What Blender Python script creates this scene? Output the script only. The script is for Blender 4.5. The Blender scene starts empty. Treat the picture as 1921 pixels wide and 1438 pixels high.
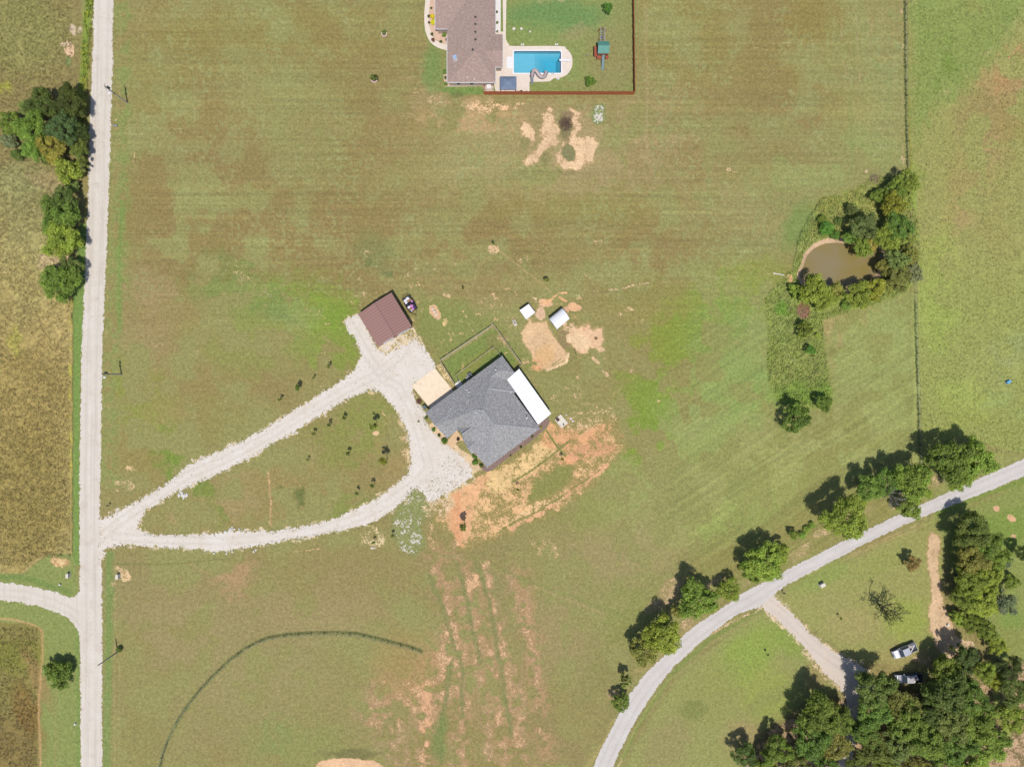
import bpy, bmesh, math, random
import numpy as np
from mathutils import Vector, Matrix
from mathutils.geometry import tessellate_polygon

random.seed(7)
scene = bpy.context.scene
COL = scene.collection

# ------------------------------------------------------------------ camera, sky, sun, exposure
S = 0.12                       # metres per photo pixel on the ground
CX, CY = 960.5, 719.0
H = 153.7                      # height of the drone
cam_d = bpy.data.cameras.new("camera")
cam = bpy.data.objects.new("camera", cam_d)
COL.objects.link(cam)
cam.location = (0, 0, H)
cam.rotation_euler = (0, 0, 0)
cam_d.sensor_fit = 'HORIZONTAL'
cam_d.sensor_width = 36.0
cam_d.lens = 36.0 * H / (1921 * S)
cam_d.clip_start = 1.0
cam_d.clip_end = 8000.0
scene.camera = cam

SUN_EL = math.radians(68.5)
sh = Vector((-0.16, 1.0)).normalized()          # where shadows fall on the ground
sun_dir = Vector((-sh.x * math.cos(SUN_EL), -sh.y * math.cos(SUN_EL), math.sin(SUN_EL)))
world = bpy.data.worlds.new("World")
scene.world = world
world.use_nodes = True
wn = world.node_tree.nodes
sky = wn.new("ShaderNodeTexSky")
sky.sky_type = 'NISHITA'
sky.sun_disc = False
sky.sun_elevation = SUN_EL
sky.sun_rotation = math.atan2(sun_dir.x, sun_dir.y)
bg = wn["Background"]
bg.inputs[1].default_value = 0.11
world.node_tree.links.new(sky.outputs[0], bg.inputs[0])
sun_d = bpy.data.lights.new("sun", 'SUN')
sun_d.energy = 3.9
sun_d.angle = math.radians(0.5)
sun_d.color = (1.0, 0.955, 0.88)
sun = bpy.data.objects.new("sun", sun_d)
COL.objects.link(sun)
sun.location = (30, -60, 120)
sun.rotation_euler = (-sun_dir).to_track_quat('-Z', 'Y').to_euler()
scene.view_settings.view_transform = 'Standard'
scene.view_settings.look = 'None'
scene.view_settings.exposure = 0.6
scene.view_settings.gamma = 1.0
scene.cycles.max_bounces = 8
scene.cycles.diffuse_bounces = 3
scene.cycles.transparent_max_bounces = 8

# ------------------------------------------------------------------ helpers
KALB = (2.12, 2.12, 2.03)         # display-linear value a sunlit white surface would reach, per channel
def s2l(v):
    v = v / 255.0
    return v / 12.92 if v <= 0.04045 else ((v + 0.055) / 1.055) ** 2.4
def C(r, g, b, k=1.0):
    """albedo of a surface that shows as (r,g,b) when fully sunlit"""
    return tuple(min(0.9, k * s2l(v) / q) for v, q in zip((r, g, b), KALB)) + (1.0,)

def P(px, py, z=0.0):
    f = S * (H - z) / H
    return Vector(((px - CX) * f, (CY - py) * f, z))

def tag(o, label=None, cat=None, group=None, kind=None):
    if label: o['label'] = label
    if cat: o['category'] = cat
    if group: o['group'] = group
    if kind: o['kind'] = kind
    return o

def empty(name, loc, rz=0.0, label=None, cat=None, group=None, scale=1.0):
    o = bpy.data.objects.new(name, None)
    o.empty_display_size = 0.3
    COL.objects.link(o)
    o.location = loc
    o.rotation_euler = (0, 0, rz)
    o.scale = (scale,) * 3
    return tag(o, label, cat, group)

def link(name, me, mat=None, parent=None):
    o = bpy.data.objects.new(name, me)
    COL.objects.link(o)
    if mat is not None:
        if isinstance(mat, (list, tuple)):
            for m in mat: me.materials.append(m)
        elif len(me.materials) == 0:
            me.materials.append(mat)
    if parent is not None:
        o.parent = parent
    return o

class MB:
    """collects shapes into one mesh"""
    def __init__(s): s.v = []; s.f = []; s.m = []
    def add(s, vs, fs, mi=0):
        b = len(s.v)
        s.v += [tuple(v) for v in vs]
        s.f += [tuple(b + i for i in f) for f in fs]
        s.m += [mi] * len(fs)
        return s
    def box(s, c, d, rz=0.0, mi=0, taper=1.0, rx=0.0, ry=0.0):
        hx, hy, hz = d[0] / 2, d[1] / 2, d[2] / 2
        M = Matrix.Translation(c) @ Matrix.Rotation(rz, 4, 'Z') @ Matrix.Rotation(ry, 4, 'Y') @ Matrix.Rotation(rx, 4, 'X')
        vs = []
        for z in (-1, 1):
            t = taper if z > 0 else 1.0
            for x, y in ((-1, -1), (1, -1), (1, 1), (-1, 1)):
                vs.append(M @ Vector((x * hx * t, y * hy * t, z * hz)))
        s.add(vs, [(3, 2, 1, 0), (4, 5, 6, 7), (0, 1, 5, 4), (1, 2, 6, 5), (2, 3, 7, 6), (3, 0, 4, 7)], mi)
        return s
    def tube(s, pts, rad, n=8, mi=0, cap=True):
        pts = [Vector(p) for p in pts]
        if not isinstance(rad, (list, tuple)): rad = [rad] * len(pts)
        vs = []; fs = []
        up = Vector((0.13, 0.27, 0.95))
        for i, p in enumerate(pts):
            d = (pts[min(i + 1, len(pts) - 1)] - pts[max(i - 1, 0)]).normalized()
            a = d.cross(up)
            if a.length < 1e-3: a = d.cross(Vector((1, 0, 0)))
            a.normalize(); b = d.cross(a).normalized()
            for k in range(n):
                t = 2 * math.pi * k / n
                vs.append(p + (a * math.cos(t) + b * math.sin(t)) * rad[i])
        for i in range(len(pts) - 1):
            for k in range(n):
                k2 = (k + 1) % n
                fs.append((i * n + k, i * n + k2, (i + 1) * n + k2, (i + 1) * n + k))
        if cap:
            fs.append(tuple(range(n)))
            fs.append(tuple(range((len(pts) - 1) * n, len(pts) * n))[::-1])
        s.add(vs, fs, mi)
        return s
    def lathe(s, c, prof, n=20, mi=0):
        """prof: list of (r,z)"""
        c = Vector(c); vs = []; fs = []
        for r, z in prof:
            for k in range(n):
                t = 2 * math.pi * k / n
                vs.append(c + Vector((r * math.cos(t), r * math.sin(t), z)))
        for i in range(len(prof) - 1):
            for k in range(n):
                k2 = (k + 1) % n
                fs.append((i * n + k, i * n + k2, (i + 1) * n + k2, (i + 1) * n + k))
        fs.append(tuple(range(n))[::-1])
        fs.append(tuple(range((len(prof) - 1) * n, len(prof) * n)))
        s.add(vs, fs, mi)
        return s
    def prism(s, pts, z0, z1, mi=0):
        """pts: list of Vector/tuples (x,y), ccw or cw"""
        n = len(pts)
        a = sum(pts[i][0] * pts[(i + 1) % n][1] - pts[(i + 1) % n][0] * pts[i][1] for i in range(n))
        if a < 0: pts = list(pts)[::-1]
        vs = [(p[0], p[1], z0) for p in pts] + [(p[0], p[1], z1) for p in pts]
        fs = [tuple(range(n))[::-1], tuple(range(n, 2 * n))]
        fs += [(i, (i + 1) % n, n + (i + 1) % n, n + i) for i in range(n)]
        s.add(vs, fs, mi)
        return s
    def mesh(s, name):
        me = bpy.data.meshes.new(name)
        me.from_pydata(s.v, [], s.f)
        if any(s.m): me.polygons.foreach_set('material_index', s.m)
        me.update()
        return me
    def build(s, name, mat, parent=None, smooth=False, bevel=0.0):
        me = s.mesh(name)
        if bevel > 0:
            bm = bmesh.new(); bm.from_mesh(me)
            bmesh.ops.bevel(bm, geom=bm.edges[:] , offset=bevel, segments=1, affect='EDGES', clamp_overlap=True)
            bm.to_mesh(me); bm.free()
        if smooth: me.polygons.foreach_set('use_smooth', [True] * len(me.polygons))
        return link(name, me, mat, parent)

def copy_tree(o, parent=None):
    c = o.copy()
    COL.objects.link(c)
    if parent is not None: c.parent = parent
    for ch in list(o.children):
        copy_tree(ch, c)
    return c

# ---- materials
def new_mat(name):
    m = bpy.data.materials.new(name)
    m.use_nodes = True
    nt = m.node_tree
    return m, nt, nt.nodes, nt.links, nt.nodes["Principled BSDF"]

def N(nodes, t, **kw):
    n = nodes.new(t)
    for k, v in kw.items(): setattr(n, k, v)
    return n

def noisy(name, col, rough=0.85, amp=0.12, scale=3.0, detail=4.0, col2=None, spec=0.3, metal=0.0, bump=0.0, stretch=None, fine=0.0):
    """plain surface with procedural variation: col -> col2 by noise"""
    m, nt, nd, lk, bs = new_mat(name)
    tc = N(nd, "ShaderNodeTexCoord")
    vec = tc.outputs['Object']
    if stretch:
        mp = N(nd, "ShaderNodeMapping"); mp.inputs['Scale'].default_value = stretch
        lk.new(vec, mp.inputs[0]); vec = mp.outputs[0]
    nz = N(nd, "ShaderNodeTexNoise")
    nz.inputs['Scale'].default_value = scale
    nz.inputs['Detail'].default_value = detail
    lk.new(vec, nz.inputs['Vector'])
    rp = N(nd, "ShaderNodeValToRGB")
    c2 = col2 if col2 else tuple(c * (1 - amp * 2) for c in col[:3]) + (1,)
    c1 = col if col2 else tuple(min(1, c * (1 + amp)) for c in col[:3]) + (1,)
    rp.color_ramp.elements[0].position = 0.32
    rp.color_ramp.elements[1].position = 0.68
    rp.color_ramp.elements[0].color = c2
    rp.color_ramp.elements[1].color = c1
    lk.new(nz.outputs['Fac'], rp.inputs[0])
    out = rp.outputs[0]
    if fine > 0:
        n2 = N(nd, "ShaderNodeTexNoise"); n2.inputs['Scale'].default_value = scale * 9; n2.inputs['Detail'].default_value = 2
        lk.new(vec, n2.inputs['Vector'])
        mr = N(nd, "ShaderNodeMapRange"); mr.inputs[1].default_value = 0.3; mr.inputs[2].default_value = 0.7
        mr.inputs[3].default_value = 1 - fine; mr.inputs[4].default_value = 1 + fine
        lk.new(n2.outputs['Fac'], mr.inputs[0])
        vm = N(nd, "ShaderNodeVectorMath", operation='SCALE')
        lk.new(out, vm.inputs[0]); lk.new(mr.outputs[0], vm.inputs['Scale'])
        out = vm.outputs[0]
    lk.new(out, bs.inputs['Base Color'])
    bs.inputs['Roughness'].default_value = rough
    bs.inputs['Metallic'].default_value = metal
    bs.inputs['Specular IOR Level'].default_value = spec
    if bump > 0:
        bp = N(nd, "ShaderNodeBump"); bp.inputs['Strength'].default_value = bump; bp.inputs['Distance'].default_value = 0.05
        lk.new(nz.outputs['Fac'], bp.inputs['Height']); lk.new(bp.outputs[0], bs.inputs['Normal'])
    return m

# ---- numpy value noise in pixel space
def vnoise(x, y, scale, seed, octv=3, gain=0.5):
    out = np.zeros(np.shape(x), dtype=np.float64); amp = 1.0; tot = 0.0
    for o in range(octv):
        rs = np.random.RandomState(seed * 31 + o * 7 + 1)
        g = rs.rand(256, 256)
        u = x / scale + 1000.3 + 17.7 * o; v = y / scale + 1000.7 + 9.1 * o
        iu = np.floor(u).astype(int); iv = np.floor(v).astype(int)
        fu = u - iu; fv = v - iv
        fu = fu * fu * (3 - 2 * fu); fv = fv * fv * (3 - 2 * fv)
        a = g[iv & 255, iu & 255]; b = g[iv & 255, (iu + 1) & 255]
        c = g[(iv + 1) & 255, iu & 255]; d = g[(iv + 1) & 255, (iu + 1) & 255]
        out += amp * (a + (b - a) * fu + (c - a) * fv + (a - b - c + d) * fu * fv)
        tot += amp; amp *= gain; scale *= 0.5
    return out / tot
# ------------------------------------------------------------------ the ground: one sheet with painted cover
dx = 2.0
xs = np.concatenate([[-60000, -20000, -8000, -3000, -1200, -600, -350, -220, -150], np.arange(-110, 2032, dx),
                     [2070, 2140, 2270, 2500, 3100, 5000, 10000, 22000, 60000]])
ys = np.concatenate([[-60000, -20000, -8000, -3000, -1200, -600, -350, -220, -150], np.arange(-110, 1550, dx),
                     [1590, 1660, 1800, 2050, 2700, 4500, 9500, 22000, 60000]])
GX, GY = np.meshgrid(xs, ys)
NH, NW = GX.shape
WX = vnoise(GX, GY, 14, 1, 3) - 0.5
WY = vnoise(GX, GY, 14, 2, 3) - 0.5
N5 = vnoise(GX, GY, 6, 3, 2)
N12 = vnoise(GX, GY, 13, 4, 3)
N40 = vnoise(GX, GY, 45, 5, 4, 0.55)
N120 = vnoise(GX, GY, 130, 6, 4, 0.55)

def dirn(ang, long_, short_, seed, octv=2):
    a = math.radians(ang)
    u = GX * math.cos(a) + GY * math.sin(a); v = -GX * math.sin(a) + GY * math.cos(a)
    return vnoise(u / long_ * short_, v, short_, seed, octv)

col = np.zeros((NH, NW, 3)); soil = np.zeros((NH, NW)); grav = np.zeros((NH, NW)); straw = np.zeros((NH, NW))
soilc = np.zeros((NH, NW, 3)); soilc[:] = (222, 172, 128)
rough = np.full((NH, NW), 0.05); zoff = np.zeros((NH, NW))

def sst(t): 
    t = np.clip(t, 0, 1); return t * t * (3 - 2 * t)
def bbox(x0, x1, y0, y1):
    i0, i1 = np.searchsorted(xs, (x0, x1)); j0, j1 = np.searchsorted(ys, (y0, y1))
    return slice(max(j0 - 1, 0), j1 + 1), slice(max(i0 - 1, 0), i1 + 1)
def d_blob(b, cx, cy, rx, ry, ang, warp):
    X = GX[b] + WX[b] * warp; Y = GY[b] + WY[b] * warp
    a = math.radians(ang)
    u = (X - cx) * math.cos(a) + (Y - cy) * math.sin(a); v = -(X - cx) * math.sin(a) + (Y - cy) * math.cos(a)
    return (np.sqrt((u / rx) ** 2 + (v / ry) ** 2) - 1) * min(rx, ry)
def seg_d(X, Y, pts, closed=False):
    d = np.full(X.shape, 1e9)
    n = len(pts)
    for i in range(n if closed else n - 1):
        ax, ay = pts[i][:2]; bx, by = pts[(i + 1) % n][:2]
        ux, uy = bx - ax, by - ay; L = ux * ux + uy * uy + 1e-9
        t = np.clip(((X - ax) * ux + (Y - ay) * uy) / L, 0, 1)
        d = np.minimum(d, (X - ax - t * ux) ** 2 + (Y - ay - t * uy) ** 2)
    return np.sqrt(d)
def inside(X, Y, pts):
    r = np.zeros(X.shape, bool); n = len(pts)
    for i in range(n):
        ax, ay = pts[i]; bx, by = pts[(i + 1) % n]
        if ay == by: continue
        c = ((ay > Y) != (by > Y)) & (X < (bx - ax) * (Y - ay) / (by - ay) + ax)
        r ^= c
    return r
def put(b, d, f, c=None, a=1.0, so=None, sc=None, g=None, st=None, ro=None, brk=0.0, brks=None, z=None):
    """blend cover inside distance field d with feather f"""
    al = sst(0.5 - d / f) * a
    if brk > 0:
        nn = (brks if brks is not None else N12)[b]
        al = al * sst((nn - 0.5) * 3.2 / max(brk, .05) * 0.5 + (1 - brk))
    A = al[..., None]
    if c is not None: col[b] = col[b] * (1 - A) + np.array(c, float) * A
    if sc is not None: soilc[b] = soilc[b] * (1 - np.minimum(1, A * 2)) + np.array(sc, float) * np.minimum(1, A * 2)
    if so is not None: soil[b] = soil[b] * (1 - al) + so * al
    if g is not None: grav[b] = grav[b] * (1 - al) + g * al
    if st is not None: straw[b] = straw[b] * (1 - al) + st * al
    if ro is not None: rough[b] = rough[b] * (1 - al) + ro * al
    if z is not None: zoff[b] = zoff[b] * (1 - al) + z * al
def blob(cx, cy, rx, ry, ang=0, f=None, warp=20, **k):
    R = max(rx, ry) * 1.1 + (f or 0.6 * min(rx, ry)) + warp
    b = bbox(cx - R, cx + R, cy - R, cy + R)
    f = f if f else 0.9 * min(rx, ry)
    put(b, d_blob(b, cx, cy, rx, ry, ang, warp), f, **k)
def line(pts, w, f=None, warp=4, **k):
    f = f if f else w * 0.8 + 1.5
    R = w + f + warp + 4
    b = bbox(min(p[0] for p in pts) - R, max(p[0] for p in pts) + R, min(p[1] for p in pts) - R, max(p[1] for p in pts) + R)
    put(b, seg_d(GX[b] + WX[b] * warp, GY[b] + WY[b] * warp, pts) - w / 2, f, **k)
def poly(pts, f=8, warp=10, **k):
    R = f + warp + 4
    b = bbox(min(p[0] for p in pts) - R, max(p[0] for p in pts) + R, min(p[1] for p in pts) - R, max(p[1] for p in pts) + R)
    X = GX[b] + WX[b] * warp; Y = GY[b] + WY[b] * warp
    d = seg_d(X, Y, pts, True); d = np.where(inside(X, Y, pts), -d, d)
    put(b, d, f, **k)

GREEN = np.array((149, 150, 90.)); BROWN = np.array((148, 130, 80.)); TAN = np.array((170, 148, 106.))
# base field: green and brown mixed by noise
w = sst((N40 * 0.5 + N120 * 0.5 - 0.5) * 3.0 + 0.5)[..., None]
col[:] = GREEN * (1 - w) + (BROWN * 0.55 + GREEN * 0.45) * w
straw[:] = 0.2

# -- large tints of the mown fields (cx, cy, rx, ry, angle, colour, strength)
brown = (148, 130, 80); tan = (172, 154, 108); grn = (146, 153, 90); brt = (132, 160, 62); dgr = (112, 140, 74); olive = (146, 142, 78)
for t in [
    (330, 120, 90, 110, 0, olive, .6), (480, 60, 130, 50, 0, olive, .6), (420, 240, 120, 100, 0, brown, .55), (640, 60, 120, 50, 0, olive, .5),
    (660, 120, 110, 60, 20, brown, .35), (700, 240, 90, 60, 60, brown, .6), (560, 190, 110, 80, 0, grn, .45), (580, 300, 60, 60, 0, grn, .6),
    (330, 330, 100, 70, 0, brown, .5), (380, 420, 150, 90, 0, brown, .75), (560, 400, 160, 60, 0, brown, .45), (300, 560, 70, 120, 0, brown, .6),
    (330, 640, 110, 70, 0, tan, .4), (280, 540, 50, 40, 0, tan, .5), (430, 610, 110, 70, 0, olive, .5), (420, 700, 130, 60, 10, brown, .5),
    (640, 430, 110, 60, 30, brown, .55), (600, 480, 120, 50, 0, brown, .55), (820, 420, 150, 60, 0, brown, .55), (960, 440, 210, 70, 0, brown, .8),
    (1180, 440, 130, 80, 0, brown, .75), (1110, 380, 240, 40, 0, olive, .6), (800, 500, 120, 60, 0, brown, .4), (900, 540, 110, 60, 0, tan, .25),
    (900, 300, 120, 60, 0, grn, .3), (1100, 410, 80, 70, 0, grn, .4), (1060, 480, 110, 30, 0, grn, .2), (1290, 480, 90, 60, 0, brown, .35),
    (1280, 300, 110, 100, 0, tan, .35), (1160, 260, 120, 70, 0, tan, .55), (1320, 90, 120, 120, 0, olive, .7), (1460, 70, 100, 120, 0, brown, .45),
    (1420, 230, 130, 90, 0, brown, .4), (1530, 90, 60, 110, 0, (146, 134, 62), .5), (1540, 210, 50, 60, 0, brown, .6), (1340, 350, 140, 60, 0, brown, .3),
    (1470, 320, 120, 60, 0, (150, 158, 96), .6), (1620, 170, 80, 190, 0, (150, 158, 94), .8), (1660, 60, 30, 100, 0, (142, 154, 92), .6),
    (1600, 210, 50, 40, 0, (162, 156, 92), .5), (1560, 300, 150, 50, -10, (146, 160, 92), .7), (1400, 430, 120, 60, 0, (152, 150, 92), .6),
    (950, 240, 220, 60, 0, tan, .45), (820, 200, 110, 30, 20, tan, .55), (1000, 330, 170, 50, 0, tan, .45), (880, 220, 100, 26, 0, (206, 168, 120), .5),
    (420, 520, 60, 46, 0, dgr, .7), (470, 560, 110, 60, 20, (128, 152, 76), .75), (560, 560, 80, 50, 0, (126, 158, 60), .7), (620, 630, 60, 70, 0, (122, 162, 50), .8),
    (480, 640, 120, 60, 0, (140, 152, 78), .7), (600, 580, 60, 40, 0, (126, 164, 50), .55), (560, 590, 40, 30, 0, (150, 162, 100), .6), (520, 575, 40, 24, 0, (112, 142, 78), .5),
    (280, 760, 44, 90, -30, (134, 156, 56), .8), (330, 850, 34, 60, -40, (112, 148, 52), .9), (350, 750, 90, 60, 0, (150, 140, 82), .5),
    (430, 780, 70, 50, 0, olive, .5), (260, 860, 50, 60, 0, (150, 138, 78), .6), (310, 780, 30, 30, 0, tan, .3),
    (250, 920, 30, 40, 20, (140, 148, 70), .5),
    # inside the driveway loop
    (520, 930, 150, 50, -10, (152, 138, 84), .8), (440, 930, 40, 40, 0, tan, .5), (360, 975, 34, 34, 0, (190, 162, 112), .5), (560, 880, 100, 40, -20, (156, 142, 86), .6),
    (640, 830, 90, 50, -30, (136, 146, 72), .7), (700, 790, 60, 50, 0, (138, 150, 72), .6), (390, 930, 20, 50, -20, (112, 146, 54), .8), (560, 934, 40, 12, 5, (96, 116, 58), .8),
    (640, 960, 70, 20, -15, (126, 150, 66), .7), (740, 850, 30, 60, 0, (180, 150, 100), .35),
    # south fields
    (300, 1120, 120, 80, 0, (150, 142, 92), .8), (560, 1100, 240, 60, 0, (152, 140, 88), .8), (400, 1250, 220, 120, -30, (152, 144, 94), .8),
    (440, 1080, 30, 40, -20, (186, 150, 112), .6), (420, 1060, 60, 24, 0, (176, 148, 108), .4), (560, 1330, 180, 90, 0, (150, 146, 92), .7),
    (270, 1340, 50, 90, 0, (144, 142, 82), .7), (560, 1400, 100, 50, 0, (142, 150, 84), .7), (520, 1380, 30, 30, 0, (128, 152, 84), .5), (640, 1290, 100, 60, 0, (148, 142, 84), .5),
    (880, 1060, 150, 50, 0, (146, 138, 84), .6), (730, 1080, 130, 50, 0, (150, 140, 88), .5), (1030, 1080, 160, 80, -10, (146, 142, 90), .8),
    (1160, 1000, 150, 80, -30, (156, 148, 92), .6), (1250, 1010, 110, 60, -30, (158, 146, 98), .6), (1130, 1160, 120, 80, -20, (140, 150, 80), .7), (1050, 1200, 80, 60, 0, (150, 140, 92), .5),
    (1110, 1300, 90, 120, 20, (142, 142, 84), .8), (1060, 1380, 80, 60, 0, (150, 136, 90), .6),
    # east of the house
    (1150, 900, 140, 70, -20, (138, 146, 76), .8), (1040, 740, 80, 60, 40, (140, 146, 80), .5), (1300, 860, 200, 120, -30, (152, 162, 94), .9), (1230, 740, 70, 70, 0, (122, 158, 50), .9), (1200, 820, 40, 46, 0, (118, 152, 44), .85),
    (1100, 640, 90, 40, 0, (140, 142, 82), .5), (1180, 600, 110, 60, 0, (150, 142, 86), .5), (1260, 640, 80, 50, -30, (134, 152, 56), .7), (1320, 600, 110, 60, -40, (134, 154, 58), .8), (1220, 560, 90, 40, 0, (144, 140, 72), .5),
    (1390, 650, 90, 110, -30, (136, 158, 88), .85), (1420, 620, 30, 60, 0, (170, 160, 110), .3), (1350, 760, 120, 60, -20, (140, 162, 88), .8), (1410, 830, 60, 50, 0, (164, 152, 106), .4), (1300, 790, 60, 40, 0, (158, 156, 104), .5),
    (1400, 930, 130, 60, -30, (152, 160, 92), .8), (1340, 960, 60, 40, -30, (150, 168, 86), .7), (1420, 530, 60, 60, 0, (142, 152, 68), .6),
    (1640, 640, 90, 90, 0, (152, 162, 98), .9), (1640, 760, 100, 110, 0, (154, 162, 96), .9), (1560, 850, 100, 60, -20, (152, 158, 96), .8), (1650, 850, 80, 60, 0, (160, 160, 102), .6),
    (1590, 590, 50, 14, -14, (178, 150, 104), .5), (1560, 630, 16, 50, 10, (182, 152, 110), .7), (1570, 780, 30, 30, 20, (172, 152, 108), .5),
    (1480, 800, 40, 30, 0, (178, 154, 110), .4),
]:
    blob(t[0], t[1], t[2], t[3], t[4], f=0.9 * min(t[2], t[3]), warp=60, c=t[5], a=t[6] * (.78 if t[5][1] - t[5][0] > 20 else .98), brk=.22, brks=N40)

for t in [(1420, 880, 150, 60, -30, (164, 160, 102), .55), (1300, 930, 110, 50, -30, (162, 154, 102), .5), (1560, 800, 80, 60, -20, (166, 160, 106), .5), (1350, 690, 100, 50, -40, (150, 160, 96), .5), (1640, 700, 80, 120, 0, (160, 160, 102), .5), (1060, 1180, 60, 90, 10, (166, 148, 104), .5), (1130, 1060, 120, 50, -10, (162, 150, 104), .5), (330, 1180, 90, 60, 0, (162, 152, 104), .45), (600, 1150, 120, 40, 0, (164, 150, 104), .45), (500, 1280, 120, 50, 0, (160, 152, 102), .4), (520, 180, 90, 60, 0, (156, 162, 100), .6), (1250, 200, 100, 60, 0, (166, 152, 104), .45), (860, 330, 160, 50, 0, (160, 156, 100), .4), (1100, 320, 130, 40, 0, (168, 150, 106), .45), (1400, 380, 140, 40, 0, (160, 158, 100), .4)]:
    blob(t[0], t[1], t[2], t[3], t[4], f=1.2 * min(t[2], t[3]), warp=70, c=t[5], a=t[6], brk=.25, brks=N40)
# hard-edged brown patches of wilted grass, broken up by noise
bmask = np.zeros((NH, NW))
for t in [(300, 60, 60, 60), (640, 120, 70, 40), (700, 130, 60, 70), (660, 190, 90, 50), (720, 240, 90, 60), (420, 240, 110, 60), (480, 60, 130, 50), (420, 320, 130, 60), (330, 400, 110, 70), (620, 360, 130, 60),
          (940, 420, 150, 60), (1160, 430, 160, 60), (960, 500, 80, 50), (620, 440, 70, 60), (640, 490, 60, 40), (1500, 100, 90, 110), (1420, 30, 110, 60), (1350, 130, 90, 60), (1540, 210, 40, 50), (1400, 250, 120, 50), (1470, 180, 80, 80), (1300, 280, 110, 60),
          (400, 460, 150, 60), (580, 520, 90, 40), (1160, 470, 110, 40), (860, 480, 140, 50)]:
    b = bbox(t[0] - 260, t[0] + 260, t[1] - 200, t[1] + 200)
    bmask[b] = np.maximum(bmask[b], sst(0.9 - d_blob(b, t[0], t[1], t[2], t[3], 0, 50) / (0.9 * min(t[2], t[3]))))
hard = sst(((N40 - .5) * 1.3 + (N12 - .5) * .6 + (N5 - .5) * .8) * 5 + 0.4) * np.clip(bmask, 0, 1)
col[:] = col * (1 - 0.34 * hard[..., None]) + np.array((140, 126, 70.)) * 0.34 * hard[..., None]
# pale clover clumps between
clov = sst((N5 - .56) * 9) * sst((vnoise(GX, GY, 60, 21, 2) - .42) * 5) * ((GY < 560) & (GX > 240) & (GX < 1690))
col[:] = col * (1 - .45 * clov[..., None]) + np.array((158, 170, 110.)) * .45 * clov[..., None]
# mowing stripes
st1 = dirn(0, 220, 3.2, 31) - .5; st2 = dirn(-33, 160, 4.5, 32) - .5; st3 = dirn(90, 200, 3.5, 33) - .5
wN = sst((560 - GY) / 120) * (GX > 205) * (GX < 1700); wE = sst((GX - 1180) / 120) * sst((GY - 560) / 80) * (GX < 1725)
wR = (GX > 1705) * 1.0
col *= (1 + .13 * st1 * wN + .17 * st2 * wE + .17 * st3 * wR)[..., None]
st4 = dirn(0, 110, 2.4, 34) - .5
col *= (1 + .11 * st4 * (GY > 360) * (GY < 620) * (GX > 240) * (GX < 1450))[..., None]

# mower passes beside the lane, round the thicket and inside the fence
for k in range(9):
    q = -16 - 15 * k
    line([(1150 + q * .95, 1330 + q * .35), (1212 + q * .8, 1240 + q * .6), (1300 + q * .6, 1165 + q * .8), (1440 + q * .45, 1085 + q * .9), (1600 + q * .45, 1003 + q * .9), (1715 + q * .4, 950 + q * .92)], 4, f=5, warp=3, c=((132, 146, 78), (170, 164, 108))[k % 2], a=.22, brk=.3)
for k in range(7):
    q = 12 + 13 * k
    line([(1600, 352 - q * .8), (1520 - q * .5, 372 - q * .7), (1488 - q * .8, 450 - q * .3), (1440 - q * .9, 540 - q * .2), (1432 - q, 640), (1436 - q, 740), (1500 - q * .2, 780 + q)], 4, f=5, warp=3, c=((128, 146, 78), (168, 162, 106))[k % 2], a=.24, brk=.3)
for k in range(6):
    line([(1690 - 12 * k, 20), (1692 - 12 * k, 200), (1690 - 12 * k, 320 - 8 * k)], 4, f=5, warp=3, c=((130, 144, 78), (164, 158, 104))[k % 2], a=.24, brk=.3)
for pts in ([(250, 420), (700, 415), (1200, 425)], [(250, 428), (700, 423), (1200, 433)], [(420, 690), (640, 560), (900, 470), (1240, 400)], [(428, 696), (648, 567), (908, 477), (1246, 407)], [(980, 700), (1150, 640), (1420, 520)], [(560, 1050), (700, 1130), (790, 1190)], [(300, 1100), (520, 1090), (820, 1050)], [(300, 1107), (520, 1097), (820, 1057)]):
    line(pts, 2, f=3.5, warp=5, c=(172, 156, 108), a=.32, brk=.4)
# -- land west of the gravel road: tall meadow
poly([(-800, -800), (166, -800), (150, 170), (142, 420), (136, 600), (137, 1060), (60, 1090), (-800, 1076)], f=6, warp=8, c=(140, 131, 80), ro=.24, st=.1)
for t in [(40, 60, 90, 80, 0, (140, 144, 80), .7), (60, 430, 60, 160, 0, (142, 142, 88), .8), (40, 600, 50, 120, 0, (138, 128, 76), .6), (60, 760, 80, 120, 0, (130, 118, 66), .8), (50, 940, 80, 130, 0, (122, 112, 60), .85),
          (100, 620, 40, 60, 0, (150, 136, 84), .4), (30, 340, 50, 30, 0, (148, 152, 96), .6), (90, 340, 40, 14, 20, (176, 152, 116), .4), (100, 490, 30, 16, 0, (176, 156, 124), .6), (30, 640, 10, 30, 0, (150, 160, 60), .4), (10, 165, 16, 10, 0, (160, 168, 60), .7)]:
    blob(*t[:5], warp=30, c=t[5], a=t[6])
wM = sst((138 - GX) / 10) * (GY < 1075) * (GY > 330)
col *= (1 + .32 * (vnoise(GX + GY * .5, GY * 1.0, 5, 41, 2) - .5) * wM)[..., None]
for pts in [[(4, 22), (20, 40), (45, 55), (80, 60), (110, 40), (150, 22)], [(0, 34), (20, 50), (48, 66), (84, 68), (114, 46)], [(0, 60), (30, 92), (52, 130)], [(8, 50), (36, 84), (58, 124), (90, 130)], [(60, 70), (90, 82), (100, 110), (70, 118)], [(55, 136), (80, 128), (100, 148)]]:
    line(pts, 1.5, f=2.5, warp=2, c=(178, 172, 116), a=.55)
line([(174, -60), (164, 40), (158, 140), (152, 175)], 14, f=10, c=(128, 160, 56), a=.9, ro=.2)
line([(160, 150), (158, 220), (150, 300)], 9, f=8, c=(164, 168, 70), a=.8)
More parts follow.
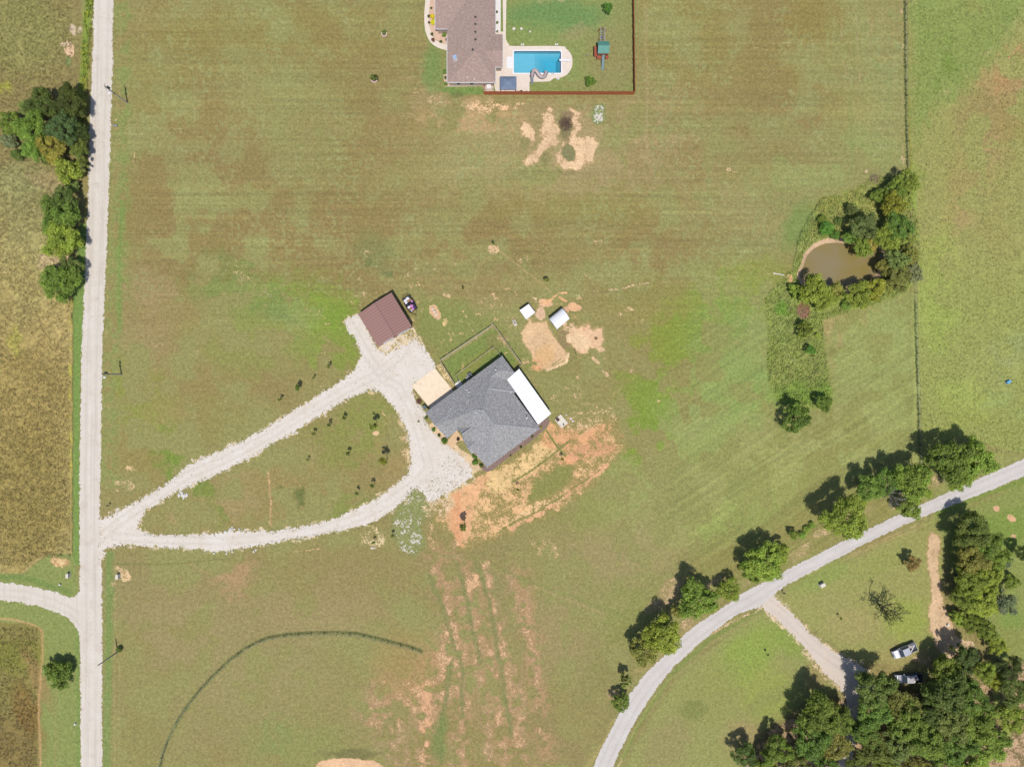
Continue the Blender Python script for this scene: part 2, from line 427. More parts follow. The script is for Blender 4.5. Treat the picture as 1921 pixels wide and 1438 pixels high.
line([(134, 470), (133, 640), (132, 760), (134, 960)], 5, f=4, warp=5, c=(166, 172, 54), a=.75, brk=.7)
blob(138, 56, 6, 12, -10, f=3, warp=8, c=(190, 172, 154), so=.9, sc=(200, 180, 158))
blob(151, 56, 4, 7, 20, f=3, warp=8, so=.8, sc=(200, 180, 158))
blob(128, 92, 9, 16, -30, f=3, warp=8, so=1, sc=(214, 170, 140)); blob(121, 84, 8, 5, 0, f=3, warp=6, so=.9, sc=(206, 176, 152))
blob(130, 114, 6, 9, 0, f=4, warp=8, c=(120, 150, 90), a=.7)
poly([(150, 420), (137, 560), (137, 1060), (149, 1060), (150, 720), (158, 560), (164, 420)], f=2.5, warp=2, c=(120, 154, 74), ro=.05)
line([(137, 560), (136.5, 1060)], 1.6, f=2, warp=2, c=(84, 92, 44), a=.7)
# the lawn round the lower side drive
poly([(-800, 1076), (40, 1076), (90, 1040), (137, 1040), (150, 1120), (150, 1700), (76, 1700), (80, 1180), (40, 1166), (-800, 1160)], f=5, warp=5, c=(138, 154, 84), ro=.05)
blob(110, 1052, 18, 8, 25, f=4, c=(200, 160, 110), so=.55, sc=(226, 190, 130)); line([(82, 1040), (40, 1076)], 3, c=(160, 140, 100), a=.6)
line([(-20, 1078), (60, 1086), (130, 1112)], 10, f=8, c=(112, 144, 72), a=.7)
line([(146, 1180), (148, 1440)], 8, f=6, c=(122, 152, 76), a=.8)
poly([(-800, 1162), (50, 1168), (80, 1180), (79, 1240), (74, 1300), (70, 1360), (68, 1700), (-800, 1700)], f=2.5, warp=4, c=(142, 136, 74), ro=.22, st=.15)
for t in [(30, 1230, 50, 30, 0, (134, 140, 56), .7), (20, 1400, 60, 60, 0, (138, 120, 70), .7), (50, 1330, 20, 50, -20, (140, 108, 56), .6), (70, 1270, 14, 60, -25, (158, 132, 84), .7)]:
    blob(*t[:5], warp=20, c=t[5], a=t[6])
line([(-20, 1157), (30, 1162), (60, 1170), (80, 1182), (80, 1230), (72, 1320), (77, 1440)], 3.5, f=4, warp=3, c=(206, 164, 112), a=.8, so=.45)
line([(106, 1290), (104, 1440)], 3, f=4, c=(170, 150, 100), a=.4)

# -- verge east of the gravel road
line([(228, -60), (228, 200), (224, 360), (214, 540), (208, 720), (206, 900)], 34, f=22, warp=16, c=(136, 154, 84), a=.7, brk=.3)
line([(240, 0), (236, 300), (236, 560)], 8, f=10, warp=14, c=(126, 152, 76), a=.4, brk=.5)
line([(224, 620), (224, 480), (230, 380)], 10, f=7, c=(116, 156, 72), a=.55)
line([(206, 1040), (204, 1200), (200, 1440)], 14, f=10, warp=6, c=(122, 152, 80), a=.8)
for x0, am in ((216, .5), (222, .3)):
    line([(x0 + 4, 20), (x0, 260), (x0 - 6, 380), (x0 - 14, 560), (x0 - 16, 720), (x0 - 14, 930)], 2.0, f=2.6, warp=4, c=(196, 168, 116), so=.42, a=am + .1, brk=.75, brks=N5)
line([(216, 1050), (216, 1180), (214, 1300), (216, 1440)], 2, f=3, warp=4, c=(190, 168, 116), a=.5, brk=.5)
line([(224, 1240), (222, 1440)], 1.6, f=2.4, warp=3, c=(196, 180, 126), a=.5, brk=.5)
line([(202, 1260), (201, 1400)], 2, f=3, warp=3, c=(206, 178, 122), a=.5, brk=.6)
line([(249, 240), (252, 290), (246, 330)], 2, f=3, warp=3, so=.6, brk=.5)
for px, py, r in [(233, 201, 3), (217, 226, 3), (220, 1065, 5), (235, 1082, 12), (213, 1094, 6), (222, 905, 8), (218, 920, 4), (240, 910, 14), (245, 880, 10), (222, 1068, 8), (232, 1072, 9)]:
    blob(px, py, r, r * .8, 0, f=3, warp=8, so=.62, sc=(226, 184, 138), a=.8)

# -- east meadow beyond the wire fence
poly([(1701, -800), (1704, 330), (1718, 420), (1722, 560), (1726, 700), (1732, 860), (1800, 820), (1921, 850), (3000, 700), (3000, -800)], f=3, warp=3, c=(152, 155, 88), ro=.08, st=.15)
line([(1960, 60), (1890, 190), (1840, 300), (1790, 400)], 60, f=50, warp=50, c=(166, 142, 96), a=.85, brk=.12, brks=N40)
poly([(1706, -100), (1921, -100), (1925, 20), (1860, 110), (1800, 170), (1760, 200), (1716, 260), (1706, 200)], f=40, warp=40, c=(130, 152, 76), a=.85)
for t in [(1760, 110, 34, 60, 20, (116, 144, 60), .7), (1880, 50, 50, 22, -35, (118, 142, 72), .7), (1810, 30, 40, 50, 0, (146, 150, 80), .6), (1900, 130, 40, 30, -40, (182, 140, 92), .6), (1868, 150, 30, 24, -40, (180, 142, 96), .5),
          (1830, 220, 40, 60, 20, (150, 134, 84), .6), (1900, 240, 40, 60, 0, (150, 140, 78), .6), (1800, 330, 60, 60, 0, (152, 152, 84), .6), (1720, 320, 14, 50, 0, (130, 154, 64), .5), (1870, 440, 40, 120, 0, (152, 148, 84), .5),
          (1760, 520, 40, 160, 0, (154, 168, 82), .6), (1840, 640, 40, 80, 0, (148, 150, 86), .5), (1900, 670, 40, 50, 0, (150, 156, 108), .6), (1890, 760, 50, 30, -15, (150, 164, 100), .6), (1800, 760, 50, 60, 0, (160, 170, 88), .6), (1840, 800, 90, 30, 0, (150, 152, 80), .5)]:
    blob(*t[:5], warp=40, c=t[5], a=t[6], brk=.3, brks=N40)
line([(1921, 80), (1900, 100), (1892, 108)], 3, f=3, warp=6, so=.75, sc=(214, 128, 84))
line([(1921, 20), (1890, 60), (1830, 125), (1790, 165), (1770, 178)], 5, f=5, warp=8, c=(176, 172, 124), a=.5, brk=.6)
for k in range(9):
    a0 = 18 + k * 9
    line([(1893 + math.cos(math.radians(t)) * a0 * 1.0, 716 + math.sin(math.radians(t)) * a0 * .8) for t in range(100 + 12 * k, 330 - 8 * k, 16)], 1.3, f=2.2, warp=3, c=(186, 182, 132), a=.4)
for x0 in (1722, 1733, 1741, 1800, 1828, 1862, 1890, 1907):
    line([(x0 - 4, 340 + (x0 % 7) * 30), (x0, 470), (x0 + 3, 700)], 1.4, f=2.4, warp=4, c=(180, 178, 118), a=.4, brk=.3)
line([(1712, 360), (1722, 520)], 12, f=8, warp=8, c=(124, 166, 58), a=.7)

# fence line of weeds
for pts in ([(1697, -40), (1698, 120), (1700, 240), (1703, 330)], [(1716, 560), (1718, 640), (1722, 760), (1726, 872)]):
    line(pts, 2.6, f=3, warp=4, c=(106, 118, 60), a=.45, ro=.15)
line([(1691, 0), (1692, 120), (1693, 240), (1695, 320)], 2.5, f=3, warp=4, c=(184, 160, 120), a=.6, brk=.5)
line([(1703, 170), (1708, 330)], 5, f=4, warp=5, c=(146, 150, 52), a=.6)
for px, py, r in [(1692, 20, 6), (1693, 90, 6), (1692, 300, 9), (1640, 290, 5), (1652, 276, 5), (1647, 289, 4), (1626, 322, 5), (1632, 345, 8)]:
    blob(px, py, r * .7, r, 0, f=3, warp=8, so=.55, sc=(218, 184, 148), a=.8)
for pts in ([(1577, 30), (1582, 100), (1590, 170)], [(1605, 30), (1610, 90), (1615, 170)], [(1632, 20), (1638, 60)]):
    line(pts, 2, f=3, warp=4, c=(192, 164, 128), a=.55, brk=.5)
line([(1594, 180), (1600, 300), (1590, 340), (1480, 356), (1440, 354)], 5, f=6, warp=4, c=(132, 150, 82), a=.5)

# -- pond thicket ground
poly([(1444, 548), (1470, 520), (1488, 500), (1496, 450), (1516, 410), (1540, 372), (1600, 356), (1640, 330), (1700, 330), (1726, 420), (1730, 520), (1690, 552), (1640, 570), (1590, 586), (1546, 600), (1545, 640), (1556, 700), (1560, 760), (1540, 768), (1470, 762), (1446, 730), (1438, 690), (1440, 620), (1434, 560)],
     f=7, warp=10, c=(144, 152, 80), ro=.3, st=.1)
for t in [(1470, 600, 24, 50, 0, (140, 148, 86), .7), (1490, 690, 44, 40, 0, (146, 148, 84), .6), (1500, 420, 24, 50, 30, (120, 148, 76), .8), (1560, 380, 40, 16, -10, (146, 150, 70), .7), (1620, 380, 50, 24, 0, (152, 158, 80), .7), (1470, 580, 12, 14, 0, (110, 156, 50), .8),
          (1530, 700, 26, 50, 0, (142, 146, 82), .6), (1500, 740, 50, 22, 0, (122, 152, 62), .7), (1545, 740, 12, 24, 0, (128, 156, 66), .7)]:
    blob(*t[:5], warp=20, c=t[5], a=t[6])
col *= (1 + .4 * (N5 - .5) * sst((GX - 1430) / 20) * (GX < 1730) * (GY > 350) * (GY < 770) * sst((rough - .2) * 8))[..., None]
blob(1480, 521, 7, 9, -20, f=3, warp=4, so=1, sc=(222, 160, 112)); line([(1440, 513), (1466, 515)], 2, f=2, so=.7)
line([(1488, 500), (1496, 450), (1516, 408), (1538, 374)], 3, f=3, warp=6, c=(92, 106, 56), a=.6)
blob(1508, 582, 13, 16, 0, f=5, warp=8, c=(150, 108, 78), so=.5, sc=(186, 140, 106))

# -- pond basin: the water itself stands in a hollow
POND = [(1503, 517), (1512, 496), (1517, 479), (1530, 465), (1549, 457), (1574, 455), (1600, 458), (1626, 460), (1648, 463), (1660, 474), (1656, 492), (1648, 508), (1640, 524), (1626, 536), (1598, 541), (1566, 541), (1536, 537), (1512, 531)]
poly(POND, f=16, warp=2, z=-1.5, so=1.0, sc=(196, 160, 130), c=(176, 146, 116), ro=.03)
bP = bbox(1470, 1700, 430, 580)
dP = seg_d(GX[bP], GY[bP], POND, True)
ring = (dP < 9) & ~inside(GX[bP], GY[bP], POND)
soil[bP] = np.where(ring, 1.0, soil[bP]); rough[bP] = np.where(ring, .03, rough[bP])
soilc[bP] = np.where(ring[..., None], np.array((196, 160, 132.)), soilc[bP])

# -- bare soil north-east of the house: pad, sheds, tracks
SO = (228, 182, 138); SP = (236, 186, 146); OR = (226, 150, 100); RD = (214, 138, 98); YE = (234, 190, 124)
poly([(976, 622), (994, 608), (1026, 604), (1030, 618), (1044, 640), (1058, 656), (1062, 670), (1046, 682), (1024, 692), (1012, 690), (1000, 672), (986, 646)], f=9, warp=8, so=.97, sc=SO, c=SO)
line([(1066, 664), (1062, 678), (1044, 688), (1026, 694)], 5, f=3, warp=4, so=.95, sc=(236, 196, 152)); line([(1060, 666), (1036, 684)], 2, f=2, warp=3, so=.2, c=(140, 136, 80))
for q in range(3): line([(1030 + 5 * q, 676 + 3 * q - 8), (1056 + 2 * q, 656 + 6 * q - 6)], 1.2, f=1.6, warp=1, sc=(196, 150, 116))
blob(1022, 668, 16, 22, 30, f=14, sc=(222, 168, 112), a=.5)
poly([(1064, 628), (1074, 616), (1090, 612), (1104, 608), (1112, 618), (1122, 616), (1132, 612), (1132, 640), (1124, 652), (1106, 650), (1104, 664), (1088, 664), (1076, 650), (1066, 640)], f=10, warp=14, so=.9, sc=SP, c=SP)
blob(1084, 640, 20, 16, 30, f=8, sc=(240, 200, 156), a=.6); blob(1118, 634, 3, 3, 0, f=2, warp=1, c=(120, 100, 70), so=.1); blob(1095, 618, 3, 3, 0, f=2, warp=2, so=.1)
blob(1128, 656, 8, 6, 40, f=4, warp=10, so=.8, sc=SP); blob(1116, 676, 10, 4, 40, f=3, warp=8, so=.75, sc=SP)
blob(1134, 672, 7, 3, 40, f=3, warp=8, so=.6, sc=SP); blob(1186, 695, 5, 4, 0, f=3, warp=5, so=.7, sc=SP); blob(1135, 700, 10, 5, 30, f=4, warp=12, so=.5, sc=SP)
blob(1014, 588, 9, 14, 10, f=3, warp=8, so=.95, sc=(226, 180, 150)); blob(1024, 568, 12, 8, 30, f=3, warp=8, so=.9, sc=(232, 170, 130)); blob(1058, 588, 14, 9, -40, f=4, warp=8, so=.85, sc=(224, 160, 126))
line([(1022, 566), (1036, 560), (1046, 550), (1064, 548)], 5, f=3, warp=6, so=.8, sc=(238, 168, 112)); line([(1050, 558), (1062, 566)], 5, f=3, warp=4, so=.8, sc=OR); line([(1040, 572), (1056, 570)], 3, f=3, warp=4, so=.6, sc=OR)
blob(1078, 577, 11, 8, 20, f=4, warp=12, so=.85, sc=(230, 166, 122)); line([(1076, 592), (1090, 608)], 2.5, f=2.5, warp=4, so=.7, sc=OR)
line([(1000, 560), (1010, 568), (1008, 560)], 4, f=4, warp=10, so=.5, sc=(220, 180, 150)); line([(1000, 600), (992, 606), (990, 600)], 6, f=5, warp=10, so=.55, sc=SO)
blob(1062, 612, 20, 12, 10, f=6, warp=14, so=.5, sc=(220, 176, 140)); blob(1060, 636, 14, 18, 0, f=8, c=(150, 132, 94), a=.8)
blob(1004, 690, 14, 6, 10, f=4, warp=10, so=.55, sc=OR); blob(1002, 676, 4, 3, 0, f=2, warp=4, so=.8, sc=OR); blob(1010, 676, 4, 3, 0, f=2, warp=4, so=.8, sc=OR)
line([(1098, 545), (1160, 541), (1200, 533), (1245, 529)], 4, f=4, warp=8, so=.56, sc=(226, 180, 146), brk=.4, brks=N5); line([(1245, 529), (1330, 522), (1400, 517), (1440, 514)], 2, f=3, warp=4, c=(186, 166, 120), a=.5, brk=.4, brks=N5)
line([(926, 462), (965, 492), (1000, 520), (1034, 548)], 2.5, f=4, warp=3, c=(188, 162, 110), a=.7); blob(926, 468, 10, 9, 0, f=5, warp=14, so=.55, sc=SO); line([(924, 470), (900, 500), (885, 526)], 2.5, f=4, warp=3, c=(180, 158, 106), a=.5)
blob(840, 553, 8, 6, 0, f=4, warp=10, so=.6, sc=SO); blob(834, 608, 7, 5, 0, f=3, warp=10, so=.7, sc=YE); blob(836, 600, 5, 8, 0, f=4, warp=10, so=.5, sc=YE)
for px, py, r in [(690, 478, 8), (700, 500, 6), (683, 470, 5), (750, 560, 5), (742, 514, 6), (768, 513, 5), (762, 530, 7), (805, 560, 6), (792, 582, 4), (770, 600, 6), (1140, 460, 6), (1125, 456, 6), (1165, 590, 6), (1200, 600, 8), (1180, 580, 6), (1140, 500, 5)]:
    blob(px, py, r * 1.4, r, 0, f=4, warp=12, so=.42, sc=(226, 184, 140), a=.8)
poly([(804, 574), (812, 570), (820, 574), (826, 586), (827, 597), (822, 601), (816, 597), (806, 586)], f=2, warp=3, so=1, sc=(222, 170, 130), c=SO)
blob(700, 470, 40, 30, 40, f=30, c=(112, 142, 80), a=.35); blob(690, 495, 10, 6, 0, f=8, c=(104, 124, 70), a=.6); blob(726, 515, 12, 8, 0, f=8, c=(104, 128, 74), a=.6)
# yard round the house fence
poly([(776, 618), (826, 676), (853, 720), (975, 690), (1000, 690), (930, 600), (860, 560), (790, 560)], f=30, warp=20, c=(132, 146, 76), a=.8)
poly([(830, 677), (926, 613), (972, 680), (950, 690), (854, 718)], f=6, warp=4, c=(124, 146, 72), a=.9)
blob(930, 640, 16, 24, 40, f=10, c=(140, 126, 82), a=.4); blob(890, 680, 40, 10, -33, f=8, c=(142, 146, 70), a=.7)
line([(830, 676), (926, 612)], 3.5, f=2, warp=1.5, c=(176, 158, 118), a=.8); line([(926, 612), (976, 684)], 2.5, f=2, warp=1.5, c=(176, 150, 110), a=.7)
poly([(818, 684), (828, 680), (856, 724), (846, 732)], f=3, warp=6, so=.5, sc=(232, 196, 146), c=(168, 156, 100))

# north burn-pile patch
for pts in ([(976, 222), (990, 228), (1006, 240), (1004, 260), (994, 280), (980, 250)], [(1016, 212), (1034, 204), (1042, 228), (1052, 252), (1050, 262), (1030, 280), (1012, 300), (992, 312), (982, 304), (1000, 286), (1014, 262)],
            [(1066, 204), (1090, 212), (1094, 230), (1080, 260), (1110, 252), (1122, 268), (1112, 304), (1080, 320), (1040, 312), (1040, 290), (1056, 262), (1070, 240)]):
    poly(pts, f=11, warp=20, so=.72, sc=(236, 192, 150), c=(196, 164, 120))
blob(1060, 240, 10, 26, -8, f=8, warp=10, so=.05, c=(112, 112, 74)); blob(1066, 286, 14, 16, -10, f=6, warp=8, so=.0, c=(110, 124, 80)); blob(1066, 222, 8, 12, 0, f=6, c=(110, 90, 76), a=.7, so=.1)
blob(1025, 296, 10, 12, 0, f=6, warp=8, so=.1, c=(130, 132, 80)); blob(985, 270, 10, 12, 0, f=5, so=.1, warp=8, c=(140, 140, 84))
blob(1050, 250, 80, 60, 0, f=40, c=(170, 150, 106), a=.4)
blob(930, 200, 56, 9, 0, f=8, warp=16, so=.46, sc=(238, 184, 138)); blob(920, 206, 30, 8, 0, f=6, warp=14, so=.5, sc=(238, 184, 138)); blob(830, 190, 60, 10, 15, f=10, warp=20, so=.38, sc=(228, 184, 140))
blob(962, 306, 16, 6, 10, f=6, warp=14, so=.4); blob(970, 196, 20, 6, 0, f=6, warp=12, so=.35)
blob(1124, 214, 14, 18, 0, f=8, warp=14, c=(126, 148, 86), g=.52)
for px, py, r in [(766, 120, 8), (770, 132, 6), (514, 236, 5), (452, 512, 16), (455, 522, 18), (580, 578, 14), (300, 648, 12), (360, 662, 16), (1300, 265, 14), (1325, 240, 12), (1370, 320, 14)]:
    blob(px, py, r, r * .5, 0, f=5, warp=14, so=.4, sc=(232, 190, 144), a=.7)
for pts in ([(210, 250), (300, 252), (350, 249)], [(480, 341), (555, 343)], [(1440, 82), (1500, 79), (1545, 75)], [(1440, 173), (1560, 172)], [(1300, 98), (1350, 95)], [(1395, 85), (1440, 94)]):
    line(pts, 1.4, f=2.2, warp=3, c=(212, 196, 146), a=.6, brk=.75, brks=N5)

# orange soil south-east of the house
poly([(850, 905), (880, 888), (910, 880), (960, 862), (1010, 826), (1030, 800), (1060, 790), (1110, 780), (1150, 786), (1166, 810), (1168, 840), (1140, 880), (1090, 930), (1000, 980), (950, 1000), (880, 1024), (858, 1026), (820, 980), (816, 940)], f=26, warp=22, so=.53, sc=(230, 170, 116), c=(158, 144, 86))
poly([(905, 888), (940, 880), (1000, 840), (1010, 830), (1030, 836), (1040, 850), (1000, 880), (960, 910), (930, 930)], f=10, warp=16, so=.66, sc=YE)
poly([(832, 940), (850, 912), (880, 895), (920, 890), (900, 920), (890, 950), (880, 1000), (870, 1024), (852, 1020), (838, 980)], f=10, warp=12, so=.78, sc=(228, 160, 112))
poly([(846, 920), (858, 910), (868, 970), (866, 1024), (850, 1000)], f=8, warp=8, so=.92, sc=(224, 144, 98))
blob(1080, 812, 60, 26, -10, f=14, warp=24, so=.58, sc=OR); blob(1072, 860, 34, 9, -38, f=6, warp=8, so=.8, sc=(222, 142, 96)); blob(1112, 845, 40, 14, -12, f=8, warp=14, so=.6, sc=RD)
line([(1140, 872), (1100, 900), (1050, 938), (1010, 966), (960, 990)], 7, f=6, warp=8, so=.72, sc=(220, 150, 110)); line([(1050, 932), (1008, 952), (960, 978)], 12, f=8, warp=10, so=.5, sc=(234, 184, 130))
line([(1130, 878), (1060, 926), (1010, 958), (960, 982), (930, 1000)], 2, f=2.5, warp=3, c=(120, 132, 70), so=.05, a=.8)
line([(1026, 808), (1040, 830), (1060, 856)], 2.5, f=2, warp=1.5, c=(112, 130, 64), so=0, a=.9); line([(1070, 824), (1040, 850), (1000, 880), (960, 905)], 2.5, f=2, warp=1.5, c=(116, 132, 66), so=0, a=.85)
poly([(1000, 905), (1050, 870), (1080, 880), (1060, 910), (1020, 935), (990, 945)], f=16, warp=16, so=.12, c=(140, 144, 78))
blob(930, 950, 40, 20, -25, f=10, warp=12, so=.5, sc=(232, 176, 118)); blob(1120, 780, 40, 14, -10, f=8, warp=16, so=.45, sc=SO)
line([(1108, 770), (1150, 742), (1170, 720)], 2.5, f=3, warp=5, c=(186, 158, 112), a=.5)
blob(1090, 760, 50, 40, 0, f=30, so=.3, sc=SO, c=(148, 146, 86), a=.7); blob(1056, 730, 30, 40, 30, f=20, so=.3, sc=SO, a=.7)
blob(1237, 752, 5, 4, 0, f=3, so=.6, warp=6); blob(1192, 790, 10, 8, 0, f=6, so=.38, warp=10)
blob(905, 1080, 44, 24, -30, f=14, warp=20, so=.42, sc=(222, 160, 118)); blob(1000, 1010, 40, 14, -25, f=12, warp=20, so=.38, sc=(222, 168, 120)); blob(1030, 1030, 20, 24, 20, f=8, warp=16, so=.36)
# mulch strip
# south: orange rain-wash stripes
for pts, w_, a_, c_ in [([(812, 1050), (828, 1110), (852, 1180), (864, 1250), (868, 1330), (862, 1440)], 22, .5, (220, 158, 116)), ([(850, 1030), (868, 1120), (892, 1200), (906, 1300), (920, 1440)], 14, .46, (222, 160, 118)),
                    ([(880, 1080), (884, 1130), (908, 1190), (930, 1260), (938, 1340), (950, 1440)], 14, .5, (224, 154, 110)), ([(914, 1060), (930, 1140), (944, 1230), (966, 1330), (976, 1440)], 13, .5, (222, 150, 108)),
                    ([(960, 1080), (980, 1160), (1004, 1240), (1012, 1320), (1020, 1400)], 16, .44, (216, 160, 118)), ([(984, 1090), (990, 1170), (1010, 1260)], 10, .4, (218, 150, 112)),
                    ([(720, 1300), (760, 1320), (800, 1290), (838, 1240)], 46, .5, (216, 152, 104)), ([(836, 1180), (842, 1250), (830, 1310), (800, 1350), (800, 1438)], 22, .56, (222, 158, 114)),
                    ([(800, 1290), (802, 1360), (790, 1440), (795, 1500)], 12, .9, (222, 136, 92)), ([(700, 1340), (740, 1380), (750, 1420)], 40, .42, (224, 170, 120)), ([(970, 1260), (975, 1340), (985, 1440)], 18, .46, (218, 150, 110))]:
    line(pts, w_ * 1.25, f=w_ * 1.5, warp=22, so=min(a_ * .86, .62), sc=tuple(.6 * q + .4 * r for q, r in zip(c_, (206, 172, 136))), c=(170, 146, 108), a=.9, brk=.2)
for pts, w_ in (([(820, 1030), (850, 1150), (868, 1260), (866, 1450)], 44), ([(880, 1060), (915, 1200), (945, 1330), (960, 1450)], 60), ([(975, 1080), (1000, 1200), (1015, 1330), (1030, 1450)], 40), ([(720, 1330), (780, 1300), (830, 1230)], 80), ([(810, 1250), (800, 1450)], 40)):
    line(pts, w_, f=w_ * .9, warp=24, c=(184, 146, 108), a=.55, brk=.15)
for pts in ([(806, 1080), (828, 1130), (850, 1200), (868, 1260), (866, 1340)], [(858, 1060), (876, 1120), (884, 1170), (900, 1240)], [(900, 1060), (920, 1140), (934, 1220), (948, 1310), (960, 1380)], [(848, 1240), (838, 1300), (826, 1360), (830, 1430)]):
    line(pts, 7, f=7, warp=8, so=.05, c=(128, 136, 82), a=.75)
blob(826, 1380, 12, 44, 8, f=10, so=0, c=(122, 140, 76), a=.8)
poly([(592, 1438), (606, 1424), (650, 1420), (700, 1426), (722, 1440), (724, 1600), (590, 1600)], f=4, warp=6, so=1, sc=(228, 176, 138), c=SO); blob(660, 1412, 60, 8, 0, f=6, c=(112, 112, 70), a=.6)
blob(760, 1250, 60, 60, 0, f=50, c=(172, 144, 90), a=.5)
line([(820, 1040), (900, 1050), (990, 1090), (1080, 1120), (1170, 1155), (1190, 1166)], 5, f=6, warp=4, c=(134, 144, 80), a=.5); line([(1000, 1098), (1060, 1122), (1130, 1150)], 2.5, f=3, warp=3, c=(182, 158, 118), a=.5)
line([(480, 1046), (560, 1034), (640, 1024), (720, 1008)], 2.5, f=3, warp=3, so=.55, sc=(214, 160, 112), brk=.4); line([(200, 1058), (330, 1057), (440, 1046)], 2.5, f=3, warp=2, c=(112, 118, 64), a=.5)
line([(503, 885), (508, 940), (507, 985)], 3.5, f=4, warp=3, so=.45, sc=(222, 176, 130), c=(186, 154, 108)); line([(584, 840), (586, 880)], 2, f=3, warp=3, c=(186, 158, 108), a=.6); line([(722, 800), (732, 830)], 2, f=2.5, c=(100, 112, 60), a=.4)
line([(652, 815), (672, 860), (680, 880)], 3, f=3, warp=4, so=.4, brk=.4)
blob(705, 812, 7, 5, 0, f=3, warp=6, so=.8, sc=SO); blob(760, 830, 12, 50, -6, f=10, warp=14, so=.42, sc=(228, 186, 140)); blob(710, 932, 20, 8, -20, f=6, warp=10, so=.5, sc=SO); blob(690, 736, 22, 4, 5, f=5, warp=8, so=.65, sc=(232, 180, 124))
# mounded gravel heap grown over and gravel strewn beside the drive
poly([(764, 928), (780, 914), (800, 934), (806, 960), (790, 985), (800, 1020), (780, 1044), (756, 1030), (738, 1005), (735, 975), (740, 955)], f=14, warp=12, c=(138, 148, 88), g=.42, so=.2)
blob(770, 1015, 26, 22, 10, f=12, warp=12, g=.47); blob(700, 1010, 24, 22, 0, f=14, warp=14, so=.4, sc=(220, 196, 148)); blob(820, 950, 30, 18, -20, f=12, warp=12, so=.5, sc=(224, 186, 150), g=.3)
blob(812, 1010, 10, 30, -10, f=8, warp=10, so=.4); blob(700, 1028, 8, 3, 0, f=3, g=.6, warp=4)

# north house: yard
poly([(800, -120), (796, 60), (812, 92), (836, 96), (832, 176), (1192, 176), (1192, -120)], f=10, warp=8, c=(138, 156, 86), a=.9, ro=.04, st=.08)
for t in [(1040, 30, 90, 30, 0, (104, 148, 84), .85), (1000, 60, 60, 20, 0, (130, 156, 84), .6), (1150, 110, 50, 60, 0, (150, 142, 92), .7), (1080, 60, 30, 14, -20, (160, 150, 106), .5), (1110, 160, 60, 10, 0, (150, 146, 92), .6), (1170, 30, 24, 60, 0, (142, 150, 90), .6), (812, 130, 20, 40, 0, (116, 150, 78), .8), (880, 170, 60, 7, 0, (116, 152, 76), .9), (860, 176, 14, 5, 0, (112, 122, 70), .7)]:
    blob(*t[:5], warp=16, c=t[5], a=t[6])
for x_, y_, r_ in ((1108, 158, 14), (1141, 22, 14), (1036, 0, 30), (1010, 0, 14)):
    blob(x_, y_, r_, 7, 0, f=6, warp=8, so=.42, sc=(226, 186, 150), a=.8)
line([(1212, 10), (1214, 172), (1212, 300)], 5, f=6, warp=4, c=(178, 158, 114), a=.4, so=.2)

# -- south-east: lawns along the paved lane
poly([(1112, 1700), (1170, 1440), (1210, 1370), (1260, 1285), (1330, 1220), (1400, 1165), (1440, 1145), (1500, 1200), (1560, 1290), (1480, 1700)], f=12, warp=8, c=(150, 157, 90), a=.95, ro=.05)
for t in [(1400, 1230, 80, 40, -40, (140, 168, 70), .8), (1330, 1300, 70, 50, -50, (148, 154, 86), .7), (1440, 1300, 50, 50, 0, (150, 166, 76), .7), (1250, 1400, 60, 40, -60, (152, 142, 94), .6), (1400, 1390, 40, 40, 0, (172, 148, 106), .6), (1300, 1330, 24, 16, 0, (120, 134, 70), .6), (1480, 1200, 20, 40, -30, (132, 162, 66), .6), (1530, 1270, 20, 30, 0, (160, 140, 90), .6), (1440, 1310, 60, 12, -30, (140, 150, 84), .6)]:
    blob(*t[:5], warp=24, c=t[5], a=t[6])
line([(1160, 1438), (1190, 1370), (1225, 1312), (1258, 1270)], 2.4, f=2.6, warp=3, c=(218, 198, 140), a=.85); line([(1100, 1438), (1130, 1400), (1154, 1350)], 8, f=7, warp=6, c=(176, 164, 100), a=.6)
line([(1168, 1420), (1206, 1345), (1262, 1262), (1330, 1200), (1400, 1158), (1428, 1144)], 7, f=5, warp=4, c=(122, 146, 68), a=.7)
poly([(1480, 1105), (1560, 1066), (1660, 1018), (1750, 985), (1780, 1000), (1770, 1060), (1762, 1130), (1760, 1200), (1700, 1250), (1620, 1240), (1550, 1200), (1490, 1150), (1466, 1124)], f=12, warp=10, c=(155, 159, 90), a=.95, ro=.05)
for t in [(1600, 1170, 50, 30, 0, (166, 158, 100), .6), (1700, 1160, 40, 40, 0, (150, 170, 72), .7), (1540, 1080, 60, 20, -25, (138, 162, 78), .7), (1560, 1130, 40, 20, 0, (156, 156, 94), .6), (1700, 1230, 60, 20, 0, (166, 154, 96), .6), (1640, 1060, 60, 20, -25, (146, 160, 80), .6)]:
    blob(*t[:5], warp=20, c=t[5], a=t[6])
poly([(1745, 1000), (1762, 1010), (1760, 1060), (1770, 1140), (1800, 1200), (1790, 1240), (1760, 1220), (1742, 1170), (1748, 1100), (1740, 1040)], f=10, warp=12, so=.82, sc=(214, 176, 140), c=(190, 154, 112))
blob(1745, 1240, 40, 12, 10, f=10, warp=12, so=.5, sc=(214, 172, 132)); blob(1815, 1215, 24, 14, 30, f=8, warp=10, so=.7, sc=(216, 178, 146))
poly([(1760, 985), (1921, 900), (3000, 800), (3000, 1260), (1921, 1260), (1870, 1230), (1800, 1100)], f=16, warp=14, c=(138, 154, 78), a=.95, ro=.1)
for t in [(1880, 1000, 60, 40, -20, (120, 152, 60), .7), (1900, 1180, 24, 50, 0, (140, 148, 76), .7), (1780, 965, 60, 10, -25, (140, 158, 74), .6), (1898, 1160, 22, 20, 0, (112, 158, 62), .5)]:
    blob(*t[:5], warp=20, c=t[5], a=t[6])
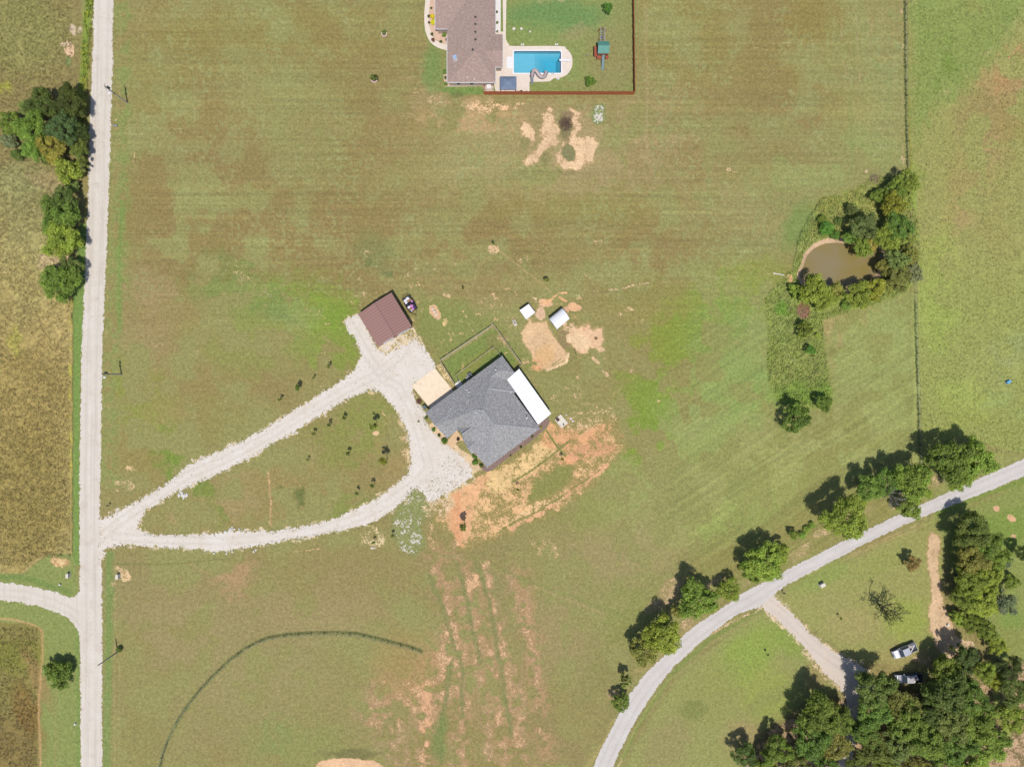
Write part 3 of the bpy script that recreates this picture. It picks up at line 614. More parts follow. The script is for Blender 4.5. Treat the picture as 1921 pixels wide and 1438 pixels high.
blob(1867, 955, 7, 6, 0, f=3, warp=8, so=.95, sc=(214, 150, 116)); blob(1896, 972, 12, 6, 30, f=3, warp=10, so=.85, sc=(220, 160, 116)); blob(1901, 1006, 6, 4, 0, f=3, warp=6, so=.6, sc=(214, 160, 116))
poly([(1380, 1700), (1390, 1420), (1440, 1370), (1500, 1330), (1600, 1300), (1680, 1290), (1760, 1300), (1900, 1240), (2200, 1260), (2200, 1700)], f=20, warp=14, so=.56, sc=(176, 138, 108), c=(122, 110, 70), ro=.1)
line([(1870, 1300), (1880, 1340), (1890, 1380)], 18, f=12, warp=10, c=(150, 160, 80), so=.1); line([(1500, 1082), (1560, 1056), (1640, 1020), (1720, 984), (1840, 930), (1921, 894)], 2.6, f=3, warp=4, c=(204, 182, 128), a=.6, so=.35, brk=.3)
line([(1580, 1052), (1640, 1024), (1700, 1000), (1750, 978)], 2.5, f=3, warp=3, c=(196, 182, 120), a=.5); line([(1760, 962), (1850, 925), (1921, 900)], 12, f=8, warp=6, c=(118, 150, 60), a=.7)
for px, py, rx, ry in [(1500, 1035, 26, 10), (1540, 1000, 20, 8), (1620, 960, 24, 8), (1700, 940, 30, 8), (1760, 900, 30, 10), (1410, 1085, 24, 8), (1390, 1130, 16, 8), (1290, 1170, 14, 10), (1240, 1130, 40, 12), (1260, 1100, 30, 14), (1150, 1300, 10, 12), (1340, 1090, 22, 9)]:
    blob(px, py, rx, ry, -30, f=8, warp=12, so=.48, sc=(206, 166, 132), c=(168, 150, 104), a=.85)
line([(1190, 1260), (1230, 1245), (1290, 1180), (1350, 1145)], 8, f=6, warp=8, c=(176, 156, 100), a=.5)
line([(1430, 1090), (1520, 1048), (1600, 1015), (1700, 970)], 8, f=6, warp=8, c=(158, 156, 88), a=.5)
# curved fence line
CF = [(300, 1440), (307, 1412), (318, 1384), (333, 1354), (350, 1328), (372, 1299), (400, 1268), (430, 1240), (460, 1217), (480, 1206), (505, 1196), (540, 1191), (580, 1188), (625, 1187), (670, 1189), (705, 1197), (740, 1206), (770, 1214), (792, 1222)]
line([(p[0] + 4, p[1] - 6) for p in CF], 3, f=4, warp=3, c=(172, 154, 108), a=.5); line([(p[0] + 10, p[1] + 12) for p in CF[:8]], 2.2, f=3, warp=3, c=(172, 154, 108), a=.4)
for o_ in (-14, -22): line([(p[0] + o_ * .4, p[1] + o_) for p in CF[4:-2]], 2, f=3, warp=3, c=(174, 156, 112), a=.3)
line([(p[0], p[1] - 2) for p in CF], 7, f=4, warp=3, c=(112, 124, 70), a=.55, ro=.1)

BR_OUT = [(1416, 1146), (1448, 1104), (1468, 1121), (1496, 1149), (1528, 1186), (1558, 1209), (1596, 1229), (1620, 1240), (1646, 1270), (1646, 1320), (1590, 1330), (1578, 1306), (1558, 1282), (1538, 1267), (1518, 1238), (1490, 1206), (1458, 1174), (1434, 1154)]
# soft soil shoulders along the gravel
ROADL = [(180, -400), (176, -60), (176, 0), (173, 130), (168, 240), (165, 360), (161, 470), (158, 540), (154, 640), (152, 720), (150, 820), (149, 900), (149, 1080), (150, 1200), (151, 1300), (151, 1438), (151, 1800)]
ROADR = [(217, -400), (213, -60), (213, 0), (211, 130), (208, 240), (204, 360), (200, 470), (197, 540), (193, 640), (191, 720), (190, 820), (188, 900), (188, 1000), (191, 1080), (192, 1200), (192, 1300), (192, 1438), (192, 1800)]
line(ROADR, 4, f=6, warp=4, so=.42, sc=(214, 192, 150), g=.4, a=.9); line(ROADL, 4, f=6, warp=4, g=.42, so=.35, a=.9)
OUT = [(188, 975), (215, 964), (246, 945), (282, 925), (322, 900), (350, 872), (375, 862), (412, 847), (445, 830), (479, 814), (510, 795), (542, 775), (580, 752), (605, 735), (630, 720), (645, 710), (660, 697), (672, 682), (679, 668), (674, 655), (665, 632), (652, 620), (647, 606), (655, 597), (666, 592), (676, 592), (708, 655), (722, 664), (744, 657), (762, 646), (780, 634), (800, 660), (815, 682), (818, 700), (775, 722), (775, 735), (780, 752), (792, 764), (799, 774), (797, 790), (812, 809), (829, 829), (850, 842), (870, 858), (887, 880), (884, 897), (850, 917), (830, 930), (810, 941), (802, 937), (792, 922), (781, 914), (772, 917), (760, 935), (735, 957), (710, 975), (680, 985), (640, 995), (592, 1005), (542, 1012), (505, 1019), (480, 1024), (437, 1032), (400, 1034), (350, 1029), (295, 1025), (237, 1022), (212, 1024), (198, 1031), (192, 1046), (186, 1046), (184, 1010)]
ISL = [(257, 990), (265, 973), (275, 957), (310, 935), (334, 921), (355, 912), (390, 897), (425, 880), (479, 855), (505, 835), (542, 816), (580, 792), (605, 775), (640, 755), (670, 740), (695, 731), (715, 737), (735, 760), (755, 787), (765, 812), (770, 840), (771, 865), (765, 887), (745, 905), (725, 922), (695, 942), (660, 957), (630, 972), (590, 982), (542, 992), (505, 997), (479, 996), (425, 997), (400, 1000), (357, 1002), (287, 1002), (265, 997)]
for pp in (OUT, ISL):
    line(pp + [pp[0]], 11, f=11, warp=12, so=.50, sc=(216, 190, 142), g=.50, a=.9)
poly([(705, 655), (716, 640), (776, 612), (790, 640), (782, 654), (740, 672), (700, 668)], f=8, warp=8, so=.62, sc=(230, 204, 164), g=.50)
blob(670, 600, 8, 12, 0, f=6, warp=8, so=.6, g=.5)
poly(BR_OUT, f=10, warp=8, so=.5, sc=(224, 196, 160), g=.3)
line([(1290, 1212), (1350, 1180), (1400, 1152), (1440, 1142)], 6, f=6, warp=8, so=.45, g=.35)
line([(860, 850), (840, 850), (855, 880), (880, 900)], 14, f=10, warp=8, so=.5, g=.5)
line([(222, 1010), (240, 1005), (262, 1002)], 5, f=4, warp=6, so=.6, sc=(210, 190, 140)); blob(215, 955, 16, 7, -20, f=6, warp=8, g=.55, so=.5)
poly([(804, 796), (812, 790), (850, 832), (885, 854), (905, 880), (885, 886), (858, 862), (830, 838)], f=4, warp=6, so=.9, sc=(228, 196, 156), c=(216, 184, 146))

# break the half-bare cover up at two sizes, mute the oranges
part = sst((soil - .12) / .12) * sst((.97 - soil) / .05)
soil += part * ((N5 - .5) * .5 + (N12 - .5) * .55)
soil = np.clip(soil, 0, 1.1)
pg = sst((grav - .12) / .12) * (grav < .97); grav += pg * ((N5 - .5) * .4 + (N12 - .5) * .3)
soilc = (soilc * .58 + np.array((226, 190, 146.)) * .42) * np.array((1.04, 1.07, 1.07))
soilc *= (1 + .10 * (N40 - .5) + .12 * (N12 - .5))[..., None]
# odd bare flecks all over the yard and round the drives
fl = sst((N5 - .60) * 8) * sst((vnoise(GX, GY, 34, 91, 3) - .50) * 7) * sst(1.6 - 1.3 * np.sqrt(((GX - 900) / 430) ** 2 + ((GY - 660) / 300) ** 2))
soil = np.maximum(soil, fl * .55 * (soil < .3) * (grav < .2))
col *= np.array((1.03, 1.0, .955)) * 1.015
wm_ = sst((142 - GX) / 6) * sst((rough - .15) * 10) * (GY < 1100) * (.25 + .75 * sst((GY - 330) / 200)); col *= (1 + .27 * wm_)[..., None]; col[..., 1] *= 1 - .015 * wm_
col *= (1 + .05 * sst((GX - 1705) / 10) * (GY < 880))[..., None]
gr_ = sst((GX - 1180) / 200) * sst((GY - 420) / 150) ; gr_ = (np.clip(gr_, 0, 1) * sst((1205 - GY - (GX - 1180) * .45) / 40 + .5))[..., None]; col = col * (1 + gr_ * (np.array((.965, 1.02, .94)) - 1))
_l = col.mean(2, keepdims=True); col = _l + (col - _l) * .90 + 1.5
# final relief: rough grass stands up unevenly, mown grass barely
nearroad = np.ones((NH, NW))
hn = (vnoise(GX, GY, 4.2, 51, 2) - .35)
zz = hn * rough * 1.6 - rough * 0.15
big = (vnoise(GX, GY, 150, 52, 3) - .5) * 0.0
for pts, wd in ((ROADL, 10), (ROADR, 10)):
    b = bbox(140, 225, -100, 1600); dd = seg_d(GX[b], GY[b], pts); nearroad[b] *= sst((dd - 3) / 8)
b = bbox(148, 225, -420, 1820); ins = inside(GX[b], GY[b], ROADL + ROADR[::-1]); nearroad[b] *= np.where(ins, 0, 1)

# ------------------------------------------------------------------ outlines of the flat sheets
LANE_L = [(1000, 1700), (1112, 1438), (1135, 1388), (1160, 1340), (1180, 1303), (1210, 1263), (1247, 1228), (1282, 1190), (1310, 1169), (1350, 1143), (1395, 1110), (1439, 1088), (1480, 1066), (1565, 1023), (1630, 991), (1690, 963), (1752, 935), (1790, 917), (1830, 900), (1921, 860), (2240, 722)]
LANE_R = [(1042, 1700), (1149, 1438), (1164, 1405), (1180, 1373), (1200, 1338), (1230, 1292), (1262, 1252), (1310, 1208), (1350, 1175), (1385, 1151), (1425, 1138), (1448, 1117), (1472, 1099), (1512, 1078), (1580, 1042), (1615, 1023), (1702, 981), (1765, 956), (1840, 926), (1921, 893), (2240, 756)]
BRANCH = [(1424, 1139), (1440, 1110), (1448, 1113), (1464, 1127), (1490, 1153), (1522, 1190), (1552, 1214), (1590, 1235), (1612, 1246), (1638, 1272), (1640, 1310), (1612, 1350), (1600, 1420), (1580, 1460), (1566, 1460), (1580, 1400), (1592, 1340), (1584, 1302), (1565, 1278), (1545, 1262), (1525, 1233), (1497, 1200), (1465, 1168), (1440, 1148)]
SIDE = [(-300, 1080), (-40, 1091), (0, 1092), (37, 1095), (75, 1103), (105, 1110), (132, 1121), (141, 1119), (148, 1108), (152, 1100), (162, 1100), (162, 1230), (151, 1210), (149, 1190), (142, 1176), (130, 1160), (95, 1143), (50, 1132), (0, 1125), (-40, 1124), (-300, 1114)]
POOLP = [(964, 97), (1052.5, 97), (1052.5, 137), (964, 137)]
FLATS = [ROADL + ROADR[::-1], OUT, LANE_L + LANE_R[::-1], BRANCH, SIDE,
         [(790, -80), (800, 60), (806, 84), (840, 100), (836, 178), (912, 178), (998, 178), (998, 156), (1030, 156), (1050, 150), (1078, 130), (1078, 100), (1060, 84), (965, 84), (952, 70), (950, -80)],
         [(768, 720), (818, 680), (950, 660), (1040, 780), (920, 890), (800, 800)], [(664, 590), (738, 540), (782, 612), (708, 656)]]
for pts in FLATS:
    x0, x1 = min(p[0] for p in pts) - 8, max(p[0] for p in pts) + 8; y0, y1 = min(p[1] for p in pts) - 8, max(p[1] for p in pts) + 8
    b = bbox(x0, x1, y0, y1)
    d = seg_d(GX[b], GY[b], pts, True); d = np.where(inside(GX[b], GY[b], pts), -d, d)
    nearroad[b] *= sst((d - 2) / 5)
zz = zz * nearroad + zoff
b = bbox(940, 1080, 80, 160)
d = seg_d(GX[b], GY[b], POOLP, True); d = np.where(inside(GX[b], GY[b], POOLP), -d, d)
zz[b] = np.where(d < 3.4, -3.6, zz[b])

def ground_material():
    m, nt, nd, lk, bs = new_mat("ground_cover")
    def attr(n): a = N(nd, "ShaderNodeAttribute"); a.attribute_name = n; return a
    def math_(op, a, b_=None, c_=None, clamp=False):
        n = N(nd, "ShaderNodeMath", operation=op); n.use_clamp = clamp
        for i, v in enumerate((a, b_, c_)):
            if v is None: continue
            if isinstance(v, (int, float)): n.inputs[i].default_value = v
            else: lk.new(v, n.inputs[i])
        return n.outputs[0]
    def noise(scale, det=3, rough_=.55, off=0):
        n = N(nd, "ShaderNodeTexNoise"); n.inputs['Scale'].default_value = scale; n.inputs['Detail'].default_value = det
        n.inputs['Roughness'].default_value = rough_
        mp = N(nd, "ShaderNodeMapping"); mp.inputs['Location'].default_value = (off, off * 1.7, 0)
        lk.new(geo.outputs['Position'], mp.inputs[0]); lk.new(mp.outputs[0], n.inputs['Vector'])
        return n.outputs['Fac']
    def rng(x, a0, a1, b0, b1):
        n = N(nd, "ShaderNodeMapRange"); n.interpolation_type = 'SMOOTHSTEP'
        for i, v in enumerate((a0, a1, b0, b1)): n.inputs[i + 1].default_value = v
        lk.new(x, n.inputs[0]); return n.outputs[0]
    def mixc(f, a, b_):
        n = N(nd, "ShaderNodeMix", data_type='RGBA')
        if isinstance(f, float): n.inputs[0].default_value = f
        else: lk.new(f, n.inputs[0])
        for s_, v in ((6, a), (7, b_)):
            if isinstance(v, tuple): n.inputs[s_].default_value = v
            else: lk.new(v, n.inputs[s_])
        return n.outputs[2]
    def scale(c, f):
        n = N(nd, "ShaderNodeVectorMath", operation='SCALE'); lk.new(c, n.inputs[0]); lk.new(f, n.inputs['Scale']); return n.outputs[0]
    geo = N(nd, "ShaderNodeNewGeometry")
    g = attr("grass_tint"); so = attr("soil_tint"); mk = attr("cover")
    sep = N(nd, "ShaderNodeSeparateColor"); lk.new(mk.outputs['Color'], sep.inputs[0])
    nf = noise(3.2, 4, .62); nm = noise(0.9, 4, .6, 30); nl = noise(2.8, 5, .68, 70); nx = noise(7.0, 2, .6, 110)
    # grass: fine light/dark grain, dry blades
    ng = noise(1.55, 3, .7, 15)
    c = scale(g.outputs['Color'], rng(nf, .3, .7, .84, 1.17)); c = scale(c, rng(ng, .3, .7, .84, 1.16))
    c = scale(c, rng(nm, .3, .7, .93, 1.07))
    dry = rng(noise(2.6, 3, .6, 200), .5, .72, 0, .42)
    c = mixc(dry, c, C(172, 150, 104))
    grn_ = rng(noise(1.7, 4, .65, 260), .54, .74, 0, .45)
    c = mixc(grn_, c, C(132, 142, 74))
    # straw flecks
    fl = math_('MULTIPLY', rng(noise(2.9, 2, .5, 310), .61, .68, 0, 1), rng(noise(.35, 2, .5, 350), .42, .62, .1, 1))
    c = mixc(math_('MULTIPLY', fl, math_('MULTIPLY', sep.outputs[2], 1.7), None, True), c, C(206, 186, 138))
    # bare soil where its cover value beats the noise
    sfac = math_('ADD', sep.outputs[0], math_('MULTIPLY', math_('SUBTRACT', nl, .5), 1.9))
    sfac = rng(sfac, .47, .60, 0, 1)
    sfac = math_('MULTIPLY', sfac, rng(sep.outputs[0], .12, .25, 0, 1))
    sc = scale(so.outputs['Color'], rng(nf, .3, .7, .86, 1.12)); sc = scale(sc, rng(ng, .3, .7, .86, 1.1)); sc = mixc(rng(noise(3.4, 4, .7, 620), .60, .70, 0, .5), sc, C(168, 140, 104))
    c = mixc(sfac, c, sc)
    gfac = math_('ADD', sep.outputs[1], math_('MULTIPLY', math_('SUBTRACT', noise(2.3, 5, .68, 500), .5), 1.2))
    gfac = math_('MULTIPLY', rng(gfac, .50, .60, 0, 1), rng(sep.outputs[1], .12, .25, 0, 1))
    gc = scale(mixc(.5, C(224, 214, 200), C(236, 226, 212)), rng(nx, .3, .7, .84, 1.1))
    c = mixc(gfac, c, gc)
    lk.new(c, bs.inputs['Base Color'])
    bs.inputs['Roughness'].default_value = .95
    bs.inputs['Specular IOR Level'].default_value = .08
    bp = N(nd, "ShaderNodeBump"); bp.inputs['Strength'].default_value = .55; bp.inputs['Distance'].default_value = .12
    lk.new(nf, bp.inputs['Height']); lk.new(bp.outputs[0], bs.inputs['Normal'])
    return m

def build_ground():
    n = NH * NW
    co = np.empty((n, 3))
    co[:, 0] = ((GX - CX) * S).ravel(); co[:, 1] = ((CY - GY) * S).ravel(); co[:, 2] = zz.ravel()
    idx = np.arange(n).reshape(NH, NW)
    # faces counter-clockwise seen from above (rows run downwards in y)
    f = np.stack([idx[:-1, :-1], idx[1:, :-1], idx[1:, 1:], idx[:-1, 1:]], -1).reshape(-1, 4)
    me = bpy.data.meshes.new("ground")
    me.vertices.add(n); me.vertices.foreach_set('co', co.ravel())
    me.loops.add(f.size); me.loops.foreach_set('vertex_index', f.ravel().astype(np.int32))
    me.polygons.add(len(f)); me.polygons.foreach_set('loop_start', (np.arange(len(f)) * 4).astype(np.int32))
    me.polygons.foreach_set('loop_total', np.full(len(f), 4, np.int32))
    me.update(calc_edges=True)
    K = np.array(KALB)
    def lin(a):
        a = np.clip(a, 0, 255) / 255.0
        a = np.where(a <= .04045, a / 12.92, ((a + .055) / 1.055) ** 2.4)
        return a / K
    for nm_, arr in (("grass_tint", lin(col)), ("soil_tint", lin(soilc)), ("cover", np.stack([soil, grav, straw], -1))):
        at = me.attributes.new(nm_, 'FLOAT_COLOR', 'POINT')
        rgba = np.ones((n, 4), np.float32); rgba[:, :3] = arr.reshape(-1, 3)
        at.data.foreach_set('color', rgba.ravel())
    o = link("ground", me, ground_material())
    tag(o, kind='structure')
    me.polygons.foreach_set('use_smooth', np.ones(len(f), bool))
    return o
build_ground()

def zat(px, py):
    i = min(max(np.searchsorted(xs, px), 1), NW - 1); j = min(max(np.searchsorted(ys, py), 1), NH - 1)
    return float(zz[j, i])

# ------------------------------------------------------------------ flat sheets: roads, drives, paving
def ragged(pts, step=3.0, amp=1.6, seed=1, closed=True):
    out = []; n = len(pts); rs = np.random.RandomState(seed)
    for i in range(n if closed else n - 1):
        a = np.array(pts[i], float); b_ = np.array(pts[(i + 1) % n], float)
        L = np.linalg.norm(b_ - a); k = max(1, int(L / step)); nv = np.array([-(b_ - a)[1], (b_ - a)[0]]) / (L + 1e-9)
        for q in range(k):
            p = a + (b_ - a) * q / k
            w_ = (vnoise(np.array([p[0]]), np.array([p[1]]), 9, seed + 60, 3)[0] - .5) * 2.2 + (rs.rand() - .5) * 1.5
            p = p + nv * w_ * amp
            out.append((p[0], p[1]))
    if not closed: out.append(tuple(pts[-1]))
    return out
def smooth_pl(pts, closed=False, k=4):
    out = []; n = len(pts)
    for i in range(n if closed else n - 1):
        p0 = pts[(i - 1) % n] if (closed or i > 0) else pts[i]; p1 = pts[i]; p2 = pts[(i + 1) % n]; p3 = pts[(i + 2) % n] if (closed or i + 2 < n) else p2
        for q in range(k):
            t = q / k
            out.append(tuple(.5 * (2 * p1[j] + (p2[j] - p0[j]) * t + (2 * p0[j] - 5 * p1[j] + 4 * p2[j] - p3[j]) * t * t + (3 * p1[j] - p0[j] - 3 * p2[j] + p3[j]) * t ** 3) for j in (0, 1)))
    if not closed: out.append(tuple(pts[-1]))
    return out
def sheet(name, loops, z, mat, kind='structure', parent=None, thick=0.0, at=None):
    """flat polygon (px loops; first is the outline, the rest are holes)"""
    V = [[P(p[0], p[1], 0) for p in lp] for lp in loops]
    tris = tessellate_polygon(V)
    flat = [v for lp in V for v in lp]
    mb = MB()
    o = at if at is not None else Vector((0, 0, 0))
    vs = [(v.x - o.x, v.y - o.y, z) for v in flat]
    fs = []
    for t in tris:
        a, b_, c_ = (flat[i] for i in t)
        fs.append(t if (b_ - a).cross(c_ - a).z > 0 else (t[0], t[2], t[1]))
    mb.add(vs, fs)
    if thick > 0:
        k = 0
        for lp in V:
            nL = len(lp)
            vb = [(v.x - o.x, v.y - o.y, z) for v in lp] + [(v.x - o.x, v.y - o.y, z - thick) for v in lp]
            mb.add(vb, [(i, (i + 1) % nL, nL + (i + 1) % nL, nL + i) for i in range(nL)])
    ob = mb.build(name, mat, parent)
    if kind: tag(ob, kind=kind)
    return ob

def gravel_mat(name, base, alt, tint=None, grass=0.0, lat=None, speck=(150, 140, 126)):
    m, nt, nd, lk, bs = new_mat(name)
    geo = N(nd, "ShaderNodeNewGeometry")
    def noise(scale, det=4, off=0, r=.6, st=None):
        n = N(nd, "ShaderNodeTexNoise"); n.inputs['Scale'].default_value = scale; n.inputs['Detail'].default_value = det; n.inputs['Roughness'].default_value = r
        mp = N(nd, "ShaderNodeMapping"); mp.inputs['Location'].default_value = (off, off, 0)
        if st: mp.inputs['Scale'].default_value = st
        lk.new(geo.outputs['Position'], mp.inputs[0]); lk.new(mp.outputs[0], n.inputs['Vector']); return n.outputs['Fac']
    def ramp(f, p0, p1, c0, c1):
        r = N(nd, "ShaderNodeValToRGB"); r.color_ramp.elements[0].position = p0; r.color_ramp.elements[1].position = p1
        r.color_ramp.elements[0].color = c0; r.color_ramp.elements[1].color = c1; lk.new(f, r.inputs[0]); return r.outputs[0]
    def mix(f, a, b_):
        n = N(nd, "ShaderNodeMix", data_type='RGBA'); lk.new(f, n.inputs[0]) if not isinstance(f, float) else setattr(n.inputs[0], 'default_value', f)
        for s_, v in ((6, a), (7, b_)):
            if isinstance(v, tuple): n.inputs[s_].default_value = v
            else: lk.new(v, n.inputs[s_])
        return n.outputs[2]
    c = ramp(noise(.25, 4), .35, .65, C(*base), C(*alt))
    c = mix(ramp(noise(5.5, 3, 9), .56, .75, (0, 0, 0, 1), (.55, .55, .55, 1)), c, C(*speck))
    c = mix(ramp(noise(2.2, 4, 61), .5, .72, (0, 0, 0, 1), (.55, .55, .55, 1)), c, C(*[v * .9 for v in base]))
    c = mix(ramp(noise(7, 2, 29), .56, .7, (0, 0, 0, 1), (.5, .5, .5, 1)), c, C(244, 238, 230))
    if lat:      # wheel tracks and grader lines along the road
        c = mix(ramp(noise(1.0, 3, 41, .6, lat), .45, .7, (0, 0, 0, 1), (.55, .55, .55, 1)), c, C(208, 194, 178))
    if tint:
        c = mix(ramp(noise(.35, 3, 77), .55, .7, (0, 0, 0, 1), (.5, .5, .5, 1)), c, C(*tint))
    if grass > 0:
        c = mix(ramp(noise(1.7, 5, 99, .7), .74 - grass, .79 - grass, (0, 0, 0, 1), (.8, .8, .8, 1)), c, C(150, 142, 98))
    wa = N(nd, "ShaderNodeAttribute"); wa.attribute_name = "wear"
    wm = N(nd, "ShaderNodeMath", operation='MULTIPLY'); wm.inputs[1].default_value = .55; wm.use_clamp = True; lk.new(wa.outputs['Fac'], wm.inputs[0])
    c = mix(wm.outputs[0], c, C(*[v * .86 for v in base]))
    lk.new(c, bs.inputs['Base Color']); bs.inputs['Roughness'].default_value = .95; bs.inputs['Specular IOR Level'].default_value = .1
    bp = N(nd, "ShaderNodeBump"); bp.inputs['Strength'].default_value = .4; bp.inputs['Distance'].default_value = .04
    lk.new(noise(5.5, 3, 9), bp.inputs['Height']); lk.new(bp.outputs[0], bs.inputs['Normal'])
    return m
M_ROAD = gravel_mat("road_gravel", (228, 217, 199), (236, 227, 211), tint=(208, 190, 172), lat=(2.2, .04, 1), grass=.02)
M_DRIVE = gravel_mat("drive_gravel", (232, 221, 203), (240, 230, 216), grass=.135, tint=(224, 204, 180))
M_LANE = gravel_mat("lane_chipseal", (216, 208, 198), (224, 217, 208), speck=(170, 164, 156))
M_BR = gravel_mat("branch_gravel", (230, 214, 194), (222, 208, 192), tint=(226, 202, 174), grass=.12)
def grid_sheet(name, loops, z, mat, centre, cell=1.2, fray=3.0, gauge=6.5, amp=1.2, seed=1, hole_noise=0.0):
    """loose surface laid as small cells, thinning out raggedly at its edges; "wear" marks the wheel tracks"""
    big = loops[0]; x0, x1 = max(min(p[0] for p in big), -300), min(max(p[0] for p in big), 2250); y0, y1 = max(min(p[1] for p in big), -400), min(max(p[1] for p in big), 1800)
    gx = np.arange(x0 - 4, x1 + 4, cell); gy = np.arange(y0 - 4, y1 + 4, cell); X, Y = np.meshgrid(gx, gy)
    wx = (vnoise(X, Y, 7, seed, 3) - .5) * 2 * amp * 2; wy = (vnoise(X, Y, 7, seed + 1, 3) - .5) * 2 * amp * 2
    Xw, Yw = X + wx, Y + wy
    ins = inside(Xw, Yw, big); d = seg_d(Xw, Yw, big, True)
    for lp in loops[1:]: ins &= ~inside(Xw, Yw, lp); d = np.minimum(d, seg_d(Xw, Yw, lp, True))
    sd = np.where(ins, d, -d)
    nz = vnoise(X, Y, 2.6, seed + 2, 3)
    keep = sd / fray + (nz - .5) * 3.0 > .12
    keep |= sd > fray * 2.2
    if hole_noise: keep &= ~((vnoise(X, Y, 3.4, seed + 5, 3) > .70) & (vnoise(X, Y, 30, seed + 6, 2) > .62 - hole_noise))
    jj, ii = np.nonzero(keep)
    ux, uy = (gx[ii] - CX) * S, (CY - gy[jj]) * S; h_ = cell * S / 2 * 1.02; n = len(ux)
    idm = -np.ones((len(gy) + 1, len(gx) + 1), np.int64)
    cj = np.concatenate([jj, jj + 1, jj + 1, jj]); ci = np.concatenate([ii, ii, ii + 1, ii + 1])
    uniq, inv = np.unique(cj * (len(gx) + 1) + ci, return_inverse=True)
    vj, vi = np.divmod(uniq, len(gx) + 1)
    vx = (x0 - 4 + (vi - .5) * cell); vy = (y0 - 4 + (vj - .5) * cell)
    vx = vx + (np.random.RandomState(seed).rand(len(vx)) - .5) * cell * .5; vy = vy + (np.random.RandomState(seed + 9).rand(len(vx)) - .5) * cell * .5
    co = np.stack([(vx - CX) * S, (CY - vy) * S, np.full(len(vx), z)], 1)
    f = inv.reshape(4, n).T.astype(np.int32)
    me = bpy.data.meshes.new(name); me.vertices.add(len(co)); me.vertices.foreach_set('co', co.ravel()); me.loops.add(f.size); me.loops.foreach_set('vertex_index', f.ravel())
    me.polygons.add(n); me.polygons.foreach_set('loop_start', (np.arange(n) * 4).astype(np.int32)); me.polygons.foreach_set('loop_total', np.full(n, 4, np.int32)); me.update(calc_edges=True)
    wear = np.zeros(len(vx))
    for cl in centre:
        dc = seg_d(vx, vy, cl); wear = np.maximum(wear, np.exp(-((dc - gauge) / 2.4) ** 2) * (dc < 20)); wear = np.maximum(wear, -1)
    wear *= .2 + .6 * vnoise(vx, vy, 40, seed + 4, 3)
    at_ = me.attributes.new("wear", 'FLOAT', 'POINT'); at_.data.foreach_set('value', wear.astype(np.float32))
    return tag(link(name, me, mat), kind='structure')
mid = lambda L, R: [((a[0] + b_[0]) / 2, (a[1] + b_[1]) / 2) for a, b_ in zip(L, R)]
CL_DRIVE = [[(176, 1020), (215, 985), (262, 952), (310, 920), (350, 892), (420, 863), (500, 820), (580, 772), (650, 730), (700, 706), (745, 722), (775, 770), (792, 830), (806, 880), (780, 905), (730, 940), (680, 968), (600, 994), (500, 1009), (420, 1014), (300, 1012), (215, 1006)], [(655, 605), (690, 668), (720, 710)], [(700, 706), (750, 668), (760, 650)]]
grid_sheet("gravel_road", [ROADL + ROADR[::-1]], 0.020, M_ROAD, [mid(ROADL, ROADR)], fray=1.6, gauge=8.5, amp=.9, seed=3)
grid_sheet("driveway", [OUT, ISL], 0.028, M_DRIVE, CL_DRIVE, fray=3.2, amp=1.6, seed=5, hole_noise=.0)
grid_sheet("side_driveway", [SIDE], 0.016, M_ROAD, [[(-40, 1108), (50, 1115), (100, 1130), (140, 1150), (170, 1190)]], fray=2.2, amp=1.2, seed=7)
grid_sheet("paved_lane", [LANE_L + LANE_R[::-1]], 0.024, M_LANE, [mid(LANE_L, LANE_R)], fray=1.2, gauge=7, amp=.7, seed=8)
grid_sheet("branch_driveway", [BRANCH], 0.018, M_BR, [[(1440, 1128), (1480, 1160), (1530, 1212), (1580, 1250), (1612, 1290), (1600, 1360)]], fray=3.0, amp=1.4, seed=10)

# pond water
def pond_mat():
    m, nt, nd, lk, bs = new_mat("pond_water")
    tc = N(nd, "ShaderNodeTexCoord"); nz = N(nd, "ShaderNodeTexNoise"); nz.inputs['Scale'].default_value = .16; nz.inputs['Detail'].default_value = 4
    lk.new(tc.outputs['Object'], nz.inputs[0])
    r = N(nd, "ShaderNodeValToRGB"); r.color_ramp.elements[0].position = .35; r.color_ramp.elements[1].position = .62
    r.color_ramp.elements[0].color = C(150, 132, 74); r.color_ramp.elements[1].color = C(150, 136, 98)
    lk.new(nz.outputs[0], r.inputs[0]); lk.new(r.outputs[0], bs.inputs['Base Color'])
    bs.inputs['Roughness'].default_value = .12; bs.inputs['IOR'].default_value = 1.33
    n2 = N(nd, "ShaderNodeTexNoise"); n2.inputs['Scale'].default_value = 2.5; lk.new(tc.outputs['Object'], n2.inputs[0])
    bp = N(nd, "ShaderNodeBump"); bp.inputs['Strength'].default_value = .08; lk.new(n2.outputs[0], bp.inputs['Height']); lk.new(bp.outputs[0], bs.inputs['Normal'])
    return m
PW = smooth_pl([((p[0] - 1585) * 1.06 + 1585, (p[1] - 498) * 1.08 + 498) for p in POND], True, 3)
sheet("pond_water", [PW], -0.62, pond_mat())
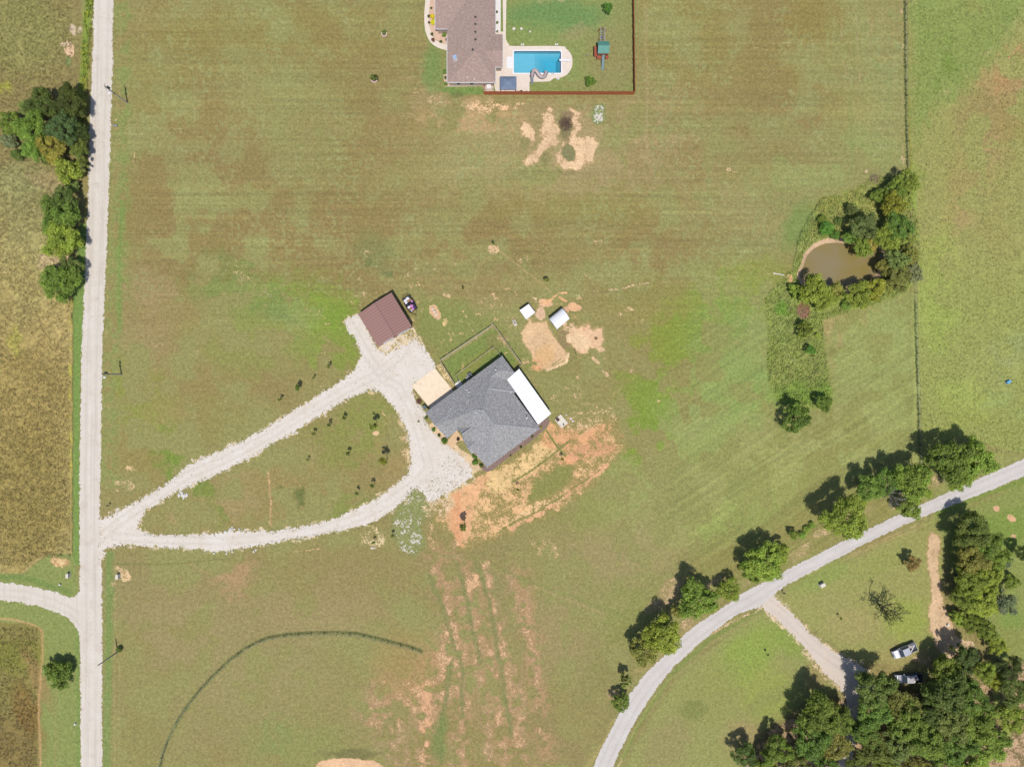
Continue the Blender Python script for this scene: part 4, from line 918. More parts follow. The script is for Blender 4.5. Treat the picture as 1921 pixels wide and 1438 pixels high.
# ------------------------------------------------------------------ buildings
def inset(pts, d):
    n = len(pts); out = []
    a = sum(pts[i][0] * pts[(i + 1) % n][1] - pts[(i + 1) % n][0] * pts[i][1] for i in range(n))
    sg = 1 if a > 0 else -1
    for i in range(n):
        p = Vector(pts[i - 1]); q = Vector(pts[i]); r = Vector(pts[(i + 1) % n])
        e1 = (q - p).normalized(); e2 = (r - q).normalized()
        n1 = Vector((-e1.y, e1.x)) * sg; n2 = Vector((-e2.y, e2.x)) * sg
        k = 1 + n1.dot(n2)
        out.append(tuple(q + (n1 + n2) * (d / max(k, .3))))
    return out
def shingle_mat(name, c0, c1, hi, sc=3.2):
    m, nt, nd, lk, bs = new_mat(name)
    geo = N(nd, "ShaderNodeNewGeometry")
    def nz(s, d=3, st=None, off=0):
        mp = N(nd, "ShaderNodeMapping"); mp.inputs['Location'].default_value = (off, off, off)
        if st: mp.inputs['Scale'].default_value = st
        n = N(nd, "ShaderNodeTexNoise"); n.inputs['Scale'].default_value = s; n.inputs['Detail'].default_value = d
        lk.new(geo.outputs['Position'], mp.inputs[0]); lk.new(mp.outputs[0], n.inputs[0]); return n.outputs[0]
    r = N(nd, "ShaderNodeValToRGB"); r.color_ramp.elements[0].position = .36; r.color_ramp.elements[1].position = .64
    r.color_ramp.elements[0].color = c0; r.color_ramp.elements[1].color = c1
    e = r.color_ramp.elements.new(.74); e.color = hi
    lk.new(nz(sc, 4), r.inputs[0])
    lk.new(r.outputs[0], bs.inputs['Base Color']); bs.inputs['Roughness'].default_value = .9; bs.inputs['Specular IOR Level'].default_value = .15
    bp = N(nd, "ShaderNodeBump"); bp.inputs['Strength'].default_value = .5; bp.inputs['Distance'].default_value = .03
    lk.new(nz(sc * 1.6, 3, None, 5), bp.inputs['Height']); lk.new(bp.outputs[0], bs.inputs['Normal'])
    return m
M_GREY = shingle_mat("grey_shingle", C(142, 141, 139), C(181, 179, 176), C(212, 210, 206))
M_CAP = noisy("ridge_shingle", C(176, 178, 180), amp=.05, scale=4)
M_BRNROOF = shingle_mat("brown_shingle", C(166, 142, 130), C(184, 160, 147), C(200, 178, 165), 2.6)
M_STONE = noisy("tan_stone", C(176, 156, 130), scale=2.5, amp=.15, fine=.15)
M_WHITE = noisy("white_paint", C(250, 249, 246), amp=.02, scale=2, rough=.55)
M_WHITEMETAL = noisy("white_metal_roof", C(251, 251, 251, 1.02), amp=.01, scale=.6, rough=.4)
M_GLASS = noisy("window_glass", (0.03, .04, .05, 1), amp=.1, rough=.08, spec=.6)
M_TRIM = noisy("cream_trim", C(236, 226, 206), amp=.04, scale=3)
M_DARK = noisy("black_metal", (0.02, 0.02, .022, 1), amp=.1, rough=.5)
M_GREYM = noisy("grey_metal", C(150, 154, 160), amp=.08, scale=6, rough=.5, metal=.0)
M_WOODL = noisy("pale_timber", C(206, 188, 156), amp=.12, scale=4)

def roof_mesh(V, F, th=.2, base=Vector((0, 0, 0))):
    mb = MB(); n = len(V); keys = list(V)
    pv = {k: P(*V[k]) - base for k in keys}; ix = {k: i for i, k in enumerate(keys)}
    vs = [pv[k] for k in keys] + [pv[k] - Vector((0, 0, th)) for k in keys]
    fs = []; cnt = {}
    for f in F:
        a = Vector((0, 0, 0))
        for i in range(len(f)): a += (pv[f[i]]).cross(pv[f[(i + 1) % len(f)]])
        if a.z < 0: f = f[::-1]
        fs.append(tuple(ix[k] for k in f)); fs.append(tuple(ix[k] + n for k in f[::-1]))
        for i in range(len(f)): cnt[(f[i], f[(i + 1) % len(f)])] = 1
    for (a, b_) in cnt:
        if (b_, a) not in cnt: fs.append((ix[b_], ix[a], ix[a] + n, ix[b_] + n))
    mb.add(vs, fs)
    return mb, pv

def wall_box(mb, a, b_, z0, z1, t, out=0.0, mi=0):
    """a thin slab standing along the segment a-b (world xy), pushed outwards by out"""
    a = Vector(a[:2]); b_ = Vector(b_[:2]); d = b_ - a; L = d.length; c = (a + b_) / 2
    nrm = Vector((d.y, -d.x)).normalized()
    c = c + nrm * out
    mb.box((c.x, c.y, (z0 + z1) / 2), (L, t, z1 - z0), rz=math.atan2(d.y, d.x), mi=mi)

# ---- the grey house
hb = P(905, 775); HB = Vector((hb.x, hb.y, 0))
A_ = (798, 773); B_ = (942, 667); E_ = (913.7, 877); D_ = (1013, 803.6)
kd = .066
un = Vector((.596, .803))
def zn(p): return 2.7 + kd * ((p[0] - A_[0]) * .592 + (p[1] - A_[1]) * .804)        # slope off the north-west eave
def zw(p): return 2.7 + kd * max(0, ((p[0] - 877.5) * .803 - (p[1] - 840.7) * .596))   # off the south-west eave
def ze(p): return 2.7 + kd * max(0, (-(p[0] - 1013) * .803 + (p[1] - 803.6) * .596))
PKZ = 6.5
V = {'A': (*A_, 2.7), 'A2': (815, 797, 4.45), 'R1': (861, 765, 4.5), 'V1': (889, 771, 5.75), 'V2': (894, 767.5, 5.85), 'PK': (907.4, 769, PKZ), 'N1': (913.7, 730.4, 4.85),
     'N1b': (918, 727.7, 4.85), 'N2': (921, 707, 3.95), 'N3': (938, 694, 3.9), 'B': (*B_, 2.7), 'C': (965, 698, 2.7), 'I': (951, 711.4, 2.66), 'X': (968, 734, 2.7),
     'X2': (964, 737.6, 2.74), 'D': (*D_, 2.7), 'PK2': (924.5, 794.6, PKZ), 'E': (*E_, 2.7), 'G': (890, 848, 2.95), 'G1': (885, 851.5, 2.7), 'Q3': (877.5, 840.7, 3.75), 'Q2': (893, 828, 3.85),
     'Qa': (868.5, 824.4, 2.8), 'W1': (884.8, 801, 4.45), 'W2': (866.7, 813.6, 4.4), 'T1': (855.8, 798, 2.95), 'T0': (858.5, 806.4, 2.7), 'F': (838.6, 821.7, 2.7)}
F = [['A', 'A2', 'R1', 'V1', 'V2', 'PK', 'N1', 'N1b', 'N2', 'N3', 'B'], ['B', 'N3', 'C'], ['N3', 'N2', 'I', 'C'], ['N2', 'N1b', 'X', 'I'], ['N1b', 'N1', 'PK', 'PK2', 'D', 'X2', 'X'],
     ['PK2', 'D', 'E'], ['PK', 'PK2', 'E', 'G', 'Q2', 'Qa', 'W1', 'V1', 'V2'], ['W2', 'W1', 'Qa'], ['Qa', 'Q2', 'Q3'], ['Q3', 'Q2', 'G', 'G1'], ['A2', 'R1', 'V1', 'W1', 'T1', 'T0', 'F'], ['T1', 'W1', 'W2', 'T0']]
house = empty("grey_house", HB, label="grey shingled house with many roof ridges and a white patio cover", cat="house")
rm, pv = roof_mesh(V, F, .2, HB)
roof = rm.build("roof", M_GREY, house)
cap = MB()
for a, b_ in [('B', 'N3'), ('N3', 'C'), ('N3', 'N2'), ('N1b', 'X'), ('N1b', 'N1'), ('PK', 'PK2'), ('PK2', 'D'), ('PK2', 'E'), ('R1', 'A2'), ('R1', 'V1'), ('V2', 'PK'), ('V1', 'V2'), ('V1', 'W1'), ('W1', 'W2'), ('N1', 'PK'), ('N2', 'N1b'), ('Q2', 'Q3')]:
    p, q = pv[a], pv[b_]; cap.tube([p + Vector((0, 0, .02)), q + Vector((0, 0, .02))], .11, 6)
cap.build("ridge_cap", M_CAP, roof)
outl = [V[k][:2] for k in ('A', 'F', 'T0', 'W2', 'Qa', 'Q3', 'G1', 'E', 'D', 'X2', 'I', 'C', 'B')]
wi = inset(outl, 3.4)
wb = MB(); wpts = [P(p[0], p[1], 2.5) - HB for p in wi]
wb.prism([(p.x, p.y) for p in wpts], 0, 2.5)
gab = [P(p[0], p[1], 2.5) - HB for p in (inset(outl, 3.4)[0], inset(outl, 3.4)[1])]
mid = (gab[0] + gab[1]) / 2
wb.add([(gab[0].x, gab[0].y, 2.5), (gab[1].x, gab[1].y, 2.5), (mid.x, mid.y, 4.1), (gab[0].x + .15, gab[0].y + .1, 2.5), (gab[1].x + .15, gab[1].y + .1, 2.5), (mid.x + .15, mid.y + .1, 4.1)],
       [(0, 1, 2), (5, 4, 3), (0, 2, 5, 3), (1, 4, 5, 2)])
wall = wb.build("wall", M_STONE, house)
n_w = len(wpts)
def on_wall(i, t0, t1, z0, z1, name, mat, parent, glass=False, j=None):
    a, b_ = wpts[i], wpts[(i + 1) % n_w]
    p, q = a.lerp(b_, t0), a.lerp(b_, t1)
    m_ = MB(); cdir = ((p + q) / 2) - sum(wpts, Vector()) / n_w
    d = (q - p); nn = Vector((d.y, -d.x)).normalized(); sgn = 1 if nn.dot(cdir.xy) > 0 else -1
    wall_box(m_, p, q, z0, z1, .08, .045 * sgn)
    o = m_.build(name, mat, parent)
    if glass:
        g = MB(); wall_box(g, p.lerp(q, .08), q.lerp(p, .08), z0 + .08, z1 - .08, .03, .1 * sgn); g.build("pane", M_GLASS, o)
    return o
# walls: 0 A-F, 1 F-T0, 2 T0-W2, 3 W2-Qa, 4 Qa-Q3, 5 Q3-G1, 6 G1-E, 7 E-D, 8 D-X2, 9 X2-I, 10 I-C, 11 C-B, 12 B-A
for t in (.12, .40, .70): on_wall(12, 1 - t - .16 if t > .5 else .02 + t, (1 - t) if t > .5 else .02 + t + .10, .9, 2.1, "window", M_WHITE, wall, True)
on_wall(12, .70, .80, .02, 2.3, "garage_door", M_WHITE, house); on_wall(12, .84, .95, .02, 2.3, "garage_door", M_WHITE, house)
for t in (.2, .5, .75): on_wall(7, t, t + .09, .9, 2.1, "window", M_WHITE, wall, True)
for t in (.1, .6): on_wall(8, t, t + .14, .4, 2.1, "window", M_WHITE, wall, True)
on_wall(0, .3, .6, .9, 2.1, "window", M_WHITE, wall, True); on_wall(6, .35, .6, .9, 2.1, "window", M_WHITE, wall, True)
on_wall(2, .2, .8, .02, 2.1, "front_door", noisy("brown_door", C(90, 60, 40), amp=.1), house)
# white patio cover
cv = [(974, 691.5), (1034, 775.6), (1009.5, 796.4), (951, 711.4)]
pc = MB(); q4 = [P(cv[0][0], cv[0][1], 2.75) - HB, P(cv[1][0], cv[1][1], 2.75) - HB, P(cv[2][0], cv[2][1], 2.98) - HB, P(cv[3][0], cv[3][1], 2.98) - HB]
pc.add([*q4, *[p - Vector((0, 0, .14)) for p in q4]], [(0, 3, 2, 1), (4, 5, 6, 7), (0, 1, 5, 4), (1, 2, 6, 5), (2, 3, 7, 6), (3, 0, 4, 7)])
cover = pc.build("patio_cover", M_WHITEMETAL, house)
sm = MB()
for k in range(1, 13):
    a_, b2 = q4[0].lerp(q4[1], k / 13), q4[3].lerp(q4[2], k / 13); sm.tube([a_ + Vector((0, 0, .012)), b2 + Vector((0, 0, .012))], .02, 4)
sm.build("panel_seam", M_WHITE, cover)
for t in (.03, .35, .66, .97):
    p = q4[0].lerp(q4[1], t) * .995; m_ = MB(); m_.box((p.x, p.y, 1.31), (.14, .14, 2.6)); m_.build("post", M_WHITE, cover)
pf = MB(); pf.prism([((P(x, y).x - HB.x), (P(x, y).y - HB.y)) for x, y in ((970, 697), (1029, 778), (1007, 793), (953, 716))], .0, .08)
pf.build("patio_slab", M_TRIM, house)
for x, y, r_, z_ in [(930, 693.5, .09, 3.9), (876.5, 731, .08, 3.6), (880, 735, .07, 3.8), (988.5, 784, .09, 4.1), (846, 766, .06, 4.2)]:
    p = P(x, y, z_) - HB; m_ = MB(); m_.lathe((p.x, p.y, p.z - .25), [(r_, 0), (r_, .6), (r_ * 1.5, .6), (r_ * 1.5, .68)], 10); m_.build("vent_pipe", M_WHITE, roof)

# ---- the brown metal garage
gb = P(722, 600); GB = Vector((gb.x, gb.y, 0))
def ribbed(name, c, rib, ang, period, w_=.25, rough_=.45, gain=1.0):
    m, nt, nd, lk, bs = new_mat(name)
    geo = N(nd, "ShaderNodeNewGeometry"); mp = N(nd, "ShaderNodeMapping"); mp.vector_type = 'POINT'
    mp.inputs['Rotation'].default_value = (0, 0, ang); lk.new(geo.outputs['Position'], mp.inputs[0])
    wv = N(nd, "ShaderNodeTexWave"); wv.wave_type = 'BANDS'; wv.bands_direction = 'X'
    wv.inputs['Scale'].default_value = math.pi * 2 / period / 20 * 1.0
    lk.new(mp.outputs[0], wv.inputs[0])
    r = N(nd, "ShaderNodeValToRGB"); r.color_ramp.elements[0].position = w_; r.color_ramp.elements[1].position = w_ + .25
    r.color_ramp.elements[0].color = rib; r.color_ramp.elements[1].color = c
    lk.new(wv.outputs[1], r.inputs[0]); lk.new(r.outputs[0], bs.inputs['Base Color'])
    bs.inputs['Roughness'].default_value = rough_; bs.inputs['Specular IOR Level'].default_value = .35
    bp = N(nd, "ShaderNodeBump"); bp.inputs['Strength'].default_value = .2; bp.inputs['Distance'].default_value = .02
    lk.new(wv.outputs[1], bp.inputs['Height']); lk.new(bp.outputs[0], bs.inputs['Normal'])
    return m
gL, gT, gR, gBt = (671.8, 589.3), (734.2, 548.7), (772.7, 612.2), (708.2, 649.2)
ridge0 = ((gL[0] + gT[0]) / 2 - .3, (gL[1] + gT[1]) / 2 + .2 - 1.5); ridge1 = ((gR[0] + gBt[0]) / 2, (gR[1] + gBt[1]) / 2 - .5)
GV = {'L': (*gL, 3.0), 'T': (*gT, 3.0), 'R': (*gR, 3.0), 'B': (*gBt, 3.0), 'r0': (*ridge0, 3.75), 'r1': (*ridge1, 3.75)}
gd = P(*gBt) - P(*gL); gang = math.atan2(gd.y, gd.x)
M_REDROOF = ribbed("red_brown_metal_roof", C(164, 123, 112), C(147, 108, 99), -gang, .62, .12)
garage = empty("metal_garage", GB, label="red-brown ribbed metal garage with two white doors on the gravel court", cat="garage")
rm, gpv = roof_mesh(GV, [['L', 'B', 'r1', 'r0'], ['T', 'r0', 'r1', 'R']], .1, GB)
groof = rm.build("roof", M_REDROOF, garage)
cap = MB(); cap.tube([gpv['r0'] + Vector((0, 0, .02)), gpv['r1'] + Vector((0, 0, .02))], .1, 6); cap.build("ridge_cap", noisy("ridge_metal", C(158, 122, 122), amp=.03), groof)
gi = inset([gL, gT, gR, gBt], 1.3); gp = [P(p[0], p[1], 2.9) - GB for p in gi]
gw = MB(); gw.prism([(p.x, p.y) for p in gp], 0, 2.88)
for a, b_ in ((0, 1), (3, 2)):
    m1 = (gp[a] + gp[b_]) / 2; off = (gp[1] - gp[2]).normalized() * (-.1 if a == 0 else .1)
    gw.add([(gp[a].x, gp[a].y, 2.88), (gp[b_].x, gp[b_].y, 2.88), (m1.x, m1.y, 3.6), (gp[a].x + off.x, gp[a].y + off.y, 2.88), (gp[b_].x + off.x, gp[b_].y + off.y, 2.88), (m1.x + off.x, m1.y + off.y, 3.6)], [(0, 1, 2), (5, 4, 3), (0, 2, 5, 3), (1, 4, 5, 2)])
gwall = gw.build("wall", noisy("tan_metal_siding", C(186, 150, 128), amp=.05, scale=3), garage)
for t0, t1 in ((.13, .44), (.58, .93)):
    p, q = gp[3].lerp(gp[2], t0), gp[3].lerp(gp[2], t1); m_ = MB()
    d = (q - p).xy.normalized(); nn = Vector((d.y, -d.x)); nn = nn if nn.y < 0 else -nn
    sg = 1 if Vector((d.y, -d.x)).y < 0 else -1
    wall_box(m_, p, q, .03, 2.5, .09, .05 * sg); dr = m_.build("garage_door", M_WHITE, garage)
    for k in range(1, 4):
        g = MB(); wall_box(g, p.lerp(q, .02), q.lerp(p, .02), .03 + k * .62 - .012, .03 + k * .62 + .012, .03, .098 * sg); g.build("panel_seam", M_GREYM, dr)

# ---- the north house
nb = P(885, 60); NB = Vector((nb.x, nb.y, 0))
z0 = 3.0
NV = {'a': (839, -70, z0), 'b': (839, 154.5, z0), 'c': (929.5, 154.5, z0), 'd': (929.5, -70, z0), 'r1': (892, 96, 4.9), 'r0': (892, -30, 4.9)}
WV = {'a': (816.5, -70, z0), 'b': (816.5, 54.5, z0), 'c': (851.5, 54.5, z0), 'c2': (880, 54.5, z0 + .02), 'r': (878, -10, 4.5), 'r0': (816.5, -10, 4.5), 'd': (880, -70, z0 + .02)}
EV = {'a': (943, 64.5, z0 + .03), 'b': (943, 126, z0 + .03), 'c': (912, 126, 3.05), 'd': (912, 64.5, 3.05), 'r0': (943, 95, 4.0), 'r1': (900, 95, 4.1)}
nh = empty("brown_house", NB, label="large brown shingled house beside the swimming pool", cat="house")
r1_, _ = roof_mesh(NV, [['a', 'b', 'r1', 'r0'], ['b', 'c', 'r1'], ['c', 'd', 'r0', 'r1'], ['d', 'a', 'r0']], .2, NB)
r2_, _ = roof_mesh(WV, [['b', 'c', 'c2', 'r', 'r0'], ['r0', 'r', 'd', 'a']], .18, NB)
r3_, _ = roof_mesh(EV, [['b', 'r0', 'r1', 'c'], ['a', 'd', 'r1', 'r0']], .16, NB)
r1_.add(r2_.v, r2_.f); r1_.add(r3_.v, r3_.f)
nroof = r1_.build("roof", M_BRNROOF, nh)
gut = MB()
for a, b_ in (((839, 155), (930, 155)), ((817, 55), (851.5, 55)), ((839.5, 65), (851, 65)), ((929.5, 126.5), (943, 126.5)), ((838.6, 66), (838.6, 155)), ((930, 127), (930, 155)), ((943.4, 65), (943.4, 126)), ((816, -70), (816, 55)), ((930, 64), (930, -70))):
    p, q = P(*a, 2.95) - NB, P(*b_, 2.95) - NB; gut.tube([p, q], .07, 6)
gut.build("gutter", M_WHITE, nroof)
nwall = MB()
for pts in ([(842, -66), (842, 151), (926.5, 151), (926.5, -66)], [(820, -66), (820, 51.5), (852, 51.5), (852, -66)], [(920, 68), (940, 68), (940, 123), (920, 123)]):
    pp = [P(p[0], p[1], 2.8) - NB for p in pts]; nwall.prism([(p.x, p.y) for p in pp], 0, 2.78)
nwl = nwall.build("wall", noisy("pale_brick", C(206, 184, 164), scale=3, amp=.08, fine=.08), nh)
for t in (.15, .45):
    m_ = MB(); p = P(842 + 84 * t, 151, 2.8) - NB; q = P(842 + 84 * t + 9, 151, 2.8) - NB
    wall_box(m_, p, q, .9, 2.1, .1, .03); o = m_.build("window", M_WHITE, nwl); g = MB(); wall_box(g, p.lerp(q, .08), q.lerp(p, .08), 1., 2., .03, .1); g.build("pane", M_GLASS, o)
for x, y in ((892, 33), (892, 46.5), (892, 61), (892, 75), (887, 94)):
    p = P(x, y, 4.85) - NB; m_ = MB(); m_.lathe((p.x, p.y, p.z - .12), [(.12, 0), (.12, .25), (.24, .25), (.24, .34), (.1, .4)], 12); m_.build("roof_turbine", M_DARK, nroof)
for x, y, zz_ in ((877.5, 146, 3.4), (890, 149.5, 3.25), (872, 9, 4.3), (926, 15, 3.3), (919, 68, 3.9), (926, 29, 3.3)):
    p = P(x, y, zz_) - NB; m_ = MB(); m_.lathe((p.x, p.y, p.z - .35), [(.08, 0), (.08, .6), (.1, .62)], 8); m_.build("vent_pipe", M_WHITE if y > 100 else M_GREYM, nroof)
sk = MB(); p = P(853, 107, 3.62) - NB; sk.box((p.x, p.y, p.z + .02), (.9, .8, .1), rz=.1, ry=-.29); sky_l = sk.build("skylight", noisy("skylight_pane", C(176, 200, 226), rough=.15), nroof)
sk = MB(); p = P(854.5, 112, 3.66) - NB; sk.box((p.x, p.y, p.z + .0), (.95, .9, .05), rz=.2, ry=-.29); sk.build("flashing", noisy("flashing_metal", C(196, 190, 184)), sky_l)

# ---- two small sheds
def shed(name, corners, zlo, zhi, mat, label, gambrel=False):
    c = sum((P(p[0], p[1]) for p in corners), Vector()) / 4; base = Vector((c.x, c.y, 0))
    t = empty(name, base, label=label, cat="shed")
    k = [P(corners[i][0], corners[i][1], (zhi, zhi, zlo, zlo)[i] if not gambrel else zlo) - base for i in range(4)]   # 0 left(NW) 1 top 2 right 3 bottom
    mb = MB()
    if not gambrel:
        mb.add([*k, *[p - Vector((0, 0, .1)) for p in k]], [(3, 2, 1, 0), (4, 5, 6, 7), (1, 5, 4, 0), (2, 6, 5, 1), (3, 7, 6, 2), (0, 4, 7, 3)])
    else:
        fr = [(0.0, zlo), (.10, zlo + .45), (.26, zlo + .75), (.5, zlo + .95), (.80, zlo + .5), (1.0, zlo)]
        vs = []
        for side in (0, 1):
            a, b_ = (k[0], k[3]) if side == 0 else (k[1], k[2])
            for f_, z in fr: q = a.lerp(b_, f_); vs.append((q.x, q.y, z))
        n6 = len(fr); vs += [(v[0], v[1], v[2] - .08) for v in vs]
        fs = []
        for i in range(n6 - 1):
            fs += [(i, i + 1, n6 + i + 1, n6 + i), (2 * n6 + i, 3 * n6 + i, 3 * n6 + i + 1, 2 * n6 + i + 1), (i, 2 * n6 + i, 2 * n6 + i + 1, i + 1), (n6 + i, n6 + i + 1, 3 * n6 + i + 1, 3 * n6 + i)]
        mb.add(vs, fs)
    mb.build("roof", mat, t)
    w = MB(); wp = [p * .93 for p in k]
    if gambrel:
        w.prism([(p.x, p.y) for p in wp], 0.02, zlo - .02)
        for a, b_ in ((wp[0], wp[3]), (wp[1], wp[2])):
            pts = [a.lerp(b_, f_) for f_, z in fr]; off = (wp[1] - wp[0]).normalized() * (.06 if a is wp[0] else -.06)
            vs = [(p.x, p.y, z - .09) for p, (f_, z) in zip(pts, fr)]; vs += [(v[0] + off.x, v[1] + off.y, v[2]) for v in vs]
            w.add(vs, [tuple(range(6)), tuple(range(6, 12))[::-1]])
    else:
        w.add([(wp[0].x, wp[0].y, .02), (wp[1].x, wp[1].y, .02), (wp[2].x, wp[2].y, .02), (wp[3].x, wp[3].y, .02), (wp[0].x, wp[0].y, zhi - .14), (wp[1].x, wp[1].y, zhi - .14), (wp[2].x, wp[2].y, zlo - .1), (wp[3].x, wp[3].y, zlo - .1)],
              [(0, 1, 2, 3), (7, 6, 5, 4), (0, 4, 5, 1), (1, 5, 6, 2), (2, 6, 7, 3), (3, 7, 4, 0)])
    w.build("wall", noisy(name + "_siding", C(170, 160, 150), amp=.06, scale=3), t)
    d = MB(); a, b_ = wp[3].lerp(wp[2], .35), wp[3].lerp(wp[2], .65); dd = b_ - a; sg = 1 if dd.y * 0 + Vector((dd.y, -dd.x)).dot((a + b_).xy) > 0 else -1
    wall_box(d, a, b_, .05, zlo - .35, .06, .04 * sg); d.build("door", M_WHITE, t)
    return t
s1 = [(974.7, 582), (992, 570), (1004, 586), (987.3, 599.2)]
dd_ = P(*s1[1]) - P(*s1[0])
shed("lean_to_shed", s1, 1.7, 2.1, ribbed("white_ribbed_roof", C(246, 244, 246), C(212, 210, 214), math.pi / 2 - math.atan2(dd_.y, dd_.x), .5, .1), "small square lean-to shed with plain white ribbed roof")
s2 = [(1029.5, 598), (1054.5, 578), (1068.5, 597.5), (1044.8, 617.5)]
shed("gambrel_shed", s2, 2.0, 2.6, M_WHITEMETAL, "larger shed with bent white and grey gambrel roof beside the dirt pads", True)

# ---- paving
M_PAD = noisy("cream_concrete", C(255, 232, 198), amp=.04, scale=1.2, rough=.8, fine=.03)
M_DECK = noisy("pool_deck_concrete", C(243, 227, 208), amp=.03, scale=1.2, fine=.04)
M_MULCH = noisy("brown_mulch", C(152, 126, 114), amp=.2, scale=4, fine=.3)
M_BED = noisy("pink_bed_gravel", C(232, 196, 168), amp=.08, scale=4, fine=.2)
M_ROCKBED = noisy("white_bed_rock", C(246, 240, 232), amp=.05, scale=5, fine=.2)
sheet("parking_pad", [[(772, 723), (816, 690.6), (850, 732), (853, 738), (812, 770), (804, 762)]], .06, M_PAD, thick=.06)
sheet("stoop_path", [[(853, 720), (862, 713), (868, 720), (862, 727), (857, 727)]], .05, M_ROCKBED, thick=.05)
sheet("entry_walk", [[(843, 822), (857, 806), (872, 828), (866, 826), (858, 828), (852, 836), (846, 838), (840, 834)]], .055, noisy("entry_stone", C(232, 196, 152), amp=.05, scale=3), thick=.05)
sheet("mulch_bed", [[(904, 881), (910, 868), (1000, 800), (1012, 790), (1022, 786), (1029, 783), (1031, 790), (1028, 799), (1018, 808), (1000, 824), (970, 846), (940, 868), (924, 881), (914, 885)]], .05, M_MULCH)
deckpts = [(952, -70), (950, 0), (949, 66), (950, 76), (955, 84), (964, 87), (1050, 87), (1062, 92), (1071, 102), (1074, 114), (1072, 128), (1064, 140), (1052, 146), (1040, 147), (1034, 151), (1026, 153.5), (993, 154), (993.5, 173.5), (930, 173.5), (925, 150), (925, 60), (944, 60), (942, -70)]
pool_hole = [(964, 97.5), (966, 96.5), (1050, 96.5), (1052.3, 98), (1052.3, 136), (1051, 137.3), (966, 137.3), (964, 136)]
sheet("pool_deck", [smooth_pl(deckpts[:17], False, 3) + deckpts[17:], pool_hole], .09, M_DECK, thick=.09)
sheet("garden_walk", [smooth_pl([(816, -70), (802, -20), (797, 12), (796, 40), (799, 62), (808, 80), (822, 90), (842, 96)], False, 3) + smooth_pl([(842, 84), (826, 80), (814, 72), (808, 58), (805, 40), (806, 12), (812, -20), (822, -70)], False, 3)], .06, M_DECK, thick=.06)
sheet("garden_bed", [[(822, -70), (812, -20), (806, 12), (805, 40), (808, 58), (814, 72), (826, 80), (842, 84), (845, 50), (855, 30), (840, -70)]], .045, M_BED)
sheet("rock_bed", [[(928, -70), (928, 64), (939, 64), (940, -70)]], .07, M_ROCKBED)
sheet("side_bed", [[(832, 140), (841, 140), (841, 152), (850, 158), (850, 163), (834, 163)]], .045, M_BED)
sheet("courtyard_paving", [[(905, 156), (926, 156), (926, 172.5), (907, 172.5)]], .055, noisy("flagstone", C(226, 206, 186), amp=.15, scale=2.5))
sheet("house_apron", [[(842, 158), (905, 157), (905, 162), (842, 163)]], .05, noisy("apron_concrete", C(216, 196, 176), amp=.05))
for k, (x, y) in enumerate(((925, -70),)): pass
# ------------------------------------------------------------------ swimming pool and its things
def at(px, py, z=0.0, seen=0.0):
    """ground point of something seen at (px,py) whose top stands at height seen"""
    p = P(px, py, seen); return Vector((p.x, p.y, z))
M_LINER = noisy("pool_liner", C(178, 222, 236), amp=.04, scale=5, fine=.04)
pc_ = P(1008, 117); PCN = Vector((pc_.x, pc_.y, 0))
pool = empty("swimming_pool", PCN, label="rectangular blue swimming pool with a deeper right end", cat="swimming pool")
X0, X1 = P(963.8, 0).x - PCN.x, P(1052.3, 0).x - PCN.x; Y0, Y1 = P(0, 137.3).y - PCN.y, P(0, 96.5).y - PCN.y
def pool_basin():
    mb = MB(); zt = .07; sh_, dp = -1.15, -2.7
    xa = X0 + (X1 - X0) * .44; xb = X0 + (X1 - X0) * .70; xc = X1 - 1.0; ym0, ym1 = Y0 + .9, Y1 - 1.35
    v = [(X0, Y0, zt), (X1, Y0, zt), (X1, Y1, zt), (X0, Y1, zt), (X0, Y0, sh_), (xa, Y0, sh_), (X1, Y0, sh_), (X1, Y1, sh_), (xa, Y1, sh_), (X0, Y1, sh_), (xb, ym0, dp), (xc, ym0, dp), (xc, ym1, dp), (xb, ym1, dp)]
    f = [(0, 1, 6, 5, 4), (1, 2, 7, 6), (2, 3, 9, 8, 7), (3, 0, 4, 9), (4, 5, 8, 9), (5, 6, 11, 10), (6, 7, 12, 11), (7, 8, 13, 12), (8, 5, 10, 13), (10, 11, 12, 13)]
    mb.add(v, f); return mb
pool_basin().build("basin", M_LINER, pool)
cp = MB()
for (cx, cy, lx, ly) in (((X0 + X1) / 2, Y0 - .14, X1 - X0 + .56, .28), ((X0 + X1) / 2, Y1 + .14, X1 - X0 + .56, .28), (X0 - .14, (Y0 + Y1) / 2, .28, Y1 - Y0), (X1 + .14, (Y0 + Y1) / 2, .28, Y1 - Y0)):
    cp.box((cx, cy, .07), (lx, ly, .09))
cp.build("coping", M_WHITE, pool)
tl = MB()
for (cx, cy, lx, ly) in (((X0 + X1) / 2, Y0 + .012, X1 - X0, .02), ((X0 + X1) / 2, Y1 - .012, X1 - X0, .02), (X0 + .012, (Y0 + Y1) / 2, .02, Y1 - Y0), (X1 - .012, (Y0 + Y1) / 2, .02, Y1 - Y0)):
    tl.box((cx, cy, -.08), (lx, ly, .2))
tl.build("tile_band", noisy("navy_tile", C(36, 92, 128), amp=.1, scale=6), pool)
